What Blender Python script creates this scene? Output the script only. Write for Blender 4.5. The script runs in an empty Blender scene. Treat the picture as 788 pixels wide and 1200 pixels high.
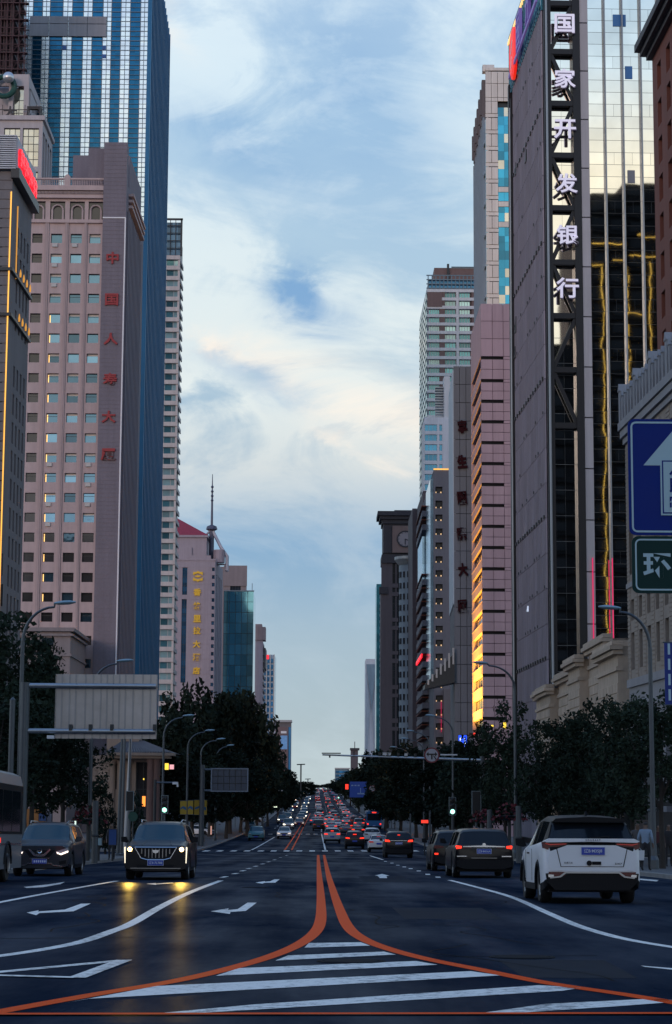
import bpy, bmesh, math, random
from mathutils import Vector, Matrix
random.seed(7)
scene = bpy.context.scene
COL = scene.collection

# ------------------------------------------------------------------ camera
F = 2300.0                       # focal length in photograph pixels (788 x 1200)
CAM = Vector((0.0, 0.0, 1.2))
yaw, pitch, roll = math.atan2(20.2, F), math.atan2(331.0, F), 0.0052
fw = Vector((math.sin(yaw) * math.cos(pitch), math.cos(yaw) * math.cos(pitch), math.sin(pitch)))
rt0 = Vector((math.cos(yaw), -math.sin(yaw), 0.0))
up0 = rt0.cross(fw)
rt = rt0 * math.cos(roll) + up0 * math.sin(roll)
up = up0 * math.cos(roll) - rt0 * math.sin(roll)
cd = bpy.data.cameras.new('camera')
cam = bpy.data.objects.new('camera', cd)
COL.objects.link(cam)
M = Matrix((rt, up, -fw)).transposed().to_4x4()
M.translation = CAM
cam.matrix_world = M
cd.sensor_fit = 'VERTICAL'
cd.sensor_height = 36.0
cd.lens = F / 1200.0 * 36.0
cd.clip_start, cd.clip_end = 0.1, 12000.0
scene.camera = cam

# ------------------------------------------------------------------ render settings
vs = scene.view_settings
vs.view_transform = 'Standard'
vs.look = 'None'
vs.exposure = 0.18
vs.gamma = 1.0
try:
    scene.cycles.max_bounces = 6
    scene.cycles.glossy_bounces = 4
    scene.cycles.transmission_bounces = 3
    scene.cycles.use_denoising = True
    scene.cycles.sample_clamp_indirect = 4.0
except Exception:
    pass

# ------------------------------------------------------------------ sun and sky
SUN_EL, SUN_AZ = math.radians(7.0), Vector((-0.42, -0.90, 0.0)).normalized()
SUN_DIR = Vector((SUN_AZ.x * math.cos(SUN_EL), SUN_AZ.y * math.cos(SUN_EL), math.sin(SUN_EL)))
sd = bpy.data.lights.new('sun', 'SUN')
sd.energy = 0.55
sd.color = (1.0, 0.70, 0.62)
sd.angle = math.radians(12)
so = bpy.data.objects.new('sun', sd)
COL.objects.link(so)
so.rotation_euler = SUN_DIR.to_track_quat('Z', 'Y').to_euler()

world = bpy.data.worlds.new('World')
scene.world = world
world.use_nodes = True
WN, WL = world.node_tree.nodes, world.node_tree.links
WN.clear()

class NG:
    """tiny helper for wiring nodes"""
    def __init__(s, tree):
        s.t = tree
    def n(s, typ, **kw):
        nd = s.t.nodes.new(typ)
        for k, v in kw.items():
            setattr(nd, k, v)
        return nd
    def put(s, sock, v):
        if hasattr(v, 'is_output'):
            s.t.links.new(v, sock)
        else:
            sock.default_value = v
    def math(s, op, a, b=0.0, c=0.0, clamp=False):
        nd = s.n('ShaderNodeMath', operation=op, use_clamp=clamp)
        s.put(nd.inputs[0], a); s.put(nd.inputs[1], b); s.put(nd.inputs[2], c)
        return nd.outputs[0]
    def mix(s, f, a, b, blend='MIX'):
        nd = s.n('ShaderNodeMix', data_type='RGBA', blend_type=blend)
        s.put(nd.inputs[0], f)
        for i, v in ((6, a), (7, b)):
            s.put(nd.inputs[i], v if hasattr(v, 'is_output') else (*v, 1.0))
        return nd.outputs[2]
    def smooth(s, v, lo, hi):
        nd = s.n('ShaderNodeMapRange', interpolation_type='SMOOTHSTEP')
        s.put(nd.inputs[0], v); s.put(nd.inputs[1], lo); s.put(nd.inputs[2], hi)
        return nd.outputs[0]
    def noise(s, vec, scale, detail=5.0, rough=0.55, dist=0.0):
        nd = s.n('ShaderNodeTexNoise')
        if vec is not None:
            s.put(nd.inputs['Vector'], vec)
        nd.inputs['Scale'].default_value = scale
        nd.inputs['Detail'].default_value = detail
        nd.inputs['Roughness'].default_value = rough
        nd.inputs['Distortion'].default_value = dist
        return nd.outputs[0]
    def ramp(s, f, stops):
        nd = s.n('ShaderNodeValToRGB')
        el = nd.color_ramp.elements
        while len(el) < len(stops):
            el.new(0.5)
        for e, (p, c) in zip(el, stops):
            e.position = p; e.color = (*c, 1.0)
        s.put(nd.inputs[0], f)
        return nd.outputs[0]
    def mapping(s, vec, rot=(0, 0, 0), scale=(1, 1, 1), loc=(0, 0, 0)):
        nd = s.n('ShaderNodeMapping')
        s.put(nd.inputs[0], vec)
        nd.inputs[1].default_value = loc; nd.inputs[2].default_value = rot; nd.inputs[3].default_value = scale
        return nd.outputs[0]

g = NG(world.node_tree)
tc = g.n('ShaderNodeTexCoord').outputs['Generated']
sep = g.n('ShaderNodeSeparateXYZ'); g.put(sep.inputs[0], tc)
dx, dy, dz = sep.outputs
sky = g.n('ShaderNodeTexSky', sky_type='NISHITA')
sky.sun_disc = False
sky.sun_elevation = SUN_EL
sky.sun_rotation = math.atan2(SUN_AZ.x, SUN_AZ.y)
sky.altitude = 50
sky.air_density, sky.dust_density, sky.ozone_density = 1.0, 1.0, 2.0

vec1 = g.mapping(tc, rot=(0, math.radians(34), 0), scale=(3.0, 3.0, 8.0))
n1 = g.noise(vec1, 1.3, 9.0, 0.6, 0.6)           # large streaky clouds
vec2 = g.mapping(tc, rot=(0, math.radians(20), 0), scale=(3.0, 3.0, 6.0), loc=(3.1, 0.7, 1.9))
n2 = g.noise(vec2, 3.4, 9.0, 0.62, 0.9)          # finer wisps
vec3 = g.mapping(tc, rot=(0, math.radians(30), 0), scale=(5.0, 5.0, 13.0), loc=(1.7, 2.2, 0.4))
n3 = g.noise(vec3, 1.6, 8.0, 0.62, 1.2)          # ragged edges
wx = g.math('ADD', dx, g.math('MULTIPLY', g.math('SUBTRACT', n3, 0.5), 0.10))
wz = g.math('ADD', g.math('ADD', dz, g.math('MULTIPLY', dx, 0.35)), g.math('MULTIPLY', g.math('SUBTRACT', n2, 0.5), 0.06))
def blob(cx, cz, rx, rz):
    """soft ragged patch round a direction (x and height in front of the street), leaning down to the right"""
    a = g.math('POWER', g.math('DIVIDE', g.math('SUBTRACT', wx, cx), rx), 2.0)
    b = g.math('POWER', g.math('DIVIDE', g.math('SUBTRACT', wz, cz + 0.35 * cx), rz), 2.0)
    return g.math('POWER', 2.718, g.math('MULTIPLY', g.math('ADD', a, b), -1.0))
warm = g.smooth(g.math('ADD', g.math('MULTIPLY', dx, SUN_AZ.x), g.math('MULTIPLY', dy, SUN_AZ.y)), -0.2, 0.9)
# blue of the thin veil, by height
veil = g.ramp(g.math('MULTIPLY', dz, 2.0, clamp=True), [
    (0.00, (0.52, 0.60, 0.65)), (0.06, (0.44, 0.53, 0.62)), (0.16, (0.38, 0.49, 0.63)), (0.25, (0.24, 0.40, 0.63)),
    (0.34, (0.38, 0.50, 0.65)), (0.45, (0.44, 0.58, 0.74)), (0.66, (0.46, 0.63, 0.84)), (0.80, (0.44, 0.60, 0.84)), (1.0, (0.15, 0.28, 0.58))])
white = g.ramp(g.math('MULTIPLY', dz, 2.0, clamp=True), [
    (0.00, (0.54, 0.61, 0.66)), (0.14, (0.46, 0.55, 0.65)), (0.26, (0.38, 0.50, 0.66)), (0.33, (0.66, 0.69, 0.73)), (0.40, (0.76, 0.80, 0.83)),
    (0.48, (0.74, 0.80, 0.85)), (0.70, (0.68, 0.79, 0.91)), (0.80, (0.70, 0.80, 0.92)), (1.0, (0.22, 0.34, 0.60))])
cover = g.smooth(g.math('ADD', n1, g.math('MULTIPLY', g.math('SUBTRACT', n2, 0.5), 0.95)), 0.30, 0.64)
cover = g.math('ADD', cover, g.math('MULTIPLY', blob(-0.07, 0.355, 0.05, 0.05), 0.45), clamp=True)
cover = g.math('ADD', cover, g.math('MULTIPLY', blob(0.00, 0.205, 0.14, 0.022), 0.50), clamp=True)
hole = g.math('ADD', blob(-0.004, 0.247, 0.021, 0.011), g.math('MULTIPLY', blob(-0.035, 0.318, 0.045, 0.020), 0.45))
hole = g.math('ADD', hole, g.math('MULTIPLY', blob(0.030, 0.335, 0.035, 0.045), 0.40))
hole = g.math('ADD', hole, g.math('MULTIPLY', blob(-0.04, 0.215, 0.03, 0.008), 0.45))
hole = g.math('MULTIPLY', hole, g.math('ADD', 0.1, g.math('MULTIPLY', n3, 1.8)), clamp=True)
cover = g.math('SUBTRACT', cover, g.math('MULTIPLY', hole, 0.9), clamp=True)
col = g.mix(1.0, g.mix(cover, veil, white), (0.91, 0.945, 0.91), 'MULTIPLY')
# clear blue in the gaps comes from the sky model
gap = g.math('MULTIPLY', g.math('SUBTRACT', 1.0, cover), 0.12)
nish = g.mix(1.0, sky.outputs[0], (0.045, 0.06, 0.075), 'MULTIPLY')
col = g.mix(g.math('MULTIPLY', hole, 0.62), col, (0.085, 0.27, 0.58))
cream = g.math('ADD', blob(0.03, 0.195, 0.10, 0.016), g.math('ADD', g.math('MULTIPLY', blob(-0.055, 0.228, 0.03, 0.007), 0.9), g.math('ADD', blob(0.045, 0.166, 0.035, 0.004), g.math('MULTIPLY', blob(-0.075, 0.375, 0.012, 0.012), 0.8))))
col = g.mix(g.math('MULTIPLY', cream, g.math('MULTIPLY', g.smooth(n3, 0.35, 0.7), 0.75), clamp=True), col, (0.95, 0.84, 0.72))
# the side of the sunset: warm low clouds that turn blue higher up
sunset = g.ramp(g.math('MULTIPLY', dz, 1.6, clamp=True), [
    (0.0, (0.52, 0.58, 0.70)), (0.15, (0.84, 0.86, 0.93)), (0.36, (1.10, 1.02, 0.86)), (0.49, (1.08, 0.98, 0.78)), (0.57, (0.66, 0.82, 0.98)), (0.68, (0.34, 0.58, 0.92)), (1.0, (0.10, 0.25, 0.60))])
sunset = g.mix(g.math('MULTIPLY', g.math('SUBTRACT', n2, 0.3), 0.6, clamp=True), sunset, (0.84, 0.90, 1.0))
col = g.mix(warm, col, sunset)
ground_dark = g.smooth(dz, -0.03, 0.0)
col = g.mix(ground_dark, (0.05, 0.06, 0.08), col)
col = g.mix(1.0, col, (10.0, 10.0, 10.0), 'MULTIPLY')
col = g.mix(gap, col, g.mix(1.0, sky.outputs[0], (1.0, 1.0, 1.0), 'MULTIPLY'))
bg = g.n('ShaderNodeBackground')
g.put(bg.inputs[0], col)
bg.inputs[1].default_value = 0.1
wo = g.n('ShaderNodeOutputWorld')
WL.new(bg.outputs[0], wo.inputs[0])

# ------------------------------------------------------------------ the lie of the street
PROF = [(-400, 8.72), (0, 0.0), (56, -1.23), (112, -2.45), (168, -3.62), (213, -4.05), (336, -4.45), (450, -4.05), (670, -1.9),
        (1120, 3.2), (1700, 5.6), (2800, 6.2), (9000, 6.0)]
def zr(y):
    """height of the road surface at distance y"""
    P = PROF
    if y <= P[0][0]:
        return P[0][1]
    for i in range(len(P) - 1):
        if y <= P[i + 1][0]:
            break
    def sl(k):
        if k <= 0:
            return (P[1][1] - P[0][1]) / (P[1][0] - P[0][0])
        if k >= len(P) - 1:
            return 0.0
        a = (P[k][1] - P[k - 1][1]) / (P[k][0] - P[k - 1][0]); b = (P[k + 1][1] - P[k][1]) / (P[k + 1][0] - P[k][0])
        return (a + b) / 2
    (x0, y0), (x1, y1) = P[i], P[i + 1]
    h = x1 - x0
    t = (y - x0) / h
    m0, m1 = sl(i) * h, sl(i + 1) * h
    return (2*t**3-3*t*t+1)*y0 + (t**3-2*t*t+t)*m0 + (-2*t**3+3*t*t)*y1 + (t**3-t*t)*m1
def slope(y):
    return math.atan((zr(y + 1) - zr(y - 1)) / 2)

def ray(px, py):
    d = rt * ((px - 394.0) / F) + up * ((600.0 - py) / F) + fw
    return d / d.y
def at(px, py, d):
    """the point seen at a photograph pixel at distance d down the street"""
    return CAM + ray(px, py) * d
def ground(px, py):
    r = ray(px, py)
    f = lambda d: CAM.z + r.z * d - zr(d)
    d0, d = 3.0, 3.0
    while d < 3000:
        d += 1.0 if d < 100 else 4.0
        if f(d) < 0:
            a, b = d0, d
            for _ in range(40):
                m = (a + b) / 2
                if f(m) < 0: b = m
                else: a = m
            return Vector((r.x * a, a, zr(a)))
        d0 = d
    return Vector((r.x * d0, d0, zr(d0)))

# ------------------------------------------------------------------ materials
MATS = {}
def mat(name, col, rough=0.6, metal=0.0, noise=None, bump=None, spec=0.5, emit=None, objcol=False, coords='P', coat=0.0, nosample=True, var=0.0):
    """procedural surface: base colour broken up by noise, optional bump"""
    if name in MATS:
        return MATS[name]
    m = bpy.data.materials.new(name)
    m.use_nodes = True
    q = NG(m.node_tree)
    b = m.node_tree.nodes['Principled BSDF']
    b.inputs['Roughness'].default_value = rough
    b.inputs['Metallic'].default_value = metal
    b.inputs['Specular IOR Level'].default_value = spec
    b.inputs['Coat Weight'].default_value = coat
    vec = q.n('ShaderNodeNewGeometry').outputs['Position'] if coords == 'P' else q.n('ShaderNodeTexCoord').outputs['Object']
    c = None
    if objcol:
        c = q.n('ShaderNodeObjectInfo').outputs['Color']
    if noise:
        sc, amt = noise
        nz = q.noise(vec, sc, 6.0, 0.6)
        f = q.math('ADD', q.math('MULTIPLY', nz, 2 * amt), 1 - amt)
        big = q.noise(vec, sc * 0.13, 3.0, 0.5)
        f = q.math('MULTIPLY', f, q.math('ADD', q.math('MULTIPLY', big, amt), 1 - amt / 2))
        if coords == 'P':            # rain streaks down the walls
            stv = q.noise(q.mapping(vec, scale=(1.0, 1.0, 0.05)), 1.3, 5.0, 0.65)
            f = q.math('MULTIPLY', f, q.math('ADD', q.math('MULTIPLY', stv, 0.5), 0.75))
        if var:
            f = q.math('MULTIPLY', f, q.math('ADD', 1 - var / 2, q.math('MULTIPLY', q.n('ShaderNodeObjectInfo').outputs['Random'], var)))
        cc = q.n('ShaderNodeCombineColor')
        for i in range(3): q.put(cc.inputs[i], f)
        c = q.mix(1.0, c if c is not None else col, cc.outputs[0], 'MULTIPLY')
        q.put(b.inputs['Roughness'], q.math('ADD', rough - 0.08, q.math('MULTIPLY', nz, 0.16), clamp=True))
    q.put(b.inputs['Base Color'], c if c is not None else (*col, 1.0))
    if bump:
        sc, st = bump
        bn = q.n('ShaderNodeBump')
        bn.inputs['Strength'].default_value = st
        bn.inputs['Distance'].default_value = 0.05
        q.put(bn.inputs['Height'], q.noise(vec, sc, 4.0, 0.6))
        q.put(b.inputs['Normal'], bn.outputs[0])
    if emit:
        b.inputs['Emission Color'].default_value = (*emit[0], 1.0)
        b.inputs['Emission Strength'].default_value = emit[1]
        if nosample:
            m.cycles.emission_sampling = 'NONE'
    MATS[name] = m
    return m

def glass(name, tint, metal=0.5, rough=0.06, var=0.5, wave=0.0, wscale=0.15, pane=None, lit=0.0):
    """mirror-coated window glass; each pane object (or each cell of a joined sheet) has its own tone"""
    if name in MATS:
        return MATS[name]
    m = bpy.data.materials.new(name)
    m.use_nodes = True
    q = NG(m.node_tree)
    b = m.node_tree.nodes['Principled BSDF']
    b.inputs['Roughness'].default_value = rough
    b.inputs['Metallic'].default_value = metal
    b.inputs['Specular IOR Level'].default_value = 0.7
    pos = q.n('ShaderNodeNewGeometry').outputs['Position']
    rnd = q.n('ShaderNodeObjectInfo').outputs['Random']
    if pane:
        sn = q.n('ShaderNodeVectorMath', operation='SNAP'); q.put(sn.inputs[0], pos); sn.inputs[1].default_value = pane
        wn = q.n('ShaderNodeTexWhiteNoise'); q.put(wn.inputs[0], sn.outputs[0])
        rnd = wn.outputs[0]
    f = q.math('ADD', 1 - var / 2, q.math('MULTIPLY', rnd, var))
    f = q.math('MULTIPLY', f, q.math('ADD', 0.8, q.math('MULTIPLY', q.noise(pos, 0.3, 3.0), 0.4)))
    cc = q.n('ShaderNodeCombineColor')
    for i in range(3): q.put(cc.inputs[i], f)
    q.put(b.inputs['Base Color'], q.mix(1.0, tint, cc.outputs[0], 'MULTIPLY'))
    if wave:
        bn = q.n('ShaderNodeBump'); bn.inputs['Strength'].default_value = wave; bn.inputs['Distance'].default_value = 0.3
        q.put(bn.inputs['Height'], q.noise(pos, wscale, 2.0, 0.5))
        q.put(b.inputs['Normal'], bn.outputs[0])
    MATS[name] = m
    return m

def asphalt():
    m = bpy.data.materials.new('asphalt'); m.use_nodes = True
    q = NG(m.node_tree); b = m.node_tree.nodes['Principled BSDF']
    pos = q.n('ShaderNodeNewGeometry').outputs['Position']
    grain = q.noise(pos, 45.0, 3.0, 0.7)
    lane = q.noise(q.mapping(pos, scale=(1.0, 0.05, 1.0)), 0.9, 5.0, 0.6)
    patch = q.noise(q.mapping(pos, scale=(1.0, 0.3, 1.0)), 0.35, 6.0, 0.62)
    sx = q.n('ShaderNodeSeparateXYZ'); q.put(sx.inputs[0], pos)
    grain = q.math('ADD', q.math('MULTIPLY', grain, .6), q.math('MULTIPLY', q.noise(pos, 11.0, 4.0, .75), .4))
    track = q.math('MULTIPLY', q.math('SINE', q.math('ADD', q.math('MULTIPLY', sx.outputs[0], 3.5), q.math('MULTIPLY', patch, 2.2))), 0.09)
    stain = q.math('MULTIPLY', q.smooth(q.noise(q.mapping(pos, scale=(1.0, 0.4, 1.0)), 1.7, 6.0, 0.7), 0.58, 0.75), -0.16)
    v0 = q.math('ADD', track, stain)
    v = q.math('ADD', v0, -0.075)
    v = q.math('ADD', v, q.math('ADD', q.math('MULTIPLY', grain, 0.60), q.math('ADD', q.math('MULTIPLY', lane, 0.7), q.math('MULTIPLY', patch, 0.85))))
    c = q.ramp(q.math('MULTIPLY', v, 0.55), [(0.30, (0.006, 0.011, 0.022)), (0.55, (0.015, 0.025, 0.044)), (0.85, (0.055, 0.068, 0.092))])
    m.node_tree.nodes.remove(b)
    b = q.n('ShaderNodeBsdfDiffuse'); gl = q.n('ShaderNodeBsdfGlossy'); mx = q.n('ShaderNodeMixShader')
    q.put(b.inputs['Color'], c)
    # the damp film: a weak, broken sheen
    q.put(gl.inputs['Roughness'], q.math('ADD', 0.16, q.math('MULTIPLY', patch, 0.30), clamp=True))
    q.put(mx.inputs[0], q.math('MULTIPLY', q.smooth(q.math('ADD', patch, q.math('MULTIPLY', lane, 0.4)), 0.45, 0.95), 0.085))
    m.node_tree.links.new(b.outputs[0], mx.inputs[1]); m.node_tree.links.new(gl.outputs[0], mx.inputs[2])
    m.node_tree.links.new(mx.outputs[0], m.node_tree.nodes['Material Output'].inputs[0])
    bn = q.n('ShaderNodeBump'); bn.inputs['Strength'].default_value = 0.35; bn.inputs['Distance'].default_value = 0.012
    q.put(bn.inputs['Height'], q.noise(pos, 30.0, 4.0, 0.7)); q.put(b.inputs['Normal'], bn.outputs[0]); q.put(gl.inputs['Normal'], bn.outputs[0])
    MATS['asphalt'] = m
    return m

def paint(name, col, wear=0.45):
    """road paint worn through to the asphalt in places"""
    m = bpy.data.materials.new(name); m.use_nodes = True
    q = NG(m.node_tree); b = m.node_tree.nodes['Principled BSDF']
    pos = q.n('ShaderNodeNewGeometry').outputs['Position']
    w = q.noise(pos, 9.0, 9.0, 0.75)
    w2 = q.noise(q.mapping(pos, scale=(1.6, 0.25, 1.0)), 0.9, 5.0, 0.65)
    f = q.smooth(q.math('ADD', w, q.math('MULTIPLY', w2, 0.5)), wear + 0.05, wear + 0.35)
    q.put(b.inputs['Base Color'], q.mix(f, (0.10, 0.105, 0.115), col))
    b.inputs['Roughness'].default_value = 0.6
    b.inputs['Specular IOR Level'].default_value = 0.04
    MATS[name] = m
    return m

# ------------------------------------------------------------------ mesh building
class MB:
    def __init__(s):
        s.v, s.f, s.m = [], [], []
    def quad(s, a, b, c, d, mi=0):
        i = len(s.v); s.v += [tuple(a), tuple(b), tuple(c), tuple(d)]; s.f.append((i, i+1, i+2, i+3)); s.m.append(mi)
    def poly(s, pts, mi=0):
        i = len(s.v); s.v += [tuple(p) for p in pts]; s.f.append(tuple(range(i, i + len(pts)))); s.m.append(mi)
    def box(s, x0, x1, y0, y1, z0, z1, mi=0):
        if x0 > x1: x0, x1 = x1, x0
        if y0 > y1: y0, y1 = y1, y0
        if z0 > z1: z0, z1 = z1, z0
        i = len(s.v)
        s.v += [(x0,y0,z0),(x1,y0,z0),(x1,y1,z0),(x0,y1,z0),(x0,y0,z1),(x1,y0,z1),(x1,y1,z1),(x0,y1,z1)]
        for q in ((0,3,2,1),(4,5,6,7),(0,1,5,4),(1,2,6,5),(2,3,7,6),(3,0,4,7)):
            s.f.append(tuple(i + k for k in q)); s.m.append(mi)
        return s
    def prism(s, pts, h0, h1, axis='z', mi=0):
        """polygon extruded along an axis; pts are 2-D in the other two axes"""
        def P(p, h):
            return (p[0], p[1], h) if axis == 'z' else ((p[0], h, p[1]) if axis == 'y' else (h, p[0], p[1]))
        n = len(pts); i = len(s.v)
        s.v += [P(p, h0) for p in pts] + [P(p, h1) for p in pts]
        s.f.append(tuple(range(i + n - 1, i - 1, -1))); s.m.append(mi)
        s.f.append(tuple(range(i + n, i + 2 * n))); s.m.append(mi)
        for k in range(n):
            s.f.append((i + k, i + (k + 1) % n, i + n + (k + 1) % n, i + n + k)); s.m.append(mi)
        return s
    def tube(s, path, r, n=8, mi=0, caps=True):
        path = [Vector(p) for p in path]
        rs = r if isinstance(r, (list, tuple)) else [r] * len(path)
        base = len(s.v); prev = None
        for k, p in enumerate(path):
            t = (path[min(k+1, len(path)-1)] - path[max(k-1, 0)]).normalized()
            a = Vector((1, 0, 0)) if abs(t.x) < 0.9 else Vector((0, 1, 0))
            if prev is not None: a = prev
            a = (a - t * a.dot(t)).normalized(); b = t.cross(a); prev = a
            for j in range(n):
                w = 2 * math.pi * j / n
                s.v.append(tuple(p + (a * math.cos(w) + b * math.sin(w)) * rs[k]))
        for k in range(len(path) - 1):
            for j in range(n):
                i0 = base + k * n + j; i1 = base + k * n + (j + 1) % n
                s.f.append((i0, i1, i1 + n, i0 + n)); s.m.append(mi)
        if caps:
            s.f.append(tuple(base + j for j in range(n - 1, -1, -1))); s.m.append(mi)
            e = base + (len(path) - 1) * n
            s.f.append(tuple(e + j for j in range(n))); s.m.append(mi)
        return s
    def lathe(s, prof, n=16, axis='z', c=(0, 0, 0), mi=0):
        base = len(s.v)
        for (r, h) in prof:
            for j in range(n):
                w = 2 * math.pi * j / n
                a, b = r * math.cos(w), r * math.sin(w)
                p = (a, b, h) if axis == 'z' else ((a, h, b) if axis == 'y' else (h, a, b))
                s.v.append((p[0]+c[0], p[1]+c[1], p[2]+c[2]))
        for k in range(len(prof) - 1):
            for j in range(n):
                i0 = base + k * n + j; i1 = base + k * n + (j + 1) % n
                s.f.append((i0, i1, i1 + n, i0 + n)); s.m.append(mi)
        return s
    def mesh(s, name, mats, smooth=False):
        me = bpy.data.meshes.new(name)
        me.from_pydata(s.v, [], s.f)
        for m in (mats if isinstance(mats, (list, tuple)) else [mats]):
            me.materials.append(m)
        if max(s.m, default=0) > 0:
            me.polygons.foreach_set('material_index', s.m)
        if smooth:
            bm = bmesh.new(); bm.from_mesh(me)
            bmesh.ops.remove_doubles(bm, verts=bm.verts, dist=0.0004)
            bmesh.ops.recalc_face_normals(bm, faces=bm.faces)
            bm.to_mesh(me); bm.free()
            me.polygons.foreach_set('use_smooth', [True] * len(me.polygons))
            me.set_sharp_from_angle(angle=math.radians(smooth if smooth is not True else 38))
        me.update()
        return me

WLOC = {}
def link(name, data, parent=None, loc=(0, 0, 0), rotz=0.0, local=False):
    """loc is in world space unless local"""
    o = bpy.data.objects.new(name, data)
    COL.objects.link(o)
    loc = Vector(loc)
    if parent is not None:
        o.parent = parent
        if local:
            o.location = loc
        else:
            pw, pr = WLOC[parent.name]
            o.location = Matrix.Rotation(-pr, 3, 'Z') @ (loc - pw)
            o.rotation_euler.z = rotz - pr
    else:
        o.location = loc
        o.rotation_euler.z = rotz
    if local and parent is not None:
        pw, pr = WLOC[parent.name]
        loc = pw + Matrix.Rotation(pr, 3, 'Z') @ loc
        o.rotation_euler.z = rotz
        rotz = pr + rotz
    WLOC[o.name] = (loc, rotz)
    return o
def tag(o, label=None, cat=None, group=None, kind=None):
    if label: o['label'] = label
    if cat: o['category'] = cat
    if group: o['group'] = group
    if kind: o['kind'] = kind
    return o
def thing(name, label, cat, loc, rotz=0.0, group=None):
    return tag(link(name, None, None, loc, rotz), label, cat, group)
def part(name, mb, m, parent, smooth=False, kind=None):
    """a part whose mesh is written in the parent's own space"""
    o = link(name, mb.mesh(name, m, smooth), parent, (0, 0, 0), 0, local=True)
    if kind: o['kind'] = kind
    return o
def structure(name, mb, m, smooth=False):
    return tag(link(name, mb.mesh(name, m, smooth)), kind='structure')
def copy_tree(o, parent=None):
    c = o.copy()
    COL.objects.link(c)
    if parent is not None:
        c.parent = parent
    for ch in list(o.children):
        copy_tree(ch, c)
    return c

_txt = {}
def text_mesh(body, m, extrude=0.03, bold=0.0, shear=0.0):
    """lettering as mesh, in the x-z plane, one unit tall, centred; faces -y"""
    key = (body, m.name, extrude, bold)
    if key in _txt:
        return _txt[key]
    cu = bpy.data.curves.new('lettering', 'FONT')
    cu.body = body; cu.extrude = extrude; cu.offset = bold; cu.resolution_u = 2; cu.shear = shear
    ob = bpy.data.objects.new('lettering', cu)
    COL.objects.link(ob)
    dg = bpy.context.evaluated_depsgraph_get()
    me = bpy.data.meshes.new_from_object(ob.evaluated_get(dg))
    bpy.data.objects.remove(ob)
    xs = [v.co.x for v in me.vertices]; ys = [v.co.y for v in me.vertices]
    h = (max(ys) - min(ys)) or 1; cx = (max(xs) + min(xs)) / 2; cy = (max(ys) + min(ys)) / 2
    me['w'] = (max(xs) - min(xs)) / h
    for v in me.vertices:
        x, y, z = v.co
        v.co = ((x - cx) / h, -z / h if False else -z, (y - cy) / h)
    me.materials.clear(); me.materials.append(m)
    _txt[key] = me
    return me

class Face:
    """a wall plane: A is its left end and B its right end as seen from outside; local x along it, -y outwards"""
    def __init__(s, A, B):
        s.A = Vector((A[0], A[1], 0)); s.B = Vector((B[0], B[1], 0))
        d = s.B - s.A
        s.L = d.length; s.u = d / s.L
        s.n = Vector((s.u.y, -s.u.x, 0)); s.ang = math.atan2(s.u.y, s.u.x)
    def uz(s, px, py):
        r = ray(px, py)
        t = (s.A - CAM).dot(s.n) / r.dot(s.n)
        p = CAM + r * t
        return (p - s.A).dot(s.u), p.z
    def U(s, px, py=930): return s.uz(px, py)[0]
    def Z(s, py, px): return s.uz(px, py)[1]
    def W(s, u, out=0.0, z=0.0):
        p = s.A + s.u * u + s.n * out
        return Vector((p.x, p.y, z))
    def put(s, name, mb_or_me, m, parent, at=(0, 0, 0), smooth=False, kind=None):
        """place a mesh written in this wall's space (origin at u, inwards, z)"""
        me = mb_or_me.mesh(name, m, smooth) if isinstance(mb_or_me, MB) else mb_or_me
        o = link(name, me, parent, s.W(at[0], -at[1], at[2]), s.ang)
        if kind: o['kind'] = kind
        return o

_cache = {}
def cached(key, fn):
    if key not in _cache:
        _cache[key] = fn()
    return _cache[key]

def wall_sheet(u0, u1, z0, z1, holes, reveal=0.3, back=True):
    """a wall with true openings and their reveals; holes are (u0, u1, z0, z1)"""
    mb = MB()
    holes = [(max(a, u0), min(b, u1), max(c, z0), min(d, z1)) for a, b, c, d in holes]
    holes = [h for h in holes if h[1] - h[0] > 0.02 and h[3] - h[2] > 0.02]
    us = sorted({u0, u1, *[round(h[0], 4) for h in holes], *[round(h[1], 4) for h in holes]})
    zs = sorted({z0, z1, *[round(h[2], 4) for h in holes], *[round(h[3], 4) for h in holes]})
    for j in range(len(zs) - 1):
        zc = (zs[j] + zs[j+1]) / 2
        row = [h for h in holes if h[2] < zc < h[3]]
        run = None
        for i in range(len(us) - 1):
            uc = (us[i] + us[i+1]) / 2
            hole = any(h[0] < uc < h[1] for h in row)
            if not hole and run is None: run = us[i]
            if hole and run is not None:
                mb.quad((run, 0, zs[j]), (us[i], 0, zs[j]), (us[i], 0, zs[j+1]), (run, 0, zs[j+1])); run = None
        if run is not None:
            mb.quad((run, 0, zs[j]), (us[-1], 0, zs[j]), (us[-1], 0, zs[j+1]), (run, 0, zs[j+1]))
    r = reveal
    for a, b, c, d in holes:
        mb.quad((a,0,c),(a,r,c),(a,r,d),(a,0,d)); mb.quad((b,r,c),(b,0,c),(b,0,d),(b,r,d))
        mb.quad((a,0,c),(b,0,c),(b,r,c),(a,r,c)); mb.quad((a,r,d),(b,r,d),(b,0,d),(a,0,d))
    return mb

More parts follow.
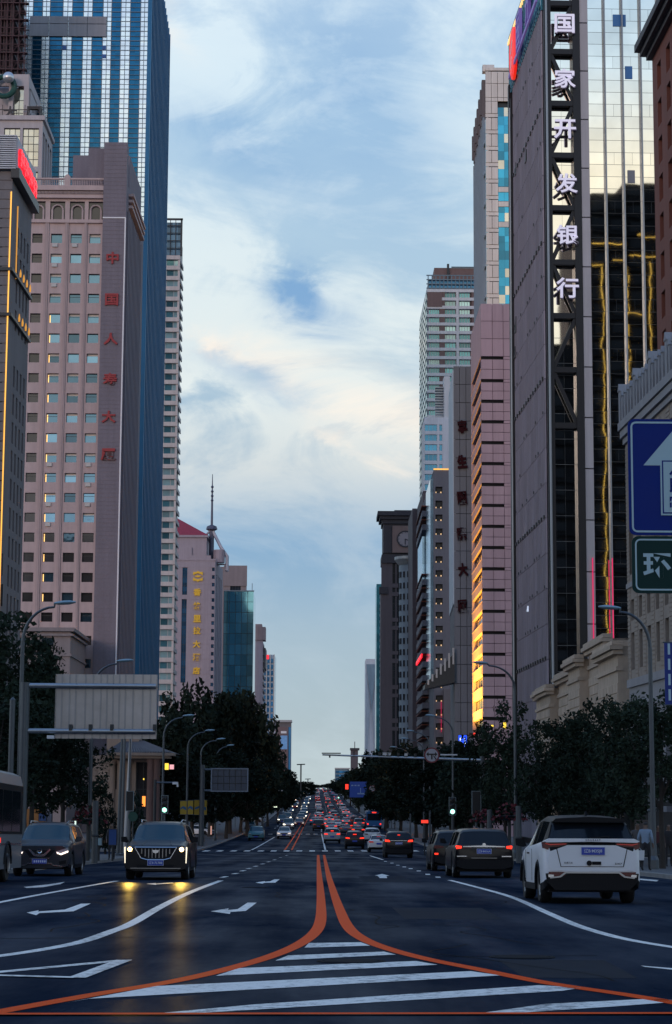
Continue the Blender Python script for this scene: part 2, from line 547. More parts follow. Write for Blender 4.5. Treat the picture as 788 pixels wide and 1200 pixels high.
def window_mesh(w, h, mats, nx=1, nz=1, fr=0.07, transom=None, glass_too=True):
    """frame bars and, behind them, the glass; origin at the lower left"""
    def f():
        mb = MB()
        mb.box(0, w, 0, 0.08, 0, fr); mb.box(0, w, 0, 0.08, h - fr, h)
        mb.box(0, fr, 0.002, 0.078, fr, h - fr); mb.box(w - fr, w, 0.002, 0.078, fr, h - fr)
        for i in range(1, nx): mb.box(w*i/nx - fr/2, w*i/nx + fr/2, 0.004, 0.076, fr, h - fr)
        for j in range(1, nz): mb.box(fr, w - fr, 0.006, 0.074, h*j/nz - fr/2, h*j/nz + fr/2)
        if transom: mb.box(fr, w - fr, 0.006, 0.074, h*transom - fr/2, h*transom + fr/2)
        if glass_too:
            mb.quad((0.01, .05, 0.01), (w - .01, .05, 0.01), (w - .01, .05, h - .01), (0.01, .05, h - .01), 1)
        return mb.mesh('window', mats)
    return cached(('win', round(w, 2), round(h, 2), mats[0].name, mats[-1].name, nx, nz, fr, transom, glass_too), f)
def pane_mesh(w, h, m):
    return cached(('pane', round(w, 2), round(h, 2), m.name), lambda: MB().box(0.01, w - .01, .05, .062, .01, h - .01).mesh('pane', m))
def panel_mesh(w, h, th, m, name='panel', bev=0.03):
    def f():
        mb = MB()
        a = [(0,0,0),(w,0,0),(w,0,h),(0,0,h)]; b = [(bev,-th,bev),(w-bev,-th,bev),(w-bev,-th,h-bev),(bev,-th,h-bev)]
        mb.quad(*b)
        for k in range(4): mb.quad(a[k], a[(k+1)%4], b[(k+1)%4], b[k])
        return mb.mesh(name, m)
    return cached(('panel', round(w, 2), round(h, 2), th, m.name, name), f)
def core(parent, pts, z0, z1, m, name='wall', cap=None, capm=None):
    """the solid behind the wall sheets: a prism on a footprint of world points"""
    pl = WLOC[parent.name][0]
    mb = MB()
    q = [(p[0] - pl.x, p[1] - pl.y) for p in pts]
    mb.prism(q, z0 - pl.z, z1 - pl.z)
    part(name, mb, m, parent)
    if cap:
        c = Vector((sum(p[0] for p in q) / len(q), sum(p[1] for p in q) / len(q)))
        o = [tuple(Vector(p) + (Vector(p) - c).normalized() * cap[0]) for p in q]
        part('parapet', MB().prism(o, z1 - pl.z - 0.01, z1 - pl.z + cap[1]), capm or m, parent)
# ================================================================== THE GROUND
KL, KR = -10.4, 11.2             # kerb lines
ASPH = asphalt()
PAVE = mat('paving', (0.10, 0.10, 0.105), 0.75, noise=(3.0, 0.35), bump=(20, 0.3))
KERB = mat('kerb_stone', (0.26, 0.25, 0.24), 0.75, noise=(2.0, 0.3))
WHITE = paint('white_paint', (0.92, 0.89, 0.83), 0.45)
ORANGE = paint('orange_paint', (0.90, 0.085, 0.005), 0.20)

YS = [-120 + 4 * i for i in range(330)] + [1200 + 40 * i for i in range(60)] + [3600, 4500, 6000, 9000]
def strip(xa, xb, ys, dz, side=None, mb=None):
    mb = mb or MB()
    for a, b in zip(ys[:-1], ys[1:]):
        mb.quad((xa, a, zr(a) + dz), (xb, a, zr(a) + dz), (xb, b, zr(b) + dz), (xa, b, zr(b) + dz))
    return mb
structure('ground', strip(-6000, 6000, YS, -0.02), mat('ground_soil', (0.06, 0.062, 0.066), 0.85, noise=(0.4, 0.3)))
structure('road', strip(KL, KR, YS, 0.0), ASPH)
cross = [128 + 4 * i for i in range(10)]
mb = MB(); strip(-300, KL, cross, 0.0, mb=mb); strip(KR, 300, cross, 0.0, mb=mb)
structure('side_road', mb, ASPH)
def pavement(xa, xb, y0, y1):
    ys = [y0 + (y1 - y0) * i / max(1, int((y1 - y0) / 4)) for i in range(int((y1 - y0) / 4) + 1)]
    structure('pavement', strip(min(xa, xb), max(xa, xb), ys, 0.13), PAVE)
    mb = MB()
    s = 1 if xb > xa else -1
    for a, b in zip(ys[:-1], ys[1:]):
        za, zb = zr(a), zr(b)
        x0, x1 = xa - s * 0.16, xa + s * 0.004
        mb.quad((x0, a, za + .14), (x1, a, za + .14), (x1, b, zb + .14), (x0, b, zb + .14))
        mb.quad((x0, a, za - .1), (x0, a, za + .14), (x0, b, zb + .14), (x0, b, zb - .1))
    a = ys[0]; mb.quad((xa - s*.16, a, zr(a) - .1), (xb, a, zr(a) - .1), (xb, a, zr(a) + .14), (xa - s*.16, a, zr(a) + .14))
    structure('kerb', mb, KERB)
for xa, xb in ((KL, -60), (KR, 60)):
    pavement(xa, xb, -100, 128); pavement(xa, xb, 164, 1400)

# ---- road markings: lengths of painted line laid on the asphalt
def ribbon(pts, w, dz=0.004, mb=None, taper=None):
    """a painted line of constant width along ground points"""
    P = [Vector((p.x, p.y)) for p in pts]
    # Catmull-Rom resample
    Q = []
    for i in range(len(P) - 1):
        p0, p1, p2, p3 = P[max(i-1, 0)], P[i], P[i+1], P[min(i+2, len(P)-1)]
        k = 8 if len(P) > 2 else max(1, int((p2 - p1).length / 4))
        for j in range(k):
            t = j / k
            if len(P) > 2:
                Q.append(0.5 * ((2*p1) + (-p0+p2)*t + (2*p0-5*p1+4*p2-p3)*t*t + (-p0+3*p1-3*p2+p3)*t**3))
            else:
                Q.append(p1 + (p2 - p1) * t)
    Q.append(P[-1])
    mb = mb or MB()
    prev = None
    for i, q in enumerate(Q):
        d = (Q[min(i+1, len(Q)-1)] - Q[max(i-1, 0)]).normalized()
        n = Vector((-d.y, d.x)) * w / 2
        a, b = q + n, q - n
        cur = ((a.x, a.y, zr(a.y) + dz), (b.x, b.y, zr(b.y) + dz))
        if prev: mb.quad(prev[0], prev[1], cur[1], cur[0])
        prev = cur
    return mb
def gp(*pts): return [ground(x, y) for x, y in pts]
def flat(pts, dz=0.004, mb=None):
    """a painted patch given by its corners on the ground"""
    mb = mb or MB()
    mb.poly([(p.x, p.y, zr(p.y) + dz) for p in pts])
    return mb
def marking(name, mb, m): structure(name, mb, m)

left_or = gp((-60, 1199), (0, 1186), (110, 1166), (205, 1150), (270, 1135), (320, 1120), (352, 1106), (370, 1092), (376, 1078), (376.5, 1060), (375.5, 1040), (374, 1020), (373, 1002))
right_or = gp((840, 1184), (740, 1167), (640, 1152), (560, 1136), (500, 1124), (455, 1112), (425, 1100), (408, 1086), (398, 1065), (390, 1042), (384, 1021), (380, 1002))
marking('orange_road_marking', ribbon(left_or, 0.17), ORANGE)
marking('orange_road_marking', ribbon(right_or, 0.17), ORANGE)
marking('orange_road_marking', ribbon(gp((-40, 1190), (394, 1189.5), (830, 1189)), 0.13, 0.012), ORANGE)
far_or = gp((334, 996), (341, 986), (350, 972), (356, 962), (361, 953))
marking('orange_road_marking', ribbon(far_or, 0.16), ORANGE)
marking('orange_road_marking', ribbon([p + Vector((0.62, 0, 0)) for p in far_or], 0.16), ORANGE)
# hatch bars inside the gore
for q in ([(362, 1105.5), (423, 1104.5), (434, 1108.5), (357, 1111)], [(338, 1120), (450, 1115.5), (464, 1119), (323, 1126)],
          [(280, 1135), (488, 1126.5), (513, 1131), (253, 1144)], [(184, 1156), (552, 1138.5), (587, 1143.5), (104, 1171), (76, 1176)],
          [(300, 1177.5), (632, 1155), (682, 1158), (660, 1161.5), (230, 1188), (185, 1188)], [(640, 1177), (772, 1170.5), (800, 1174), (720, 1180), (600, 1188), (562, 1188)]):
    marking('white_hatch_marking', flat(gp(*q)), WHITE)
marking('lane_marking', ribbon(gp((527, 1031.5), (560, 1040), (600, 1051.5), (640, 1069), (675, 1084), (710, 1095), (745, 1103), (800, 1112)), 0.15), WHITE)
marking('lane_marking', ribbon(gp((259, 1032), (225, 1045), (190, 1062), (155, 1082), (130, 1092), (95, 1104), (50, 1113), (0, 1120.5), (-40, 1125)), 0.17), WHITE)
marking('lane_marking', ribbon(gp((137, 1032.5), (100, 1039), (50, 1048), (0, 1057.5), (-30, 1063)), 0.15), WHITE)
tri = gp((-60, 1145), (146, 1125.5), (90, 1146.5), (-60, 1142.5))
for a, b in ((0, 1), (1, 2), (2, 3)):
    marking('triangle_marking', ribbon([tri[a], tri[b]], 0.16, 0.004 + a * 0.003), WHITE)
def px_poly(pts, sx, x0, sy, y0): return gp(*[(x / sx + x0, y / sy + y0) for x, y in pts])
for pts in ([(487,154),(528,147),(527,151),(549,149),(572,134),(593,134),(568,153),(533,155.5),(531,160)],
            [(62,157),(90,151.5),(88,154.5),(150,150),(187,136.5),(210,136),(170,154),(92,158),(84,163)],
            [(590,87.5),(612,84),(612,85.5),(624,84.5),(634,80),(646,80),(636,87.5),(612,88),(606,90)],
            [(338, 90.3), (360, 88.6), (360, 90), (398, 87.4), (402, 88.6), (362, 91.6), (360, 92.6)],
            [(55, 97.5), (110, 92), (150, 86), (140, 91), (100, 98), (62, 100)]):
    marking('arrow_marking', flat(px_poly(pts, 1.97, 0, 1.97, 990)), WHITE)
marking('arrow_marking', flat(px_poly([(108, 72), (102, 71), (118, 67.5), (135, 71.5), (128, 72), (130, 77), (113, 77)], 1.97, 388, 1.97, 990)), WHITE)
marking('lane_marking', flat(gp((751, 1132), (800, 1136), (800, 1138), (756, 1133.5))), WHITE)
marking('lane_marking', flat(gp((762, 1026), (800, 1028.5), (800, 1030), (766, 1027))), WHITE)
marking('lane_marking', flat(gp((742, 1029), (772, 1031.5), (770, 1033), (742, 1030.5))), WHITE)
# dotted guide lines through the junction
for x, y in ((263, 1027.8), (276, 1023.8), (285, 1020.5), (292, 1017.8), (300, 1015.2), (308, 1012.5), (315, 1010), (322, 1007.6), (329, 1005), (336, 1002.5)):
    p = ground(x, y); marking('dashed_lane_marking', ribbon([p - Vector((.04, .9, 0)), p + Vector((.04, .9, 0))], 0.16), WHITE)
for x, y in ((513.5, 1028), (501.5, 1024.7), (491, 1020.7), (481.5, 1018), (474, 1016), (466.5, 1014), (459.5, 1011.5), (452, 1009.5)):
    p = ground(x, y); marking('dashed_lane_marking', ribbon([p - Vector((.04, .9, 0)), p + Vector((.04, .9, 0))], 0.16), WHITE)
marking('lane_marking', ribbon(gp((449, 1007.6), (434, 1002.8)), 0.15), WHITE)
# crossing bars
for x in (242, 258, 274, 290, 306, 321, 336, 351, 366, 381, 396, 411, 427, 487, 501, 516):
    p = ground(x, 997.2); s = 0.25
    marking('crossing_marking', flat([p + Vector((-s, -2.8, 0)), p + Vector((s, -2.8, 0)), p + Vector((s, 2.8, 0)), p + Vector((-s, 2.8, 0))]), WHITE)
for x in (274, 282, 317, 344, 352, 361, 370):
    p = ground(x, 977.5); s = 0.3
    marking('crossing_marking', flat([p + Vector((-s, -1.6, 0)), p + Vector((s, -1.6, 0)), p + Vector((s, 1.6, 0)), p + Vector((-s, 1.6, 0))]), WHITE)
marking('lane_marking', ribbon(gp((381.5, 996), (379, 985), (377, 977)), 0.17), WHITE)
marking('lane_marking', ribbon(gp((295, 996), (310, 988), (322, 981)), 0.17), WHITE)
marking('lane_marking', ribbon(gp((377, 975), (377, 962), (376, 948)), 0.16), WHITE)
for i in range(16):
    for x0 in (-7.0, -4.6, 2.6, 6.2):
        y = 330 + i * 22
        marking('dashed_lane_marking', ribbon([Vector((x0, y, 0)), Vector((x0, y + 6, 0))], 0.16), WHITE)
# patched and sealed asphalt, manholes
TAR = mat('tar', (0.004, 0.006, 0.010), 0.8, spec=.05, noise=(3, 0.3))
for pts, w in (([(430, 1055), (610, 1056)], .05), ([(120, 1075), (330, 1072)], .04), ([(0, 1100), (240, 1098)], .05), ([(415, 1122), (700, 1120)], .04)):
    structure('tar_seam', ribbon(gp(*pts), w, 0.003), TAR)
rr = random.Random(9)
for x, y, n in ((120, 1062, 7), (450, 1088, 8), (640, 1108, 7), (250, 1030, 6), (60, 1092, 7), (560, 1060, 6), (330, 1052, 6), (720, 1150, 6)):
    q0 = ground(x, y); pts = [q0.copy()]
    for k in range(n): q0 = q0 + Vector((rr.uniform(-.5, .5), rr.uniform(.5, 1.4), 0)); pts.append(q0.copy())
    structure('asphalt_crack', ribbon(pts, .03, 0.003), TAR)
PATCH = mat('asphalt_patch', (0.012, 0.018, 0.030), .9, noise=(12, .5), spec=.1)
for i, (x, y, w, l) in enumerate(((520, 1070, 1.5, 5.0), (660, 1135, 1.0, 2.6), (450, 1030, 1.4, 9))):
    c = ground(x, y); structure('asphalt_patch', flat([c + Vector((-w / 2, -l / 2, 0)), c + Vector((w / 2, -l / 2, 0)), c + Vector((w / 2 + .08, l / 2, 0)), c + Vector((-w / 2, l / 2, 0))], 0.002), PATCH)
IRON = mat('cast_iron', (0.012, 0.015, 0.02), 0.8, metal=0.0, spec=.05, noise=(15, 0.4))
for i, (x, y, nm) in enumerate(((412, 1127, 'round iron manhole cover inside the white hatching'), (612, 1122, 'round iron manhole cover right of the hatched gore'), (300, 1040, 'round iron manhole cover left of the double orange line'))):
    p = ground(x, y); t = thing('manhole_cover', nm, 'manhole cover', p)
    t.rotation_euler.x = slope(p.y)
    part('lid', MB().lathe([(0.0, .012), (.27, .012), (.28, .006)], 20), IRON, t)
    part('rim', MB().lathe([(.285, .004), (.29, .010), (.34, .010), (.345, .0)], 20), IRON, t)

# ================================================================== BUILDINGS
def X(px, py, d):
    p = at(px, py, d); return (p.x, p.y)
GLD = mat('gold_light', (0.9, 0.5, 0.1), 0.4, emit=((1.0, 0.46, 0.06), 1.0)); GLU = mat('gold_uplight', (0.6, 0.35, 0.08), 0.4, emit=((1.0, 0.42, 0.05), 0.55))
FR_DK = mat('dark_frame', (0.03, 0.035, 0.04), 0.4, metal=0.4)
FR_LT = mat('pale_frame', (0.35, 0.36, 0.37), 0.4, metal=0.3)
RED_CH = mat('red_lettering', (0.30, 0.012, 0.02), 0.5)
def base_at(p): return Vector((p[0], p[1], zr(p[1]) - 0.3))
def windows(face, cells, mats, parent, reveal, nx=1, nz=1, fr=.07, transom=None, panes=True, name='window'):
    """one window per cell, each with its pane"""
    out = []
    for (a, b, c, d) in cells:
        me = window_mesh(b - a, d - c, mats, nx, nz, fr, transom, not panes)
        w = face.put(name, me, None, parent, (a, reveal, c))
        if panes:
            p = link('pane', pane_mesh(b - a, d - c, mats[-1]), w, (0, 0, 0), 0, local=True)
        out.append(w)
    return out

# ---------------------------------------------------------------- the pink hotel tower with red characters
PINK = mat('pink_stone', (0.48, 0.375, 0.365), 0.75, noise=(1.2, 0.12))
PINKD = mat('pink_stone_trim', (0.42, 0.33, 0.325), 0.75, noise=(1.2, 0.12))
BRICK = mat('grey_brick', (0.185, 0.165, 0.195), 0.8, noise=(4.0, 0.2))
MORTAR = mat('mortar', (0.13, 0.105, 0.115), 0.85)
HGL = glass('hotel_glass', (0.13, 0.25, 0.35), 0.75, 0.05, 1.1, wave=0.04, wscale=0.5)
HGD = glass('hotel_glass_dark', (0.06, 0.06, 0.065), 0.5, 0.08, 0.4)
A = X(36, 300, 281); B = X(147.5, 300, 281); C = X(164.5, 300, 301)
Bm = X(120.5, 300, 281)
f = Face(A, B)
zt = f.Z(215, 80); zb = zr(281) - .3
r = thing('office_tower', 'pink stone tower with a grey brick pier carrying six red characters', 'tower', (B[0], B[1], zb))
up_ = f.U(120.5, 300); e = 0.0
ROWS = [274 + 23.36 * i for i in range(20)] + [745, 772]
cols = [(38, 50), (60, 73), (83, 96), (105, 118)]
cells = []
for i, y in enumerate(ROWS):
    for k, (a, b) in enumerate(cols):
        if i >= 20 and k < 2: continue
        z1 = f.Z(y, 90); z0 = f.Z(y + 10.9, 90)
        u0, u1 = f.U(a, 280), f.U(b, 280)
        cells.append((u0, u1, z0, z1, k, i))
arch = []
za, zA = f.Z(257, 80), f.Z(236, 80)
for a, b in ((37.5, 53.5), (59, 76.5), (82, 99.5), (104, 121)):
    arch.append((f.U(a, 247), f.U(b, 247), za, zA))
f.put('wall', wall_sheet(-1.5, up_, zb, zt - 1.0, [c[:4] for c in cells] + arch, 0.45), PINK, r)
core(r, [(A[0] - 1.5, A[1] + 1.2), (B[0] - .1, B[1] + 1.2), (C[0] - .1, C[1]), (C[0] - .1, C[1] + 6), (A[0] - 1.5, A[1] + 24)], zb, zt - 1.2, BRICK, 'wall')
for c in cells:
    w = windows(f, [c[:4]], [FR_DK, HGD if (c[4] == 0 or c[5] > 14 and random.random() < .9) else HGL], r, .4, transom=0.68 if random.random() < .5 else None, fr=.05)[0]  # lower rows take darker glass: reflected dark skyline painted into the tint
    if c[4] == 1 and 3 < c[5] < 19:      # lit strip at the edge of the second column
        link('lit_curtain', cached(('lit', round(c[3]-c[2], 1)), lambda: MB().box(.06, .19, .03, .05, .1, c[3] - c[2] - .2).mesh('lit_curtain', mat('lit_curtain', (.8, .5, .2), .6, emit=((1.0, .58, .18), 1.5)))), w, (0, 0, 0), 0, local=True)
    if c[4] and random.random() < .16:      # air conditioner on the sill
        link('air_conditioner', cached('acu', lambda: MB().box(.25, 1.0, -.62, -.42, -.62, -.12).mesh('air_conditioner', FR_LT)), w, (0, 0, 0), 0, local=True)
    if random.random() < .45 and c[4] > 0 and c[5] < 15:
        link('blind', cached(('bl', round(c[3]-c[2], 1)), lambda: MB().box(.06, c[1] - c[0] - .06, .042, .049, (c[3] - c[2]) * .74, c[3] - c[2] - .06).mesh('blind', mat('pale_blind', (.62, .6, .56), .8))), w, (0, 0, 0), 0, local=True)
# raised pilasters between the window bays, sills
for a, b in ((52, 58.5), (75.5, 81.5), (98, 103.5)):
    u0, u1 = f.U(a, 280), f.U(b, 280)
    f.put('pilaster', MB().box(u0 + .12, u1 - .12, -.22, .0, zb, za - .4).box(u0 + (u1-u0)*.42, u0 + (u1-u0)*.58, -.3, -.22, zb, za - .4), PINKD, r)
f.put('cornice', MB().box(-1.5, up_, -.35, 0, za - .6, za - .1).box(-1.5, up_, -.5, 0.1, zA + .4, zA + .95).box(-1.5, up_, -.8, .1, zA + 1.5, zA + 2.1), PINK, r)
dent = MB(); n = 60
for i in range(n):
    u = -1.5 + (up_ + 1.5) * i / n
    dent.box(u, u + (up_ + 1.5) / n * .55, -.62, -.02, zA + .97, zA + 1.4)
f.put('dentils', dent, PINKD, r, kind='stuff')
for (a, b, c, d) in arch:                # the arched openings at the top
    mb = MB(); w = b - a; m_ = (a + b) / 2; R = w * .36
    hc = c + (d - c) * .52
    for s in (-1, 1):
        mb.box(m_ + s * R - .13, m_ + s * R + .13, .02, .3, c, hc)
    pts = [(m_ + R * math.cos(t * math.pi / 12), .16, hc + R * math.sin(t * math.pi / 12)) for t in range(13)]
    mb.tube(pts, .14, 6)
    f.put('arch', mb, PINKD, r)
    f.put('pane', MB().box(a + .02, b - .02, .42, .45, c, d), HGD, r)
bal = MB(); zb0 = zA + 2.1
bal.box(-1.5, up_, -.5, -.15, zb0, zb0 + .22).box(-1.5, up_, -.5, -.15, zb0 + 1.1, zb0 + 1.35)
f.put('balustrade', bal, PINK, r)
bs = MB()
for i in range(46):
    u = -1.4 + (up_ + 1.3) * i / 46
    bs.box(u, u + .1, -.4, -.25, zb0 + .22, zb0 + 1.1)
f.put('baluster_row', bs, PINKD, r, kind='stuff')
um = f.U(79.5, 220)
f.put('balustrade_post', MB().box(um - .45, um + .45, -.55, 0, zb0, zb0 + 1.55).prism([(um - .35 + .35 * (1 - math.cos(t)), zb0 + 1.55 + .35 * math.sin(t)) for t in [k * math.pi / 8 for k in range(9)]], -.5, -.1, 'y'), PINK, r)
# the brick pier: coursed, standing proud, higher than the wall
zp = f.Z(169, 130)
uB = f.L
f.put('pier', MB().box(up_, uB, -.9, 1.5, zb, zp), BRICK, r)
cr = MB(); z = zb + 1
while z < zp - .3:
    cr.box(up_ + .01, uB + .02, -.925, -.9, z, z + .42); z += .62
f.put('pier_courses', cr, BRICK, r, kind='stuff')
ul = f.U(103, 190)
f.put('pier_shoulder', MB().box(ul, up_ + .6, .6, 3, zt - 2, f.Z(172, 110)), BRICK, r)
f.put('edge_light_strip', MB().box(uB - .16, uB + .03, -.98, -.93, zb + 8, f.Z(258, 140)), mat('pale_strip', (.75, .75, .78), .5), r)
f.put('pier_band', MB().box(up_, uB, -.99, -.93, f.Z(258, 140), f.Z(257, 140) + .05), mat('pale_strip', (.75, .75, .78), .5), r)
for ch, y in zip('中国人寿大厦', (304.5, 353, 399, 446, 490, 534)):
    u, z = f.uz({304.5: 133, 353: 132, 399: 131, 446: 130, 490: 128.5, 534: 128}[y], y)
    me = text_mesh(ch, RED_CH, .06, .028)
    o = f.put('sign_character', me, None, r, (u, -1.05, z)); h = 14.5 * 281 / F
    o.scale = (h * 1.15, 2.0, h)
# street side: pilastered, stepping down behind
fs = Face((B[0], B[1]), (C[0], C[1]))
zs1 = fs.Z(223, 152)
f2cells = []
fs.put('wall', wall_sheet(0, fs.L, zb, zs1, [], .2), BRICK, r)
rb = MB(); n = 11
for i in range(n):
    u = fs.L * (i + .2) / n; rb.box(u, u + fs.L / n * .5, -.3, 0, zb, zs1 - 4)
fs.put('side_pilasters', rb, BRICK, r, kind='stuff')
ps = MB()
for i in range(3): ps.box(fs.L * .12, fs.L, -.6 - .1 * i, .1, zs1 - 3 + i * .9, zs1 - 2.6 + i * .9)
fs.put('cornice', ps, PINK, r)
zt2 = fs.Z(206, 160)
core(r, [(B[0] - 9, B[1] + 7), (B[0] - .4, B[1] + 7), (C[0] - .4, C[1] + 4), (C[0] - 9, C[1] + 4)], zs1 - 4, zt2 + 1.5, BRICK, 'roof_block')

# low corner block at its foot
a = X(10, 760, 262); b = X(82.5, 760, 262); c = X(100.5, 760, 280)
ff = Face(a, b); fz = Face(b, c)
zp0, zp1 = zr(262) - .3, ff.Z(740, 60)
r = thing('podium_block', 'low grey stone corner block at the foot of the pink tower', 'building', (b[0], b[1], zp0))
STN = mat('grey_stone', (0.23, 0.205, 0.21), 0.8, noise=(1.5, 0.18))
wc = []
for y0, y1 in ((747, 757), (774, 790), (802, 820)):
    for x0, x1 in ((20, 33), (48.5, 63)):
        wc.append((ff.U(x0, 760), ff.U(x1, 760), ff.Z(y1, 50), ff.Z(y0, 50)))
ff.put('wall', wall_sheet(0, ff.L, zp0, zp1, wc, .3), STN, r)
windows(ff, wc, [FR_DK, HGL], r, .25)
fz.put('wall', wall_sheet(0, fz.L, zp0, zp1, [], .3), STN, r)
core(r, [(a[0], a[1] + .5), (b[0] - .02, b[1] + .5), (c[0] - .02, c[1]), (a[0], c[1])], zp0, zp1 - .1, STN, 'wall')
for zc, t, o in ((zp1, .5, .55), (zp1 - .6, .3, .35), (zp1 - 3.3, .3, .2), (zp1 - 6.4, .5, .35)):
    ff.put('cornice', MB().box(0, ff.L + o, -o, 0, zc, zc + t), STN, r)
    fz.put('cornice', MB().box(.01, fz.L, -o + .01, 0, zc + .01, zc + t - .01), STN, r)
ff.put('roof', MB().box(0, ff.L, 0.01, 14, zp1 - .05, zp1 + .1), STN, r)

# ---------------------------------------------------------------- tall blue glass tower
BLUEG = glass('blue_glass', (0.010, 0.12, 0.25), 0.75, 0.12, 0.35, pane=(1.0, 50.0, 1.05), wave=0.02)
WHITEG = glass('bright_glass', (0.80, 0.92, 1.0), 0.75, 0.22, 0.22, pane=(1.0, 50.0, 1.05), wave=0.03)
FINM = mat('blue_grey_fin', (0.010, 0.12, 0.26), 0.35, metal=0.35, noise=(.5, .25))
FING = glass('side_glass', (0.008, 0.16, 0.36), 0.6, 0.15, 0.4, pane=(50.0, 1.5, 3.6))
A = X(12, 0, 382); B = X(174.5, 0, 382); C = X(197, 0, 440)
f = Face(A, B); s = Face(B, C)
zb = zr(382) - .3; zt = at(100, 0, 382).z + 16
r = thing('glass_skyscraper', 'tall blue glass skyscraper with white vertical stripes behind the pink tower', 'skyscraper', (B[0], B[1], zb))
core(r, [(A[0], A[1] + .3), (B[0] - .3, B[1] + .3), (C[0] - .3, C[1]), (A[0], C[1])], zb, zt, FINM, 'wall')
edges = [12, 29, 39.5, 50.5, 59.5, 74.5, 85.5, 98.5, 109, 121.5, 131.5, 142.5, 153.5, 165.5, 174.5]
for i in range(len(edges) - 1):
    u0, u1 = f.U(edges[i], 2), f.U(edges[i+1], 2)
    white = i % 2 == 1
    n = 2 if white else 1
    for k in range(n):
        w = (u1 - u0) / n
        f.put('glass_strip', MB().box(u0 + k*w + .06, u0 + (k+1)*w - .06, -.02 if white else .06, .2, zb, zt), WHITEG if white else BLUEG, r)
ml = MB(); z = zb + 20; k = 0
while z < zt:
    ml.box(0, f.L, -.08, .05, z, z + (.09 if k % 2 else .16)); z += 1.05 if k % 2 else 1.0; k += 1
for i in range(len(edges)):
    u0 = f.U(edges[i], 2); ml.box(u0 - .07, u0 + .07, -.1, .1, zb, zt)
    if i % 2 == 1 and i + 1 < len(edges):
        u1 = f.U(edges[i+1], 2); ml.box((u0+u1)/2 - .06, (u0+u1)/2 + .06, -.1, .1, zb, zt)
f.put('mullion_grid', ml, mat('mullion', (0.10, 0.14, 0.18), .4, metal=.4), r, kind='stuff')
# grey machine-floor band
GREYP = mat('grey_panel', (0.27, 0.28, 0.31), .6, var=.1, noise=(.3, .15))
u0, u1 = f.U(35, 30), f.U(125.5, 30); z0, z1 = f.Z(43.5, 80), f.Z(19.5, 80)
n = 4
for j in range(2):
    for i in range(n):
        w = (u1 - u0) / n; h = (z1 - z0) * (.38 if j else .62); zz = z0 if j == 0 else z0 + (z1 - z0) * .62
        f.put('panel', panel_mesh(w - .08, h - .08, .25, GREYP), None, r, (u0 + i*w + .04, -.12, zz + .04))
for x, y in ((75.5, 56), (122, 56), (122, 66)):
    u, z = f.uz(x, y); f.put('open_window', MB().box(u - .35, u + .45, -.12, 0, z - .4, z + .4), mat('blue_pane', (.01, .10, .35), .3), r)
s.put('side_glass', MB().box(0, s.L, .02, .2, zb, zt), FING, r)
fm = MB(); n = 15
for i in range(n + 1):
    u = s.L * i / n; fm.box(u - .22, u + .22, -.75, .1, zb, zt)
s.put('fins', fm, FINM, r, kind='stuff')
fm = MB(); z = zb
while z < zt: fm.box(0, s.L, -.1, .06, z, z + .3); z += 3.6
s.put('floor_lines', fm, FINM, r, kind='stuff')

# ---------------------------------------------------------------- scaffolded tower at the top left
RUST = mat('rusty_steel', (0.085, 0.04, 0.045), .7, noise=(2, .4))
SLAB = mat('bare_concrete', (0.10, 0.085, 0.09), .85, noise=(.6, .3))
A = X(-40, 0, 358); B = X(18, 0, 358)
f = Face(A, B); zb = zr(358); ztop = at(10, 0, 358).z + 10; z0 = f.Z(140, 10)
r = thing('unfinished_tower', 'unfinished concrete tower wrapped in rusty scaffolding at the top left', 'tower', (B[0], B[1], zb))
core(r, [(A[0], A[1] + 3), (B[0] - 2.5, B[1] + 3), (B[0] - 2.5, B[1] + 14), (A[0], A[1] + 14)], zb, z0, SLAB, 'core_wall')
z = z0
while z < ztop:
    f.put('floor_slab', cached('slab0', lambda: MB().box(0, f.L, .4, 14, 0, .5).mesh('floor_slab', SLAB)), None, r, (0, 0, z)); z += 3.3
cm = MB()
for i in range(7):
    for yy in (1.2, 7, 13):
        u = f.L * (i + .3) / 7; cm.box(u, u + .55, yy, yy + .55, z0, ztop)
cm.box(0, f.L * .72, 8, 9, z0, ztop)
f.put('columns', cm, SLAB, r, kind='stuff')
sc = MB(); ue = f.U(33, 60)
us = [f.L - 7 + i * 1.15 for i in range(10)]
for u in us:
    if u < ue + .5:
        for yy in (-1.2, -.1): sc.box(u - .05, u + .05, yy - .05, yy + .05, z0 - 12, ztop)
z = z0 - 12; k = 0
while z < ztop:
    sc.box(us[0], ue, -1.25, -1.15, z, z + .1); sc.box(us[0], ue, -.15, -.05, z, z + .1); sc.box(us[0], ue, -1.2, -.1, z + .12, z + .16) if k % 2 else None
    for i in range(len(us) - 1):
        if us[i+1] < ue + .5 and (i + k) % 2: sc.tube([(us[i], -1.2, z), (us[i+1], -1.2, z + 1.65)], .05, 4)
    z += 1.65; k += 1
for i in range(16):
    u = f.L * i / 16; sc.box(u - .06, u + .06, -.9, -.8, z0, ztop)
z = z0
while z < ztop: sc.box(0, f.L, -.9, -.8, z + 1.4, z + 1.5); sc.box(0, f.L, -.95, -.75, z + .2, z + .32); z += 3.3
f.put('scaffolding', sc, RUST, r, kind='stuff')

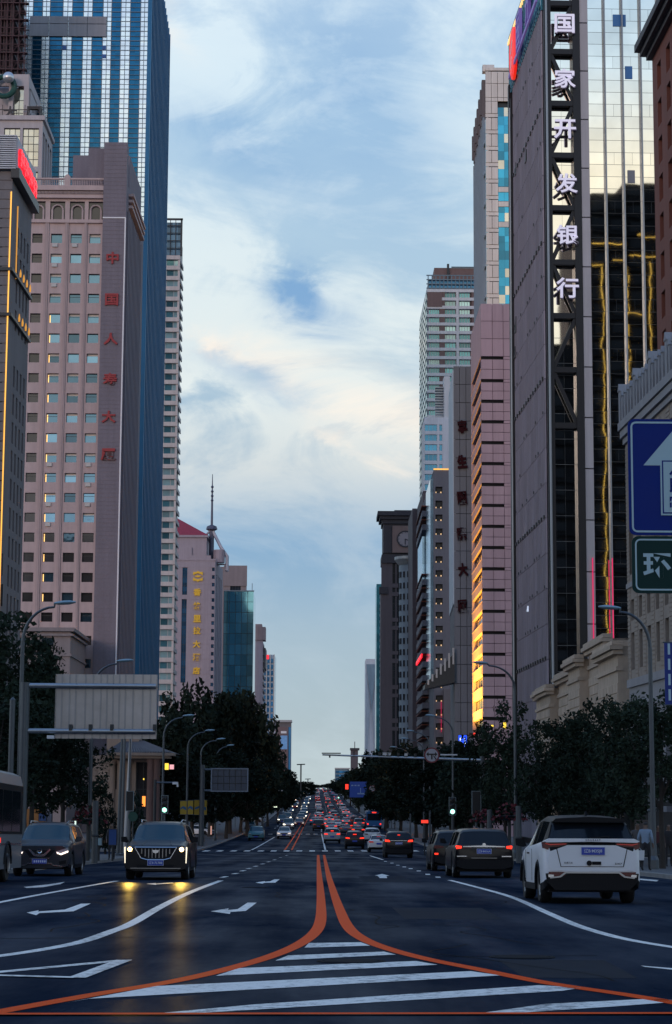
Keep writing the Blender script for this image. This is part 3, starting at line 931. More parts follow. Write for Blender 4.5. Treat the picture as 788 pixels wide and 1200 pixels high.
# ---------------------------------------------------------------- cream framed building with roof lettering
CREAM = mat('cream_frame', (0.46, 0.42, 0.43), .7, noise=(1, .1))
YG = glass('sunset_glass', (0.62, 0.60, 0.52), 0.7, 0.08, .35, wave=.05, wscale=.4)
A = X(-30, 140, 337); B = X(50.5, 140, 337); C = X(62.5, 140, 350)
f = Face(A, B); s = Face(B, C)
zb = zr(337); zt = f.Z(141, 40)
r = thing('framed_building', 'cream framed building with dark roof lettering and a green ring between two towers', 'building', (B[0], B[1], zb))
core(r, [(A[0], A[1] + .7), (B[0] - .6, B[1] + .7), (C[0] - .6, C[1]), (A[0], C[1])], zb, zt - .3, FR_DK, 'wall')
cells = []
xs = ((-20, -3), (4.5, 23.5), (26.5, 45.5))
ys = ((150, 195), (201, 219), (225, 270), (276, 300))
for a, b in xs:
    for y0, y1 in ys: cells.append((f.U(a, 170), f.U(b, 170), f.Z(y1, 30), f.Z(y0, 30)))
f.put('wall', wall_sheet(0, f.L, zb, zt, cells, .5), CREAM, r)
for c in cells:
    nz = 5 if c[3] - c[2] > 4 else 2
    w = f.put('window', window_mesh(c[1]-c[0], c[3]-c[2], [FR_DK, YG], 3, nz, .1, None, False), None, r, (c[0], .4, c[2]))
    pw, ph = (c[1]-c[0]) / 3, (c[3]-c[2]) / nz
    for i in range(3):
        for j in range(nz):
            link('pane', pane_mesh(pw, ph, YG), w, (i * pw, 0, j * ph), 0, local=True)
sc_ = []
for i in range(4):
    for zz0, zz1 in ((219, 152), (300, 226)): sc_.append((s.L * (.06 + .235 * i), s.L * (.24 + .235 * i), f.Z(zz0, 50), f.Z(zz1, 50)))
s.put('wall', wall_sheet(0, s.L, zb, zt, sc_, .5), CREAM, r)
for c in sc_:
    s.put('window', window_mesh(c[1]-c[0], c[3]-c[2], [FR_DK, HGL], 1, 6, .1), None, r, (c[0], .4, c[2]))
f.put('parapet', MB().box(0, f.L + .4, -.4, .5, zt - .02, zt + .8), CREAM, r)
s.put('parapet', MB().box(.5, s.L, -.4, .5, zt - .01, zt + .79), CREAM, r)
# penthouse and its roof sign
zq = f.Z(96, 20); uq = f.U(32, 110); uq2 = f.U(39, 110)
f.put('penthouse_frame', MB().box(0, uq, 2, 2.6, zq, zq + 2.2).box(uq - .9, uq, 2.01, 2.6, zt, zq).box(uq - 3.6, uq - 2.8, 2.01, 2.6, zt, zq).box(0, uq, 4, 12, zt, zq + .3).box(uq - .8, uq, 2.6, 16, zq, zq + 2.19), CREAM, r)
f.put('penthouse_window', window_mesh(2.0, (zq - zt), [FR_DK, YG], 2, 3, .1), None, r, (uq - 2.85, 3.0, zt))
f.put('penthouse_back', MB().box(uq - 7, uq - 3, 5, 9, zq, f.Z(82, 10)), CREAM, r)
DKCH = mat('dark_lettering', (0.02, 0.02, 0.025), .5)
lf = MB()
for k in range(7): lf.box(f.L - 13.5 + k * 2, f.L - 13.4 + k * 2, 1.3, 1.4, zt + .8, f.Z(120, 40))
lf.box(f.L - 14, f.L, 1.3, 1.4, f.Z(126, 40), f.Z(126, 40) + .12); lf.box(f.L - 14, f.L, 1.3, 1.4, zt + 1.2, zt + 1.35)
f.put('sign_frame', lf, DKCH, r)
for ch, x in (('大', 11), ('厦', 38)):
    o = f.put('sign_character', text_mesh(ch, DKCH, .05, .02), None, r, (f.U(x, 130), 1.1, f.Z(129, 40)))
    h = 15 * 337 / F; o.scale = (h * 1.15, 2, h)
o = s.put('side_sign_frame', MB(), DKCH, r) if False else None
ls = MB()
for k in range(12): ls.box(s.L * k / 12, s.L * k / 12 + .5, .5, .7, zt + .8, f.Z(118 + k * .9, 50) + (k % 3) * .5 - 1)
ls.box(0, s.L, .5, .6, zt + 1.5, zt + 1.7)
s.put('side_sign', ls, DKCH, r)
cx, cz = f.uz(4, 99)
ring = MB(); R0 = 12.5 * 337 / F
ring.tube([(cx + R0 * math.cos(a * math.pi / 16), 1.0, cz + R0 * math.sin(a * math.pi / 16)) for a in range(33)], R0 * .28, 8)
f.put('green_ring', ring, mat('green_sign', (0.012, 0.075, 0.06), .5), r, smooth=True)
bx, bz = f.uz(10.5, 91.5)
o = f.put('silver_ball', MB().lathe([(1.02 * math.sin(t * math.pi / 12), -1.02 * math.cos(t * math.pi / 12)) for t in range(13)], 18), mat('silver', (.62, .64, .66), .3, metal=.7), r, (bx, -.3, bz), smooth=True)

# ---------------------------------------------------------------- beige office with gold light strips (far left)
BEIGE = mat('beige_stone', (0.19, 0.175, 0.18), .75, noise=(1.5, .2))
A = X(-30, 300, 155); B = X(12.5, 300, 155); C = X(36, 300, 164.5)
f = Face(A, B); s = Face(B, C)
zb = zr(155) - .3; zt = f.Z(211, 5)
r = thing('stone_office', 'beige stone office with gold light strips and a red roof sign at the left edge', 'office building', (B[0], B[1], zb))
core(r, [(A[0], A[1] + .4), (B[0] - .35, B[1] + .4), (C[0] - .35, C[1]), (A[0], C[1])], zb, zt - .1, BEIGE, 'wall')
fcells = []
for y0 in range(252, 720, 36): fcells.append((f.U(-20, y0), f.U(3.2, y0), f.Z(y0 + 26, 0), f.Z(y0, 0)))
f.put('wall', wall_sheet(0, f.L, zb, zt, fcells, .3), BEIGE, r)
windows(f, fcells, [FR_DK, HGD], r, .25, nx=2, nz=2)
scells = []
z = zb + 12; k = 0
while z < zt - 3:
    if k not in (12, 18):
        for i in range(4):
            u = s.L * (.30 + .17 * i); scells.append((u, u + s.L * .075, z, z + 1.75))
    z += 2.35; k += 1
s.put('wall', wall_sheet(0, s.L, zb, zt, scells, .25), BEIGE, r)
for c in scells: s.put('window', window_mesh(c[1]-c[0], c[3]-c[2], [FR_DK, HGD], 1, 2, .06), None, r, (c[0], .2, c[2]))
jm = MB(); z = zb
while z < zt: jm.box(0, f.L, -.06, 0, z, z + .72); z += .8
f.put('stone_courses', jm, BEIGE, r, kind='stuff')
for y in (316, 369):
    zz = f.Z(y, 10)
    f.put('cornice', MB().box(0, f.L + .25, -.28, 0, zz - .12, zz + .14), FR_DK, r)
    s.put('cornice', MB().box(.01, s.L, -.25, 0, zz - .11, zz + .13), FR_DK, r)
    for i in range(4):
        u = s.L * (.335 + .17 * i)
        s.put('uplight', MB().lathe([(0, 0), (.07, .02), (.09, .3), (.03, .65), (0, .7)], 8), GLU, r, (u, -.3, zz + .2))
zl = f.Z(318, 10)
f.put('light_strip', MB().box(f.L - .12, f.L - .02, -.12, -.06, f.Z(725, 5), zt - 1), GLD, r)
s.put('light_strip', MB().box(s.L * .24, s.L * .24 + .07, -.12, -.03, zl, zt - 1.5), GLU, r)
PLATE = mat('white_louvre', (0.62, 0.63, 0.66), .5, noise=(.8, .1))
zs0, zs1 = f.Z(200, 5), f.Z(159.5, 5); 
lv = MB(); n = 16
for i in range(n):
    zz = zs0 + (zs1 - zs0) * i / n; lv.box(0, f.L + .3, -.5 - .0, .2, zz + .04, zz + (zs1 - zs0) / n - .06)
f.put('roof_louvre', lv, PLATE, r)
f.put('roof_screen', MB().box(0, f.L + .25, -.3, .4, zs0, zs1 - .1), FR_DK, r)
s.put('roof_screen', MB().box(-.3, s.L, -.28, .2, zs0 + .1, zs1), mat('pale_screen', (.5, .53, .57), .5), r)
s.put('roof_edge', MB().box(-.4, s.L + .2, -.6, .1, zs0 - .7, zs0 + .1), FR_DK, r)
REDL = mat('red_light', (0.8, 0.02, 0.03), .4, emit=((1.0, 0.015, 0.03), 1.1))
for i, (h0, h1, k) in enumerate(((-.26, .24, 2), (-.28, .27, 3), (-.26, .25, 3), (-.27, .26, 2))):      # thick brushed strokes seen almost edge on
    u, z, hh, w = s.L * (.07 + .225 * i), (zs0 + zs1) / 2 - .12 * i, zs1 - zs0, s.L * .21
    mb = MB()
    for j in range(k):
        x0 = w * (j + .15) / k
        mb.prism([(x0, h0 * hh + .3 * j), (x0 + w / k * .62, h0 * hh + .1 * j), (x0 + w / k * .7, h1 * hh - .2 * j), (x0 + .05, h1 * hh - .05)], -.5 - .012 * j, -.18, 'y')
    mb.box(0, w * .95, -.52, -.18, .08 * hh, .15 * hh); mb.box(.04, w * .9, -.53, -.19, -.12 * hh, -.05 * hh)
    s.put('sign_character', mb, REDL, r, (u, 0, z))

# ---------------------------------------------------------------- banded apartment tower
BANDM = mat('band_concrete', (0.55, 0.50, 0.48), .75, noise=(.8, .15))
TEALG = glass('teal_glass', (0.10, 0.26, 0.29), 0.6, .1, .8, wave=.03, wscale=.4)
TEALP = glass('pale_teal_glass', (0.36, 0.56, 0.56), 0.5, .12, .6)
A = X(172, 300, 540); B = X(211.5, 300, 540); C = X(215.5, 300, 552)
f = Face(A, B); s = Face(B, C)
zb = zr(540) - .3; zt = f.Z(300, 205)
r = thing('apartment_tower', 'slim apartment tower of beige balcony bands beside the blue glass skyscraper', 'apartment tower', (B[0], B[1], zb))
core(r, [(A[0], A[1] + .8), (B[0] - .5, B[1] + .8), (C[0] - .5, C[1]), (A[0], C[1] + 8)], zb, zt, FR_DK, 'wall')
pitch_ = 12.75 * 540 / F
n = int((zt - zb) / pitch_); z = zt - .9
for i in range(n):
    f.put('balcony_band', cached('bandA', lambda: MB().box(0, f.L - .02, -.5, .9, 0, 1.15).mesh('balcony_band', BANDM)), None, r, (0, 0, z - .2))
    ww = f.L - f.U(187, 300) - .2
    w = f.put('window', cached('winA', lambda: MB().box(0, ww, 0, .1, 0, .08).box(0, ww, 0, .1, 1.75, 1.82).box(ww * .36, ww * .38, 0, .1, .08, 1.75).box(ww * .72, ww * .75, 0, .1, .08, 1.75).mesh('window', FR_LT)), None, r, (f.U(187, 300), .35, z - pitch_ + .95))
    for k, (p, q) in enumerate(((0, .36), (.38, .72), (.75, 1.0))):
        link('pane', pane_mesh(ww * (q - p), 1.8, TEALP if (k == 2 or random.random() < .25) else TEALG), w, (ww * p, 0, 0), 0, local=True)
    s.put('balcony_return', cached('bandB', lambda: MB().box(0, s.L, -.02, .3, 0, 1.15).mesh('balcony_return', BANDM)), None, r, (0, 0, z - .19))
    z -= pitch_
f.put('corner_pier', MB().box(f.L - .6, f.L - .02, -.2, .9, zb, zt), BANDM, r)
zc = f.Z(256, 200)
cg = MB(); cg.box(0, f.L + .6, -.3, .2, zc - .5, zc); cg.box(f.L, f.L + .5, -.3, .2, zt, zc)
for i in range(7): cg.box(f.L - i * 1.5, f.L - i * 1.5 + .18, -.2, .1, zt, zc)
for i in range(5): cg.box(0, f.L + .5, -.2, .1, zt + (zc - zt) * i / 5, zt + (zc - zt) * i / 5 + .18)
f.put('crown_frame', cg, FR_DK, r)
f.put('crown_glass', MB().box(0, f.L, .6, .8, zt, zc - 1), glass('crown_glass', (.06, .12, .2), .6, .15, .8, pane=(1.5, 50, 1.8)), r)
f.put('crown_slab', MB().box(0, f.L, .8, 9, zt, zt + (zc - zt) * .45), FR_DK, r)

# ---------------------------------------------------------------- hotel with gold characters, red roof and mast
LILAC = mat('lilac_stone', (0.35, 0.30, 0.34), .75, noise=(.7, .12))
REDR = mat('red_roof', (0.30, 0.035, 0.06), .6, noise=(.8, .25))
A = X(204, 700, 630); B = X(252, 700, 630); C = X(261, 700, 655)
f = Face(A, B); s = Face(B, C)
zb = zr(630) - .3; zt = f.Z(657, 230)
r = thing('hotel_tower', 'lilac stone hotel with a vertical line of gold characters and a red hipped roof', 'hotel', (B[0], B[1], zb))
cells = []
for i in range(17):
    y = 665 + 9.0 * i; cells.append((f.U(248, 720), f.U(251.2, 720), f.Z(y + 4.3, 250), f.Z(y, 250)))
bl = [(f.U(213.3, 720), f.U(219, 720), f.Z(697, 216), f.Z(665, 216)), (f.U(213, 720), f.U(218.8, 720), f.Z(800, 216), f.Z(702, 216))]
f.put('wall', wall_sheet(0, f.L, zb, zt, cells + bl, .5), LILAC, r)
windows(f, cells, [FR_DK, HGL], r, .4, panes=False)
BG2 = glass('stair_glass', (.03, .14, .28), .6, .12, .7, pane=(50, 50, 1.4))
for c in bl: f.put('stair_window', window_mesh(c[1]-c[0], c[3]-c[2], [FR_DK, BG2], 2, max(2, int((c[3]-c[2]) / 2.4)), .12), None, r, (c[0], .4, c[2]))
core(r, [(A[0], A[1] + .6), (B[0] - .4, B[1] + .6), (C[0] - .4, C[1]), (A[0], C[1])], zb, zt - .2, LILAC, 'wall')
s.put('wall', wall_sheet(0, s.L, zb, zt, [(s.L * (.15 + .2 * i), s.L * (.25 + .2 * i), zb + 20, zt - 4) for i in range(4)], .3), LILAC, r)
s.put('side_glass', MB().box(0, s.L, .25, .3, zb + 10, zt - 3), BG2, r)
f.put('parapet', MB().box(0, f.L + .2, -.2, .6, zt - .01, zt + .6).box(0, f.L + .1, -.1, 0, zt - 2.2, zt - 2.0), LILAC, r)
jn = MB()
for i in range(8): jn.box(f.U(222, 720), f.U(246.5, 720), -.06, 0, zt - 3 - i * 4.8, zt - 3 - i * 4.8 + 4.7)
f.put('stone_courses', jn, LILAC, r, kind='stuff')
uE = f.U(242, 640); zE = f.Z(629, 225)
f.put('upper_block', MB().box(-2, uE, 1.5, 16, zt, zE).box(-2, f.U(225, 640), .9, 1.5, zt, f.Z(641, 220)).box(-2.5, uE + .5, 1.0, 16.5, zE - .01, zE + .7), LILAC, r)
ap = f.Z(600, 205); ua = f.U(200, 640)
rf = MB(); base = [(ua * 2 - uE, 1), (uE + .6, 1), (uE + .6, 17), (ua * 2 - uE, 17)]
apx = (ua, 9, ap)
for k in range(4): rf.poly([(base[k][0], base[k][1], zE + .7), (base[(k+1) % 4][0], base[(k+1) % 4][1], zE + .7), apx])
f.put('roof', rf, REDR, r)
sb = MB(); us_ = f.U(246.8, 620)
zsb, zsm, zst = f.Z(655, 247), f.Z(618, 247), f.Z(551, 247)
sb.tube([(us_, 8, zt), (us_, 8, zsm)], .8, 8)
sb.lathe([(1.2, zsm), (1.9, zsm + .4), (1.6, zsm + 1.4), (.7, zsm + 1.8)], 10, c=(us_, 8, 0))
sb.tube([(us_, 8, zsm), (us_, 8, zsm + 10), (us_, 8, zst)], [.42, .32, .10], 8)
for k in range(4): sb.lathe([(.3, zsm + 9.6 + k * 1.5), (.5, zsm + 10.0 + k * 1.5), (.3, zsm + 10.4 + k * 1.5)], 8, c=(us_, 8, 0))
f.put('antenna_mast', sb, mat('mast_steel', (.10, .11, .16), .5, metal=.4), r)
st = MB(); ue2 = f.U(265, 655)
for yy in (6.5, 9.5):
    st.tube([(us_, 8, zsm + .5), (us_ + (ue2 - us_) * .62, yy, zsb + (zsm - zsb) * .45), (ue2, yy, zsb + (zsm - zsb) * .18), (ue2, yy, zsb - 3)], .52, 6)
    st.tube([(us_, 8, zsm + .5), (us_ - 4.3, yy, zsm - 4), (us_ - 3.2, yy, zsb + 2)], .33, 6)
st.tube([(us_, 8, zsb - 1), (ue2, 6.5, zsb - 1)], .3, 6); st.tube([(us_, 8, zsb + 1.4), (ue2, 6.5, zsb + 1.6)], .25, 6)
f.put('mast_brace', st, mat('brace_paint', (.48, .47, .52), .5), r)
f.put('tank', MB().lathe([(1.9, zt), (1.9, zt + 4.2), (0, zt + 4.3)], 12, c=(us_ + 2.6, 6, 0)), LILAC, r)
GOLD = mat('gold_lettering', (0.55, 0.33, 0.02), .45, emit=((1.0, .6, .03), .12))
for ch, y, x in zip('香格里拉大酒店', (694, 710, 725, 739, 755, 770, 786), (231.5, 231.3, 231.3, 231, 230.6, 230.4, 230.4)):
    u, z = f.uz(x, y); o = f.put('sign_character', text_mesh(ch, GOLD, .06, .035), None, r, (u, -.4, z)); h = 8.6 * 630 / F; o.scale = (h, 2, h)
u, z = f.uz(232.3, 675.5)
em = MB(); a_ = 5.6 * 630 / F; b_ = 6.4 * 630 / F
for sgn in (1, -1):
    em.prism([(u - a_, z + sgn * .35), (u - a_, z + sgn * b_ * .8), (u - a_ * .4, z + sgn * b_ * .8), (u, z + sgn * b_), (u + a_ * .4, z + sgn * b_ * .8), (u + a_, z + sgn * b_ * .8), (u + a_, z + sgn * .35), (u + a_ * .5, z + sgn * .8), (u, z + sgn * 1.0 ), (u - a_ * .5, z + sgn * .8)], -.5, -.1, 'y')
em.prism([(u - a_ * .8, z), (u, z + .35), (u + a_ * .8, z), (u, z - .35)], -.5, -.12, 'y')
f.put('emblem', em, GOLD, r)

# ---------------------------------------------------------------- the run of blocks further down the left side
def block(name, label, cat, px, y, d, depth, m, top=None):
    """plain slab with a front from px[0] to px[1] and a street side to px[2]; returns root and faces"""
    A = X(px[0], y, d); B = X(px[1], y, d); C = X(px[2], y, d + depth)
    f, s = Face(A, B), Face(B, C) if px[2] > px[1] else Face(A, B)
    zb = zr(d) - .5; zt = f.Z(y, px[0] / 2 + px[1] / 2)
    r = thing(name, label, cat, (B[0], B[1], zb))
    core(r, [(A[0], A[1] + .5), (B[0] - .3, B[1] + .5), (C[0] - .3, C[1]), (A[0], C[1] + .2)], zb, zt - .05, m, 'wall')
    return r, f, s, zb, zt
DKGREY = mat('dark_grey_panel', (0.13, 0.12, 0.13), .7, noise=(.5, .2))
r, f, s, zb, zt = block('grey_block', 'grey block with one dark window bay behind the teal glass block', 'building', (255, 289, 290.5), 664, 760, 20, mat('mauve_panel', (0.24, 0.20, 0.21), .75, noise=(.4, .15)))
c = (f.U(270, 680), f.U(282.5, 680), f.Z(694, 276), f.Z(667, 276))
f.put('wall', wall_sheet(0, f.L, zb, zt, [c], .5), MATS['mauve_panel'], r)
f.put('wall_band', MB().box(f.U(262.5, 680), f.L + .3, -.4, .3, zt - 7.6, zt + .4), MATS['mauve_panel'], r)
windows(f, [c], [FR_DK, glass('black_glass', (.02, .035, .06), .5, .1, .5)], r, .4, nx=4, nz=3, fr=.15)
f.put('window_bars', MB().box(0, .1, 0, .1, 0, .1), FR_DK, r, (c[0], .3, c[2])) if False else None

r, f, s, zb, zt = block('glass_block', 'teal glass office block with mirrored panes beyond the lilac hotel', 'office building', (262.5, 297.5, 300), 693, 675, 24, FR_DK)
OFG = glass('green_mirror', (0.26, 0.55, 0.56), .85, .05, .5, wave=.10, wscale=.09)
nx_, nz_ = 5, 15; pw, ph = f.L / nx_, (zt - f.Z(880, 280)) / nz_
for i in range(nx_):
    for j in range(nz_):
        f.put('pane', pane_mesh(pw - .12, ph - .12, OFG), None, r, (i * pw + .06, .0, zt - (j + 1) * ph + .06))
f.put('mullion_grid', MB().box(0, f.L, .06, .12, zb, zt), FR_DK, r)
s.put('side_glass', MB().box(0, s.L, .0, .1, zb, zt - .3), OFG, r)
f.put('roof_rail', MB().box(0, f.L + .2, -.1, .1, zt + .0, zt + .35).tube([(f.L - .6, 2, zt), (f.L - .6, 2, zt + 3)], .12, 5), FR_LT, r)

r, f, s, zb, zt = block('pink_slab', 'narrow pink slab with a stepped cap beyond the teal glass block', 'building', (296, 308.5, 311), 750, 810, 30, LILAC)
f.put('wall', MB().box(0, f.L, 0, .4, zb, zt), LILAC, r)
f.put('cap', MB().box(-.3, f.L + 1.0, -.5, 9, zt - .02, zt + 5.4).box(1, f.L - .5, 0, 8, zt + 5.4, zt + 6.6), mat('rose_stone', (.33, .24, .24), .75, noise=(.6, .15)), r)
sl = MB()
for i in range(14): sl.box(0, s.L, -.3, 0, zt - 3 - i * 3, zt - 2.2 - i * 3)
s.put('ledges', sl, DKGREY, r)
s.put('bay', MB().box(s.L * .2, s.L * .8, -.9, 0, f.Z(782, 305), f.Z(758, 305)), DKGREY, r)

r, f, s, zb, zt = block('far_glass_tower', 'far pale blue glass tower with a small red sign on its top', 'tower', (308.5, 321.5, 323.8), 767, 950, 25, mat('pale_blue_wall', (.34, .46, .58), .5, noise=(.3, .2)))
FBG = glass('far_blue_glass', (.05, .22, .42), .6, .12, .8, pane=(1.8, 50, 50))
n = 17
for i in range(n):
    z = zt - 4 - i * 2.9 * 1.02
    f.put('window', cached('farw', lambda: MB().box(.3, f.L - .3, -.12, .2, 0, 2.0).mesh('window', FBG)), None, r, (0, 0, z))
fm = MB()
for u in (0, f.L * .33, f.L * .66, f.L): fm.box(u - .25, u + .25, -.35, .3, zb, zt)
f.put('fins', fm, FR_LT, r)
f.put('sign', MB().box(0, f.L * .52, -.5, -.1, f.Z(772.5, 312), f.Z(767.5, 312)), REDL, r)
s.put('side_glass', MB().box(0, s.L, -.05, .2, zb, zt), FBG, r)

r, f, s, zb, zt = block('low_shop_block', 'low shop block with a blue poster near the far end of the left trees', 'building', (316, 341.5, 342.5), 846, 1010, 20, DKGREY)
f.put('roof_edge', MB().box(0, f.L + .4, -.6, 12, zt - .1, zt + 1.0), FR_LT, r)
f.put('poster', MB().box(f.U(329, 870), f.U(337, 870), -.3, 0, f.Z(878, 333), f.Z(862, 333)), mat('blue_poster', (.10, .22, .40), .5, noise=(.8, .6), emit=((.1, .25, .5), .25)), r)
f.put('sign', MB().box(f.U(329.5, 858), f.U(336, 858), -.3, 0, f.Z(859.5, 333), f.Z(856.8, 333)), mat('white_sign', (.7, .7, .72), .5), r)
f.put('wall', MB().box(f.U(320, 870), f.L, -.1, 0, zb, zt - 2.5), mat('brown_wall', (.16, .11, .11), .8), r)
f.put('window_strip', MB().box(f.U(338, 870), f.L - .2, -.2, -.1, zb, zt - 2.6), FBG, r)

# ---------------------------------------------------------------- classical stone building on the left corner
SAND = mat('sand_stone', (0.27, 0.21, 0.17), .8, var=.25, noise=(1.2, .2))
ROOFT = mat('grey_roof', (0.10, 0.10, 0.115), .7, noise=(1.5, .25))
d0 = 190
A = X(108, 900, d0); B = X(186, 900, d0); C = X(196, 900, 200)
f = Face(A, B); s = Face(B, C); zb = zr(190)
ze = f.Z(885.5, 150)
r = thing('corner_house', 'low sandstone house with a tiled grey roof behind the flagpoles on the left', 'building', (B[0], B[1], zb))
cells = [(f.U(131, 900), f.U(137.5, 900), f.Z(925, 134), f.Z(893, 134)), (f.U(159, 930), f.U(176, 930), zb + .3, f.Z(893, 168))]
f.put('wall', wall_sheet(0, f.L, zb, ze, cells, .5), SAND, r)
core(r, [(A[0], A[1] + .7), (B[0] - .5, B[1] + .7), (C[0] - .5, C[1]), (A[0], C[1] + 8)], zb, ze - .1, SAND, 'wall')
windows(f, cells, [FR_DK, HGD], r, .4, nx=2, nz=3)
z = zb + .1; k = 0
uw = f.U(130, 900)
while z < ze - .5:                        # stone courses, block by block
    u = -.0 + (k % 2) * .55
    if k % 2: f.put('stone_block', panel_mesh(.52, .56, .07, SAND, 'stone_block', .03), None, r, (0, 0, z))
    while u < uw - .3:
        w = min(1.1, uw - u); f.put('stone_block', panel_mesh(w - .03, .56, .07, SAND, 'stone_block', .03), None, r, (u, 0, z)); u += 1.1
    z += .6; k += 1
for x in (132.5, 142, 151):
    u = f.U(x, 900); f.put('half_column', MB().lathe([(.42, zb), (.42, zb + .4), (.3, zb + .5), (.26, ze - .9), (.38, ze - .7), (.42, ze - .5)], 12, c=(u, 0, 0)), SAND, r, smooth=True)
for x in (178, 185):
    u = f.U(x, 900); f.put('column', MB().lathe([(.5, zb), (.5, zb + .5), (.36, zb + .6), (.32, ze - .7), (.45, ze - .5), (.5, ze - .3)], 14, c=(u, -1.2, 0)), mat('red_stone', (.15, .09, .08), .7, noise=(2, .2)), r, smooth=True)
f.put('eave', MB().box(f.U(128, 900), f.L + 1.6, -2.2, .5, ze - .02, ze + .25).box(f.U(130, 900), f.L + 1.2, -1.9, .4, ze - .28, ze - .02), SAND, r)
rfm = MB(); u0, u1 = f.U(128, 900), f.L + 1.6; zt_ = f.Z(868, 165); ua, ub = f.U(140, 900), f.U(165, 900)
rfm.quad((u0, -2.2, ze + .25), (u1, -2.2, ze + .25), (ub, 3, zt_), (ua, 3, zt_)); rfm.poly([(u1, -2.2, ze + .25), (u1, 9, ze + .25), (ub, 3, zt_)]); rfm.quad((u1, 9, ze + .25), (u0, 9, ze + .25), (ua, 3, zt_), (ub, 3, zt_)); rfm.poly([(u0, 9, ze + .25), (u0, -2.2, ze + .25), (ua, 3, zt_)])
ro = f.put('roof', rfm, ROOFT, r)
tl = MB()
for i in range(26):
    t = i / 26; u = u0 + (u1 - u0) * t; v = ua + (ub - ua) * t
    tl.tube([(u, -2.2, ze + .29), (v, 3, zt_ + .04)], .08, 4)
f.put('roof_ribs', tl, ROOFT, r, kind='stuff')
f.put('upper_wall', MB().box(f.U(122, 880), f.U(160, 880), 2.5, 6, ze, f.Z(862, 140)), SAND, r)
f.put('dormer', MB().box(f.U(160, 880), f.U(171, 880), -.5, 2, f.Z(883, 165), f.Z(877, 165)), FR_DK, r)
# ================================================================== RIGHT SIDE OF THE STREET
# ---------------------------------------------------------------- bank tower with white characters
BANKW = mat('mauve_metal_panel', (0.275, 0.255, 0.305), .55, metal=.15, var=0.34, noise=(.5, .12))
BLACKM = mat('black_steel', (0.012, 0.013, 0.017), .4, metal=.3)
PALEP = mat('pale_pilaster', (0.40, 0.385, 0.40), .6, var=0.12, noise=(.6, .1))
MIRR = glass('bank_mirror', (0.84, 0.83, 0.76), 1.0, 0.02, .16, wave=.020, wscale=.20)
MIRD = mat('mirror_joint', (0.16, 0.18, 0.20), .4, metal=.5)
A = X(600.5, 300, 224); B = X(638.5, 300, 198)
dirS = (Vector(B) - Vector(A)).normalized(); nrm = Vector((-dirS.y, dirS.x)); nrm = nrm if nrm.x > 0 else -nrm
Cc = tuple(Vector(B) + nrm * 24)
s = Face(A, B); f = f_bank = Face(B, Cc)
zb = zr(200) - .4; zt = s.Z(80, 599) + 3.0
r = thing('bank_tower', 'mirrored bank tower with a black steel truss carrying six white characters', 'bank tower', (B[0], B[1], zb))
D = tuple(Vector(A) + nrm * 24)
core(r, [tuple(Vector(A) + nrm * .4), tuple(Vector(B) + nrm * .4 + dirS * -.4), tuple(Vector(Cc) - dirS * .4), D], zb, zt, BLACKM, 'wall')
# street face: field of ribbed metal panels, dark reveals either side
zf = s.Z(110, 600)          # foot of the roof sign band
ua, ub = 2.2, s.L - .05
nP = 13; pw = (ub - ua) / nP
hP = 3.62
z = zf; j = 0
PW = [cached(('bankp', k), lambda: panel_mesh(pw - .03, hP - .05, .12, BANKW, 'wall_panel', .02)) for k in range(1)][0]
while z > zb + 3:
    for i in range(nP):
        if z - hP < zb: continue
        s.put('wall_panel', PW, None, r, (ua + i * pw, .0, z - hP + (.0)))
    z -= hP; j += 1
rib = MB()
for i in range(nP * 2):
    u = ua + i * pw / 2 + pw * .25; rib.box(u - .05, u + .05, -.17, -.11, zb + 4, zf)
s.put('ribs', rib, mat('mauve_rib', (.19, .165, .185), .5, metal=.2), r, kind='stuff')
vt = MB(); rr = random.Random(3)
z = zf; j = 0
while z > zb + 6:
    for i in range(nP):
        if j % 4 == 2: vt.box(ua + i * pw + .25, ua + i * pw + .85, -.24, -.1, z - hP + .02, z - hP + .38)
        elif rr.random() < .35: vt.box(ua + i * pw + .4, ua + i * pw + .6, -.2, -.1, z - hP + .1, z - hP + .4)
    z -= hP; j += 1
for x, y in ((618, 190), (606, 205), (605, 420), (606, 385), (606, 390)):
    u, zz = s.uz(x, y); vt.prism([(u - .6, zz), (u + .6, zz), (u + .6, zz + 1.3)], -.22, -.1, 'y')
s.put('vents', vt, BLACKM, r, kind='stuff')
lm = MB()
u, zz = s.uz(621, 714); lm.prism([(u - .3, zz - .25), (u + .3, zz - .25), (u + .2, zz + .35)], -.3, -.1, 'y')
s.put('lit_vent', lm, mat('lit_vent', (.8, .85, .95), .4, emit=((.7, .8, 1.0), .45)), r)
for k in range(14):       # foot of the wall: bright metal mullions
    pass
s.put('black_reveal', MB().box(.5, 1.2, -.45, .3, zb, zf + 1).box(1.6, 2.1, -.35, .3, zb, zf - 1), BLACKM, r)
s.put('edge_tube', MB().tube([(1.4, -.3, zb), (1.4, -.3, zf - 2)], .16, 6), mat('dull_steel', (.30, .33, .36), .4, metal=.5), r)
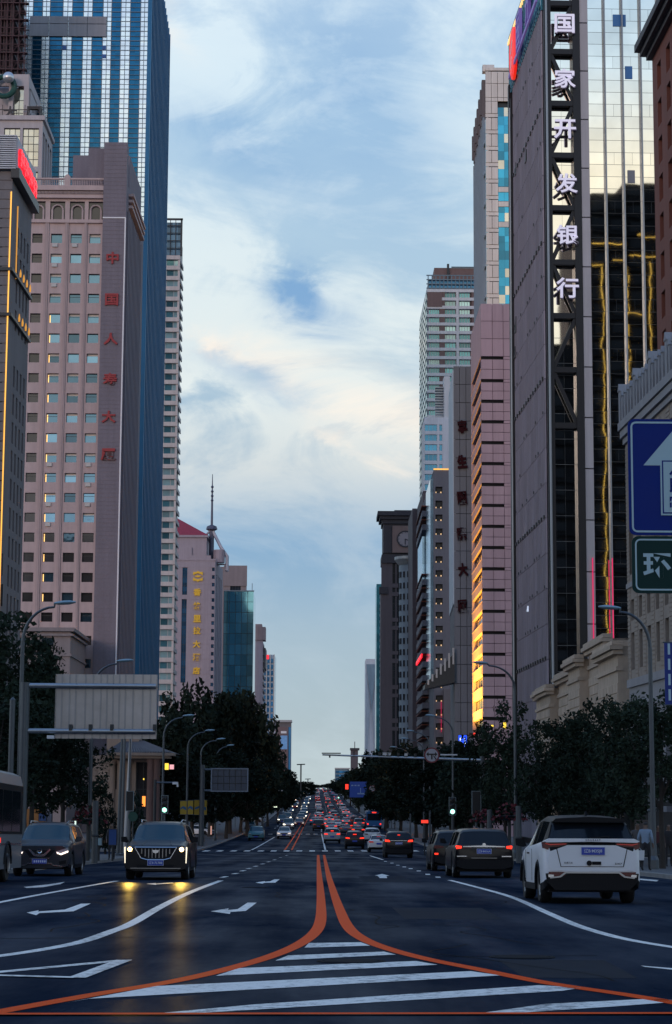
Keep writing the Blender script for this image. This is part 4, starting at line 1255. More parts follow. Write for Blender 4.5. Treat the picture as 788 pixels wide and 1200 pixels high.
# roof sign band along the street side
BANDG = glass('sign_band_glass', (.05, .22, .30), .5, .2, .6, pane=(50, 1.2, 2.2))
s.put('sign_band', MB().box(-.2, s.L, -.15, .3, zf, zt), BANDG, r)
bm_ = MB()
for i in range(22): bm_.box(s.L * i / 22, s.L * i / 22 + .12, -.25, -.1, zf, zt)
for k in range(5): bm_.box(-.2, s.L, -.24, -.09, zf + .4 + k * 1.7, zf + .5 + k * 1.7)
s.put('sign_band_bars', bm_, mat('blue_bar', (.10, .28, .36), .4, metal=.4), r, kind='stuff')
s.put('sign_edge_light', MB().box(-.3, s.L * .98, -.35, -.1, zt, zt + .35), mat('amber_light', (.85, .6, .25), .4, emit=((1.0, .62, .22), 1.0)), r)
VIO = mat('violet_lettering', (.20, .15, .42), .4, emit=((.28, .18, .8), .13))
lg = MB(); uc, zc = s.L * .24, zf + (zt - zf) * .45
lg.lathe([(0, -.75), (1.9, -.75), (2.3, -.6), (2.3, -.3)], 28, axis='y', c=(uc, 0, zc))
o = s.put('round_logo', lg, mat('red_logo', (.85, .03, .02), .4, emit=((1.0, .02, .01), .55)), r)
for v in o.data.vertices: v.co.z = zc + (v.co.z - zc) * 1.35
lw = MB(); lw.prism([(uc - .5, zc + .2), (uc + .9, zc + 1.3), (uc + 1.2, zc + 1.0), (uc - .1, zc - .3)], -.8, -.76, 'y'); lw.prism([(uc - .6, zc - 1.6), (uc + .2, zc - .4), (uc + .5, zc - .8), (uc - .2, zc - 2.0)], -.8, -.76, 'y')
s.put('logo_stroke', lw, mat('logo_white', (.85, .8, .85), .5), r)
for i, ch in enumerate('国开'):
    o = s.put('sign_character', text_mesh(ch, VIO, .06, .01), None, r, (s.L * (.46 + .30 * i), -.6, zf + (zt - zf) * .52)); o.scale = ((zt - zf) * .5, 3, (zt - zf) * .66)
s.put('sign_rail', MB().box(s.L * .12, s.L, -.7, -.5, zf + .9, zf + 1.35), VIO, r)
# front: truss bay, pilaster, mirrored panes
def uf(px, y=300): return f.U(px, y)
ztop = at(700, -60, 198).z
t0, t1, t2, t3 = uf(638.5), uf(647), uf(672.5), uf(681)
f.put('black_column', MB().box(t0 + .05, t1, -.9, .3, zb, ztop).box(t2, t3, -.9, .3, zb, ztop), BLACKM, r)
f.put('corner_tube', MB().tube([(t0 + .25, -1.15, zb), (t0 + .25, -1.15, ztop)], .13, 6), MATS['dull_steel'], r)
beams = [7, 63.5, 124, 184.5, 246, 309.5, 372, 435, 500]
n = len(beams)
for i, y in enumerate(beams):
    z = f.Z(y, 660); f.put('truss_beam', MB().box(t1 + .005, t2 - .005, -.8, -.2, z - .28, z + .28), BLACKM, r)
for i in range(n - 1):
    za, zb2 = f.Z(beams[i], 660) - .28, f.Z(beams[i+1], 660) + .28
    pa, pb = ((t2, za), (t1, zb2)) if i % 2 == 0 else ((t1, za), (t2, zb2))
    if i >= 6: pa, pb = ((t2, za), (t1, zb2)) if i == 6 else pa and (pa, pb)
    d = Vector((pb[0] - pa[0], pb[1] - pa[1])); w = Vector((-d.y, d.x)).normalized() * .2
    f.put('truss_brace', MB().prism([(pa[0] - w.x, pa[1] - w.y), (pb[0] - w.x, pb[1] - w.y), (pb[0] + w.x, pb[1] + w.y), (pa[0] + w.x, pa[1] + w.y)], -.7, -.4, 'y'), BLACKM, r)
zz = f.Z(7, 660)
z = ztop
tw = (t2 - t1) / 2
while z > zb + 8:
    for k in range(2): f.put('pane', pane_mesh(tw, 2.62, MIRR), None, r, (t1 + k * tw, .02, z - 2.65))
    z -= 2.65
f.put('joint_sheet', MB().box(t1, t2, .1, .2, zb, ztop), MIRD, r)
WCH = mat('white_lettering', (0.80, 0.78, 0.86), .45, emit=((.80, .76, 1.0), .30))
WSH = mat('letter_side', (0.22, 0.19, 0.28), .5)
for ch, x, y in (('国', 659.5, 33), ('家', 660, 97), ('开', 660, 156), ('发', 662, 219), ('银', 663, 279), ('行', 663, 341)):
    u, z = f.uz(x, y)
    h = (24 if ch != '行' else 25) * 198 / F
    o = f.put('sign_character', text_mesh(ch, WCH, .02, .018), None, r, (u, -1.35, z)); o.scale = (h * 1.08, 1.5, h)
    o2 = f.put('character_back', text_mesh(ch, WSH, .09, .018), None, r, (u + .06, -1.15, z - .07)); o2.scale = (h * 1.08, 1.6, h)
# pilaster of pale slabs
p0, p1 = uf(681), uf(691.5)
hS = 61.5 * 198 / F; z = f.Z(30, 686); z += hS
while z > zb + 6:
    f.put('pilaster_slab', panel_mesh(p1 - p0 - .02, hS - .07, .5, PALEP, 'pilaster_slab', .03), None, r, (p0 + .01, -.3, z - hS)); z -= hS
f.put('pilaster_core', MB().box(p0, p1, -.29, .3, zb, ztop), FR_DK, r)
# the mirrored curtain wall: four bays and a fifth behind the red building
bays = [uf(691.5), uf(711.3), uf(732.5), uf(754.2), uf(775.5), uf(797), f.L]
hp = 1.29 * 15.1 / 15.1 * 1.0
pitch_ = 15.3 * 198 / F
z = ztop; k = 0; rr = random.Random(5)
npane = 0
while z > f.Z(770, 720):
    for b in range(len(bays) - 1):
        a0, a1 = bays[b] + .07, bays[b+1] - .07
        if npane < 290 or b < 4:
            split = (k % 4 == 1) and b >= 1
            for q in range(2 if split else 1):
                w = (a1 - a0) / (2 if split else 1)
                o = f.put('pane', pane_mesh(w, pitch_ - .02, MIRR), None, r, (a0 + q * w, 0, z - pitch_)); npane += 1
                o.rotation_euler.x = rr.uniform(-.0006, .0006); o.rotation_euler.z += rr.uniform(-.0006, .0006)
        else:
            pass
    z -= pitch_; k += 1
f.put('joint_sheet', MB().box(bays[0], f.L, .1, .2, zb, ztop), MIRD, r)
for b in bays[1:-1]:
    f.put('mullion', MB().box(b - .06, b + .06, -.42, .1, zb, ztop).tube([(b, -.5, zb), (b, -.5, ztop)], .085, 6), MATS['dull_steel'], r)
for x, y, w, h in ((726, 24, 16, 15), (737, 85, 9, 16), (740, 207, 9, 16)):
    u, zz = f.uz(x, y); ww, hh = w * 198 / F, h * 198 / F
    f.put('open_window', MB().box(u - ww / 2, u + ww / 2, -.03, .0, zz - hh / 2, zz + hh / 2), mat('open_blue', (.03, .16, .42), .25) if y < 200 else mat('open_grey', (.20, .21, .24), .5), r)
NEON = mat('magenta_neon', (.7, .03, .15), .4, emit=((1.0, .015, .12), .55))
for x in (693.5, 716.5):
    u = f.U(x, 700); f.put('neon_strip', MB().box(u - .05, u + .05, -.95, -.86, f.Z(760, 700), f.Z(655, 700)), NEON, r)

# ---------------------------------------------------------------- red-brown building at the right edge
REDB = mat('red_stone_wall', (0.17, 0.052, 0.033), .75, noise=(2.0, .2))
A = X(767.5, 230, 152); B = X(830, 230, 133)
s = Face(A, B); zb = zr(140) - .4; zt = s.Z(52, 770)
r = thing('red_building', 'red brown stone building with a dark jutting cornice at the right edge', 'building', (A[0], A[1], zb))
cells = []
for i, y in enumerate((58, 104, 150, 196, 243, 290, 337, 384)):
    for k in range(5):
        u = s.L * (.10 + .19 * k); z = s.Z(y + 16, 778) ; cells.append((u, u + 1.5, z - 1.25, z + .85))
s.put('wall', wall_sheet(0, s.L, zb, zt, cells, .35), REDB, r)
windows(s, cells, [FR_DK, HGL], r, .3, nx=2, transom=.65)
core(r, [(A[0] + .5, A[1]), (B[0] + .5, B[1]), (B[0] + 5, B[1]), (A[0] + 5, A[1])], zb, zt, REDB, 'wall')
s.put('cornice', MB().box(-.8, s.L, -1.3, .2, zt + .35, zt + .95).box(-.5, s.L, -.9, .2, zt - .1, zt + .35).box(-.25, s.L, -.45, .2, zt - .5, zt - .1), mat('dark_cornice', (.05, .045, .05), .6), r)
s.put('attic', MB().box(.8, s.L, .6, 4.5, zt + .9, zt + 7), mat('dark_roof', (.045, .03, .035), .7), r)

# ---------------------------------------------------------------- grey stone building with the balustrade
GSTN = mat('blue_grey_stone', (0.27, 0.265, 0.28), .8, noise=(1.4, .15))
TANB = mat('tan_brick', (0.30, 0.25, 0.21), .85, noise=(4, .25))
A = X(736, 700, 123); B = X(836, 700, 100)
s = Face(A, B); zb = zr(110) - .4; zt = s.Z(503, 737)
r = thing('balustrade_building', 'grey stone building with a balustraded cornice behind the blue road sign', 'building', (A[0], A[1], zb))
cells = []
for k in range(9):
    u = .9 + k * 2.55
    for (y0, y1) in ((702, 727), (741, 785)):
        cells.append((u, u + 1.05, s.Z(y1, 742), s.Z(y0, 742)))
    cells.append((u - .2, u + 1.2, s.Z(672, 742), s.Z(600, 742)))
    cells.append((u - .2, u + 1.2, s.Z(585, 742), s.Z(530, 742)))
zmid = s.Z(806, 740)
s.put('wall', wall_sheet(0, s.L, zmid, zt - .6, cells, .45), TANB, r)
windows(s, cells, [FR_DK, HGD], r, .4, nx=1, transom=.7)
bj = MB(); z = zmid
while z < zt - 1:
    for a, b in [(0, cells[0][0])] + [(.9 + k * 2.55 + 1.25, .9 + (k+1) * 2.55 - .25) for k in range(8)]:
        bj.box(a + .03, b - .03, -.035, 0, z, z + .2)
    z += .26
s.put('brick_courses', bj, TANB, r, kind='stuff')
s.put('wall', wall_sheet(0, s.L, zb, zmid, [(1.0 + k * 3.2, 3.1 + k * 3.2, zb + .6, zmid - 2.5) for k in range(7)], .5), GSTN, r)
for k in range(7):
    s.put('shop_window', window_mesh(2.1, zmid - zb - 3.1, [FR_DK, HGD], 2, 3, .08), None, r, (1.0 + k * 3.2, .45, zb + .6))
core(r, [(A[0] + .6, A[1] - .3), (B[0] + .6, B[1]), (B[0] + 15, B[1]), (A[0] + 15, A[1] - .3)], zb, zt, GSTN, 'wall')
for zc, t, o in ((zmid, .5, .35), (zmid - 1.3, .3, .25), (zt - .8, .35, .4), (zt - .4, .45, .8), (zt + .1, .5, 1.1), (s.Z(690, 737), .3, .25)):
    s.put('cornice', MB().box(-o * .2, s.L, -o * .4, .2, zc, zc + t), GSTN, r)
zB = zt + .6
for k in range(26):
    u = k * .95
    big = k % 5 == 0
    s.put('baluster', cached(('bal', big), lambda: MB().box(0, .55 if big else .34, -.4, .1, 0, 2.0 if big else 1.55).prism([(-.05, 2.0 if big else 1.55), (.6 if big else .4, 2.0 if big else 1.55), (.27 if big else .17, 2.5 if big else 1.95)], -.45, .15, 'y').mesh('baluster', GSTN)), None, r, (u, 0, zB))
s.put('rail', MB().box(0, s.L, -.25, -.05, zB, zB + .9), GSTN, r)

# ---------------------------------------------------------------- low classical building, stepping down the street
LSAND = mat('warm_sand_stone', (0.44, 0.35, 0.27), .8, var=0.25, noise=(1.6, .2))
A = X(629, 840, 184); B = X(738, 840, 127)
s = Face(A, B); zb = zr(150) - .6
r = thing('classical_building', 'low stepped sandstone building with moulded cornices below the bank tower', 'building', (A[0], A[1], zb))
bl = MB()
steps = [(629, 657, 812, 0.0), (657, 677, 800, .5), (677, 690, 782, .0), (690, 712, 766, .5), (712, 738, 768, .9)]
lv = [(629, 642, 815), (642, 655, 812), (655, 677, 796), (677, 691, 779), (691, 714, 760), (714, 738, 768)]
for i, (x0, x1, yt) in enumerate(lv):
    u0, u1 = s.U(x0, 840), s.U(x1, 840); z1 = s.Z(yt, x0) ; out = .0 if i % 2 == 0 else .7
    wu = (u1 - u0)
    nwin = max(1, int(wu / 4.5)); cl = []
    for k in range(nwin):
        c = u0 + wu * (k + .5) / nwin
        cl.append((c - .8, c + .8, zb + 6.2, min(z1 - 2.6, zb + 9.6))); cl.append((c - .9, c + .9, zb + .8, zb + 4.8))
    sh = wall_sheet(u0, u1, zb, z1, cl, .4)
    s.put('wall', sh, LSAND, r, (0, -out, 0))
    for c in cl: s.put('window', window_mesh(c[1]-c[0], c[3]-c[2], [FR_DK, HGD], 2, 2, .08), None, r, (c[0], .35 - out, c[2]))
    s.put('return_wall', MB().box(u0, u0 + .05, -out + .01, 4, zb, z1 - .02).box(u1 - .05, u1, -out + .01, 4, zb, z1 - .02).box(u0, u1, -out + .02, 4, z1 - .1, z1), LSAND, r)
    for j, (dz_, o) in enumerate(((-1.6, .14), (-.55, .35), (-.25, .55), (.05, .4))):
        s.put('cornice', MB().box(u0 - o * .6, u1 + o * .6, -out - o, .3 - out, z1 + dz_, z1 + dz_ + .27), LSAND, r)
    z = zb + .5; k = 0
    while z < z1 - 2.4:
        u = u0 + (k % 2) * .7
        while u < u1 - .3:
            w = min(1.38, u1 - u)
            if not any(c[0] - .1 < u + w and c[1] + .1 > u and c[2] - .1 < z + .62 and c[3] + .1 > z for c in cl):
                if z > zb + 5: s.put('stone_block', panel_mesh(w - .04, .64, .06, LSAND, 'stone_block', .03), None, r, (u, -out, z))
                else: pass
            u += 1.42
        z += .7; k += 1
core(r, [(A[0] + 1.2, A[1]), (B[0] + 1.2, B[1]), (B[0] + 12, B[1]), (A[0] + 12, A[1])], zb, s.Z(815, 640) - .8, LSAND, 'wall')

# ---------------------------------------------------------------- pink office block with slit windows
PK2 = mat('rose_panel', (0.46, 0.325, 0.36), .65, var=0.10, noise=(.5, .08))
PK3 = mat('rose_joint', (0.17, 0.12, 0.15), .8)
A = X(552, 420, 281); B = X(563.8, 420, 262); Cc = X(604, 420, 262)
s, f = Face(A, B), Face(B, Cc)
zb = zr(270) - .4; zt = f.Z(356, 575)
r = thing('slit_window_block', 'rose stone office block with black slit windows lit gold at its foot', 'office building', (B[0], B[1], zb))
core(r, [(A[0] + .6, A[1]), (B[0] + .6, B[1] + .6), (Cc[0], Cc[1] + .6), (Cc[0], A[1])], zb, zt - .1, PK3, 'wall')
ys = [419.5, 446.3, 470.5, 494.5, 519, 543.5, 568, 592.5, 617, 641.8, 666.7, 691.5, 716.5, 741.5, 766.7, 791.5, 817, 842]
bands = []
xs = [f.U(x, 600) for x in (564.9, 577, 590.5, 604)]; xs[0] = 0
zprev = zt
colsx = [f.U(564.5, 420), f.U(577.2, 420), f.U(590, 420), f.L]; colsx[0] = 0
rows = []
for y in ys:
    z1 = f.Z(y - 1.7, 575); z0 = f.Z(y + 1.7, 575); rows.append((z0, z1))
top = zt
for i, (z0, z1) in enumerate(rows):
    hgt = top - z1
    nrow = 2 if i else 3
    for j in range(nrow):
        for k in range(3):
            w = colsx[k+1] - colsx[k]
            h = hgt / nrow
            f.put('panel', panel_mesh(w - .03, h - .03, .12, PK2, 'panel', .02), None, r, (colsx[k] + .015, 0, top - (j + 1) * h + .015))
    # right-hand column runs past the slit
    f.put('panel', panel_mesh(colsx[3] - colsx[2] - .03, z1 - z0 - .03, .12, PK2, 'panel', .02), None, r, (colsx[2] + .015, 0, z0 + .015))
    f.put('slit', MB().box(.02, colsx[2], .3, .4, z0, z1), mat('slit_black', (.008, .008, .012), .3), r)
    top = z0
while top > zb + 2:
    for k in range(3): f.put('panel', panel_mesh(colsx[k+1] - colsx[k] - .03, 2.7, .12, PK2, 'panel', .02), None, r, (colsx[k] + .015, 0, top - 2.75))
    top -= 2.75
# street side: strips of windows between sloping-looking bands
holes = []
for i, (z0, z1) in enumerate(rows):
    holes.append((.8, s.L - .35, z1 - 1.62, z1))
s.put('wall', wall_sheet(0, s.L - .0, zb, zt, holes, .55), PK2, r)
SG = glass('slit_glass', (.16, .24, .30), .5, .08, .6)
for h in holes:
    w = s.put('window', window_mesh(h[1]-h[0], h[3]-h[2], [FR_DK, SG], 6, 1, .14, None, False), None, r, (h[0], .45, h[2]))
    for k in range(6): link('pane', pane_mesh((h[1]-h[0]) / 6, h[3]-h[2], SG), w, ((h[1]-h[0]) / 6 * k, 0, 0), 0, local=True)
    s.put('sill', MB().box(0, s.L, -.05, .1, h[2] - .12, h[2] - .02), PK2, r)
# the floodlights that wash its street side gold
fl = MB()
for k in range(3):
    u = s.L * (.2 + .3 * k); fl.box(u - .3, u + .3, -1.6, -1.0, s.Z(862, 556) - .3, s.Z(862, 556))
s.put('floodlight', fl, FR_DK, r)
for k, (e, zz, sz) in enumerate(((9500, 866, 3.0),)):
    ld = bpy.data.lights.new('facade_floodlight', 'AREA'); ld.energy = e; ld.color = (1.0, .50, .045); ld.shape = 'RECTANGLE'; ld.size = 17; ld.size_y = 1.2; ld.spread = math.radians(120)
    lo = bpy.data.objects.new('facade_floodlight', ld); COL.objects.link(lo)
    p = s.W(s.L * .5, 4.5, s.Z(zz, 556)); lo.location = p
    tgt = s.W(s.L * .5, 0.0, s.Z(zz, 556) + 12.0)
    lo.rotation_euler = (tgt - p).to_track_quat('-Z', 'X').to_euler()
    lo.rotation_euler = (p - tgt).to_track_quat('Z', 'Y').to_euler()
    ld.size, ld.size_y = 14, 14 * .12
    # long side along the wall
    zax = (p - tgt).normalized(); xax = s.u.copy(); yax = zax.cross(xax).normalized(); xax = yax.cross(zax)
    lo.rotation_euler = Matrix((xax, yax, zax)).transposed().to_euler()

# ---------------------------------------------------------------- tan and blue glass tower behind the bank
TANP = mat('tan_panel', (0.68, 0.64, 0.60), .65, var=0.12, noise=(.4, .1))
CYAN = glass('cyan_glass', (0.03, 0.34, 0.55), .45, .1, .9, wave=.04, wscale=.3)
A = X(557, 200, 352); B = X(569.5, 200, 322); Cc = X(612, 200, 322)
s, f = Face(A, B), Face(B, Cc)
zb = zr(330) - .4; zt = f.Z(83, 585)
r = thing('tan_glass_tower', 'tall tan panelled tower with cyan panes rising behind the rose block', 'tower', (B[0], B[1], zb))
core(r, [(A[0] + .5, A[1]), (B[0] + .5, B[1] + .5), (Cc[0], Cc[1] + .5), (Cc[0], A[1])], zb, zt - .1, FR_DK, 'wall')
u0, u1, u2, u3 = 0, f.U(576.5, 200), f.U(584, 200), f.U(598.5, 200)
ph = 19.0 * 322 / F
z = f.Z(84, 575); k = 0
rowsy = [(84, 98), (98, 114.5), (114.5, 119)] + [(119 + 19.2 * i, 119 + 19.2 * i + (14.2)) for i in range(22)]
for i, (y0, y1) in enumerate(rowsy):
    za, zc = f.Z(y1, 575), f.Z(y0, 575)
    for a, b in ((u0, u1), (u1, u2)):
        f.put('panel', panel_mesh(b - a - .05, zc - za - .05, .15, TANP, 'panel', .02), None, r, (a + .02, 0, za + .02))
    if i < 3:
        n = 4
        for q in range(n): f.put('panel', panel_mesh((f.L - u2) / n - .05, zc - za - .05, .15, TANP, 'panel', .02), None, r, (u2 + (f.L - u2) / n * q + .02, 0, za + .02))
    else:
        f.put('ledge', MB().box(0, u2, -.1, .1, za - (4.6 * 322 / F), za - .05), TANP, r)
y = 126; k = 0
w = (u3 - u2) / 2
while y < 372:
    h = 10.3 if k not in (10, 13) else 7
    za, zc = f.Z(y + h, 590), f.Z(y, 590)
    for q in range(4):
        f.put('pane', pane_mesh(w, zc - za, CYAN if random.random() > .12 else YG), None, r, (u2 + q * w, -.05, za))
    if k in (8, 9, 11):
        f.put('panel', panel_mesh(f.L - u2, 6.5 * 322 / F, .15, TANP, 'panel', .02), None, r, (u2, 0, f.Z(y + h + 6.6, 590))); y += 6.7
    y += h; k += 1
SB = glass('side_blue_glass', (.30, .52, .66), .6, .1, .5, pane=(50, 1.4, 3.0))
s.put('side_glass', MB().box(0, s.L, -.02, .3, zb, f.Z(140, 575)), SB, r)
sm = MB()
for i in range(12): sm.box(s.L * i / 12, s.L * i / 12 + .28, -.35, 0, zb, f.Z(130, 575))
z = zb
k = 0
while z < f.Z(150, 575):
    for i in range(6): sm.box(s.L * (i * 2 + k % 2) / 12, s.L * (i * 2 + 1 + k % 2) / 12, -.2, 0, z, z + .5)
    z += 2.7; k += 1
s.put('side_ribs', sm, mat('rib_dark', (.20, .26, .32), .5, metal=.3), r, kind='stuff')
s.put('side_wall', MB().box(0, s.L, .3, .5, zb, zt), TANP, r)
for i in range(6):
    u = s.L * (.08 + .16 * i); s.put('roof_fin', cached('rfin', lambda: MB().box(0, 1.4, -.45, .3, 0, f.Z(92, 575) - f.Z(136, 575)).box(.4, 1.0, -.75, -.45, .5, 5).mesh('roof_fin', DKGREY)), None, r, (u, 0, f.Z(142, 575) + 1.5))
f.put('parapet', MB().box(0, f.L, -.2, .5, zt - .02, zt + .5).box(-.4, 1.6, .3, 1.6, zt, zt + 1.2), TANP, r)

# ---------------------------------------------------------------- white residential tower with teal windows
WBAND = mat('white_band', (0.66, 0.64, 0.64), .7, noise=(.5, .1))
BRN = mat('brown_panel', (0.18, 0.115, 0.105), .75, noise=(.6, .2))
A = X(492, 420, 648); B = X(501.5, 420, 600); Cc = X(566, 420, 600)
s, f = Face(A, B), Face(B, Cc)
zb = zr(600) - .4; zt = f.Z(341, 540)
r = thing('residential_tower', 'white banded residential tower with teal windows and a brown roof block', 'tower', (B[0], B[1], zb))
core(r, [(A[0] + .8, A[1]), (B[0] + .8, B[1] + .8), (Cc[0], Cc[1] + .8), (Cc[0], A[1])], zb, zt, BRN, 'wall')
pt = 10.3 * 600 / F; z = zt; k = 0
uu = [f.U(x, 420) for x in (501.8, 516, 523, 535, 538, 552, 566)]
while z > f.Z(600, 520):
    f.put('white_band', cached('wb', lambda: MB().box(-.2, f.L, -.5, .7, 0, .95).mesh('white_band', WBAND)), None, r, (0, 0, z - .5))
    for j, (a, b, g_) in enumerate(((uu[0], uu[1], 1), (uu[1] + .9, uu[3], 1), (uu[4], uu[5], 1))):
        wd = b - a - .3
        m_ = f.put('window', window_mesh(wd, pt - .95, [FR_LT, TEALG], 4 if j else 5, 1, .16, None, False), None, r, (a + .15, .35, z - pt + .45))
        link('pane', pane_mesh(wd * .99, pt - .95, TEALG if random.random() < .8 else TEALP), m_, (0, .02, 0), 0, local=True)
    f.put('brown_panel', cached('bp', lambda: MB().box(0, 1.7, -.3, .6, 0, pt - .9).mesh('brown_panel', BRN)), None, r, (uu[2] - 2.0, 0, z - pt + .45))
    f.put('brown_panel', cached('bp', lambda: None), None, r, (uu[5] + .3, 0, z - pt + .45))
    z -= pt; k += 1
f.put('white_pier', MB().box(uu[3], uu[4], -.6, .5, f.Z(600, 520), zt), WBAND, r)
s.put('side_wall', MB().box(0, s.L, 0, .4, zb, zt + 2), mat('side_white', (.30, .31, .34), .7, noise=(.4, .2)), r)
sw = MB(); z = zt
while z > f.Z(600, 520):
    for i in range(6): sw.box(s.L * (.06 + .16 * i), s.L * (.16 + .16 * i), -.3, -.05, z - pt + .6, z - .3)
    z -= pt
s.put('side_windows', sw, TEALG, r, kind='stuff')
# roof: open pergola frame and brown plant block
zt1 = f.Z(325, 540); fr = MB()
for k in range(4): fr.box(-.4, f.L, -.5, -.2, zt + .6 + (zt1 - zt) * k / 3.2, zt + .9 + (zt1 - zt) * k / 3.2)
for k in range(14): fr.box(f.L * k / 14, f.L * k / 14 + .3, -.45, -.25, zt, zt1 + .4)
f.put('roof_pergola', fr, mat('blue_steel', (.14, .20, .24), .5, metal=.3), r)
f.put('roof_glass', MB().box(0, f.L, .3, .5, zt, zt1 - .8), BG2, r)
ur = f.U(510, 320)
f.put('roof_block', MB().box(ur, f.L, 4, 20, zt1 - .5, f.Z(310, 530)), BRN, r)
f.put('roof_vent', MB().box(ur + 4, ur + 4.7, 3.2, 3.9, zt1, f.Z(306, 528)).box(ur + 5.4, f.L, 3.6, 3.8, f.Z(310, 530), f.Z(308.8, 530)), FR_DK, r)
f.put('corner_brown', MB().box(uu[0] - .2, uu[1] + .6, -.65, .4, f.Z(360, 508), f.Z(343, 508)), BRN, r)

# ---------------------------------------------------------------- small white block in front of it
A = X(497.5, 520, 545); B = X(528, 520, 545); f = Face(A, B)
zb = zr(545) - .4; zt = f.Z(489, 510)
r = thing('white_block', 'small white block with wide blue windows at the foot of the residential tower', 'building', (A[0], A[1], zb))
core(r, [(A[0], A[1] + .6), (B[0], B[1] + .6), (B[0], B[1] + 14), (A[0], A[1] + 14)], zb, zt - .1, WBAND, 'wall')
cells = []
for i in range(16):
    y = 497.5 + i * 11.6
    cells.append((f.U(498, 520), f.U(512.5, 520), f.Z(y + 7.5, 505), f.Z(y, 505))); cells.append((f.U(515, 520), f.U(518.6, 520), f.Z(y + 7.5, 505), f.Z(y, 505)))
f.put('wall', wall_sheet(0, f.L, zb, zt, cells, .5), mat('white_wall', (.66, .66, .70), .7, noise=(.5, .1)), r)
BLW = glass('blue_window', (.05, .22, .36), .6, .1, .7)
for i, c in enumerate(cells): windows(f, [c], [FR_LT, BLW], r, .4, nx=3 if i % 2 == 0 else 1, fr=.1)
lo_ = MB()
for k in range(12):
    z = f.Z(452 + k * 3.1, 516); lo_.box(f.U(511, 470), f.U(521, 470), 3 + .05 * k, 5, z, z + .35)
f.put('roof_louvres', lo_, FR_LT, r)
f.put('stair_core', MB().box(f.U(521, 470), f.L, 1.0, 6, zt - 40, f.Z(440, 524)), WBAND, r)

# ---------------------------------------------------------------- grey hotel slab with red brush characters
GSL = mat('slate_panel', (0.125, 0.14, 0.165), .65, var=0.16, noise=(.5, .1))
PST = mat('pale_blue_strip', (0.36, 0.46, 0.55), .5, noise=(.5, .08))
A = X(527, 520, 352); B = X(531.8, 520, 330); Cc = X(556, 520, 330)
s, f = Face(A, B), Face(B, Cc)
zb = zr(330) - .4; zt = f.Z(429, 541)
r = thing('sign_slab', 'slate grey slab with six dark red brush characters running down it', 'hotel', (B[0], B[1], zb))
core(r, [(A[0] + .4, A[1]), (B[0] + .4, B[1] + .4), (Cc[0], Cc[1] + .4), (Cc[0], A[1])], zb, zt - .1, FR_DK, 'wall')
cx_ = [0, f.U(539, 520), f.U(546.5, 520), f.L]
ph = 22.3 * 330 / F; z = zt
while z > zb + 6:
    for k in range(3): f.put('panel', panel_mesh(cx_[k+1] - cx_[k] - .05, ph - .05, .12, GSL, 'panel', .02), None, r, (cx_[k] + .02, 0, z - ph))
    z -= ph
s.put('pale_strip', MB().box(0, s.L, -.15, .3, f.Z(708, 530), f.Z(434, 530)), PST, r)
s.put('side_wall', MB().box(0, s.L, 0, .3, zb, f.Z(708, 530)), GSL, r)
BRUSH = mat('brush_red', (0.028, 0.005, 0.008), .7, spec=.1)
for ch, y, x in zip('享生國際大厦', (500.5, 541.5, 584, 626, 668, 711), (542, 541.5, 541.5, 541.5, 542.5, 542)):
    u, z = f.uz(x, y); o = f.put('sign_character', text_mesh(ch, BRUSH, .05, .06), None, r, (u, -.4, z)); h = 16 * 330 / F; o.scale = (h * .72, 2, h); o.rotation_euler.y = -.1
f.put('entrance_canopy', MB().prism([(0, f.Z(800, 531)), (-5, f.Z(808, 531)), (-5, f.Z(803, 531)), (0, f.Z(765, 531))], -1, 6, 'y'), FR_DK, r)
cg = MB()
for i in range(7): cg.box(-4.6 + i * .7, -4.3 + i * .7, -1.2, -1.05, f.Z(803 - i * 4, 531), f.Z(797 - i * 6.2, 531))
f.put('canopy_panes', cg, FR_LT, r)

# ---------------------------------------------------------------- grey building with loggias
LGR = mat('loggia_grey', (0.15, 0.148, 0.17), .75, noise=(.5, .12))
A = X(494.5, 600, 450); B = X(508.3, 600, 395); Cc = X(530, 600, 395)
s, f = Face(A, B), Face(B, Cc)
zb = zr(400) - .4; zt = f.Z(551, 515)
r = thing('loggia_building', 'grey building with dark loggias and gold roof lights beside the slab with red characters', 'building', (B[0], B[1], zb))
core(r, [(A[0] + .6, A[1]), (B[0] + .6, B[1] + .8), (Cc[0], Cc[1] + .8), (Cc[0], A[1])], zb, zt - .1, FR_DK, 'wall')
cells = []
for i in range(20):
    y = 570.3 + 16.3 * i; h = 7.5 if i != 1 else 9
    cells.append((f.U(509, 650), f.U(519, 650), f.Z(y + h, 512), f.Z(y, 512)))
f.put('wall', wall_sheet(0, f.L, zb, zt, cells, 1.0), LGR, r)
for c in cells:
    windows(f, [c], [FR_DK, MATS['black_glass']], r, .9, nx=3, fr=.12)
    lb = MB(); lb.box(c[0] + .25, c[0] + .5, .1, .25, c[2] + .02, c[2] + .3); lb.box(c[1] - .45, c[1] - .2, .1, .25, c[2] + .02, c[2] + .3)
    f.put('loggia_light', lb, mat('warm_bulb', (.9, .6, .3), .5, emit=((1.0, .62, .3), .5)), r)
s.put('wall', MB().box(0, s.L, 0, .4, zb, zt), LGR, r)
PB = glass('pale_sky_glass', (.30, .48, .60), .6, .12, .5, pane=(50, 2.0, 2.4))
s.put('glass_bay', MB().box(s.L * .62, s.L * .98, -.6, .0, f.Z(800, 500), f.Z(560, 500)), PB, r)
s.put('glass_bay', MB().box(s.L * .12, s.L * .55, -1.2, .0, f.Z(672, 498), f.Z(610, 498)), PB, r)
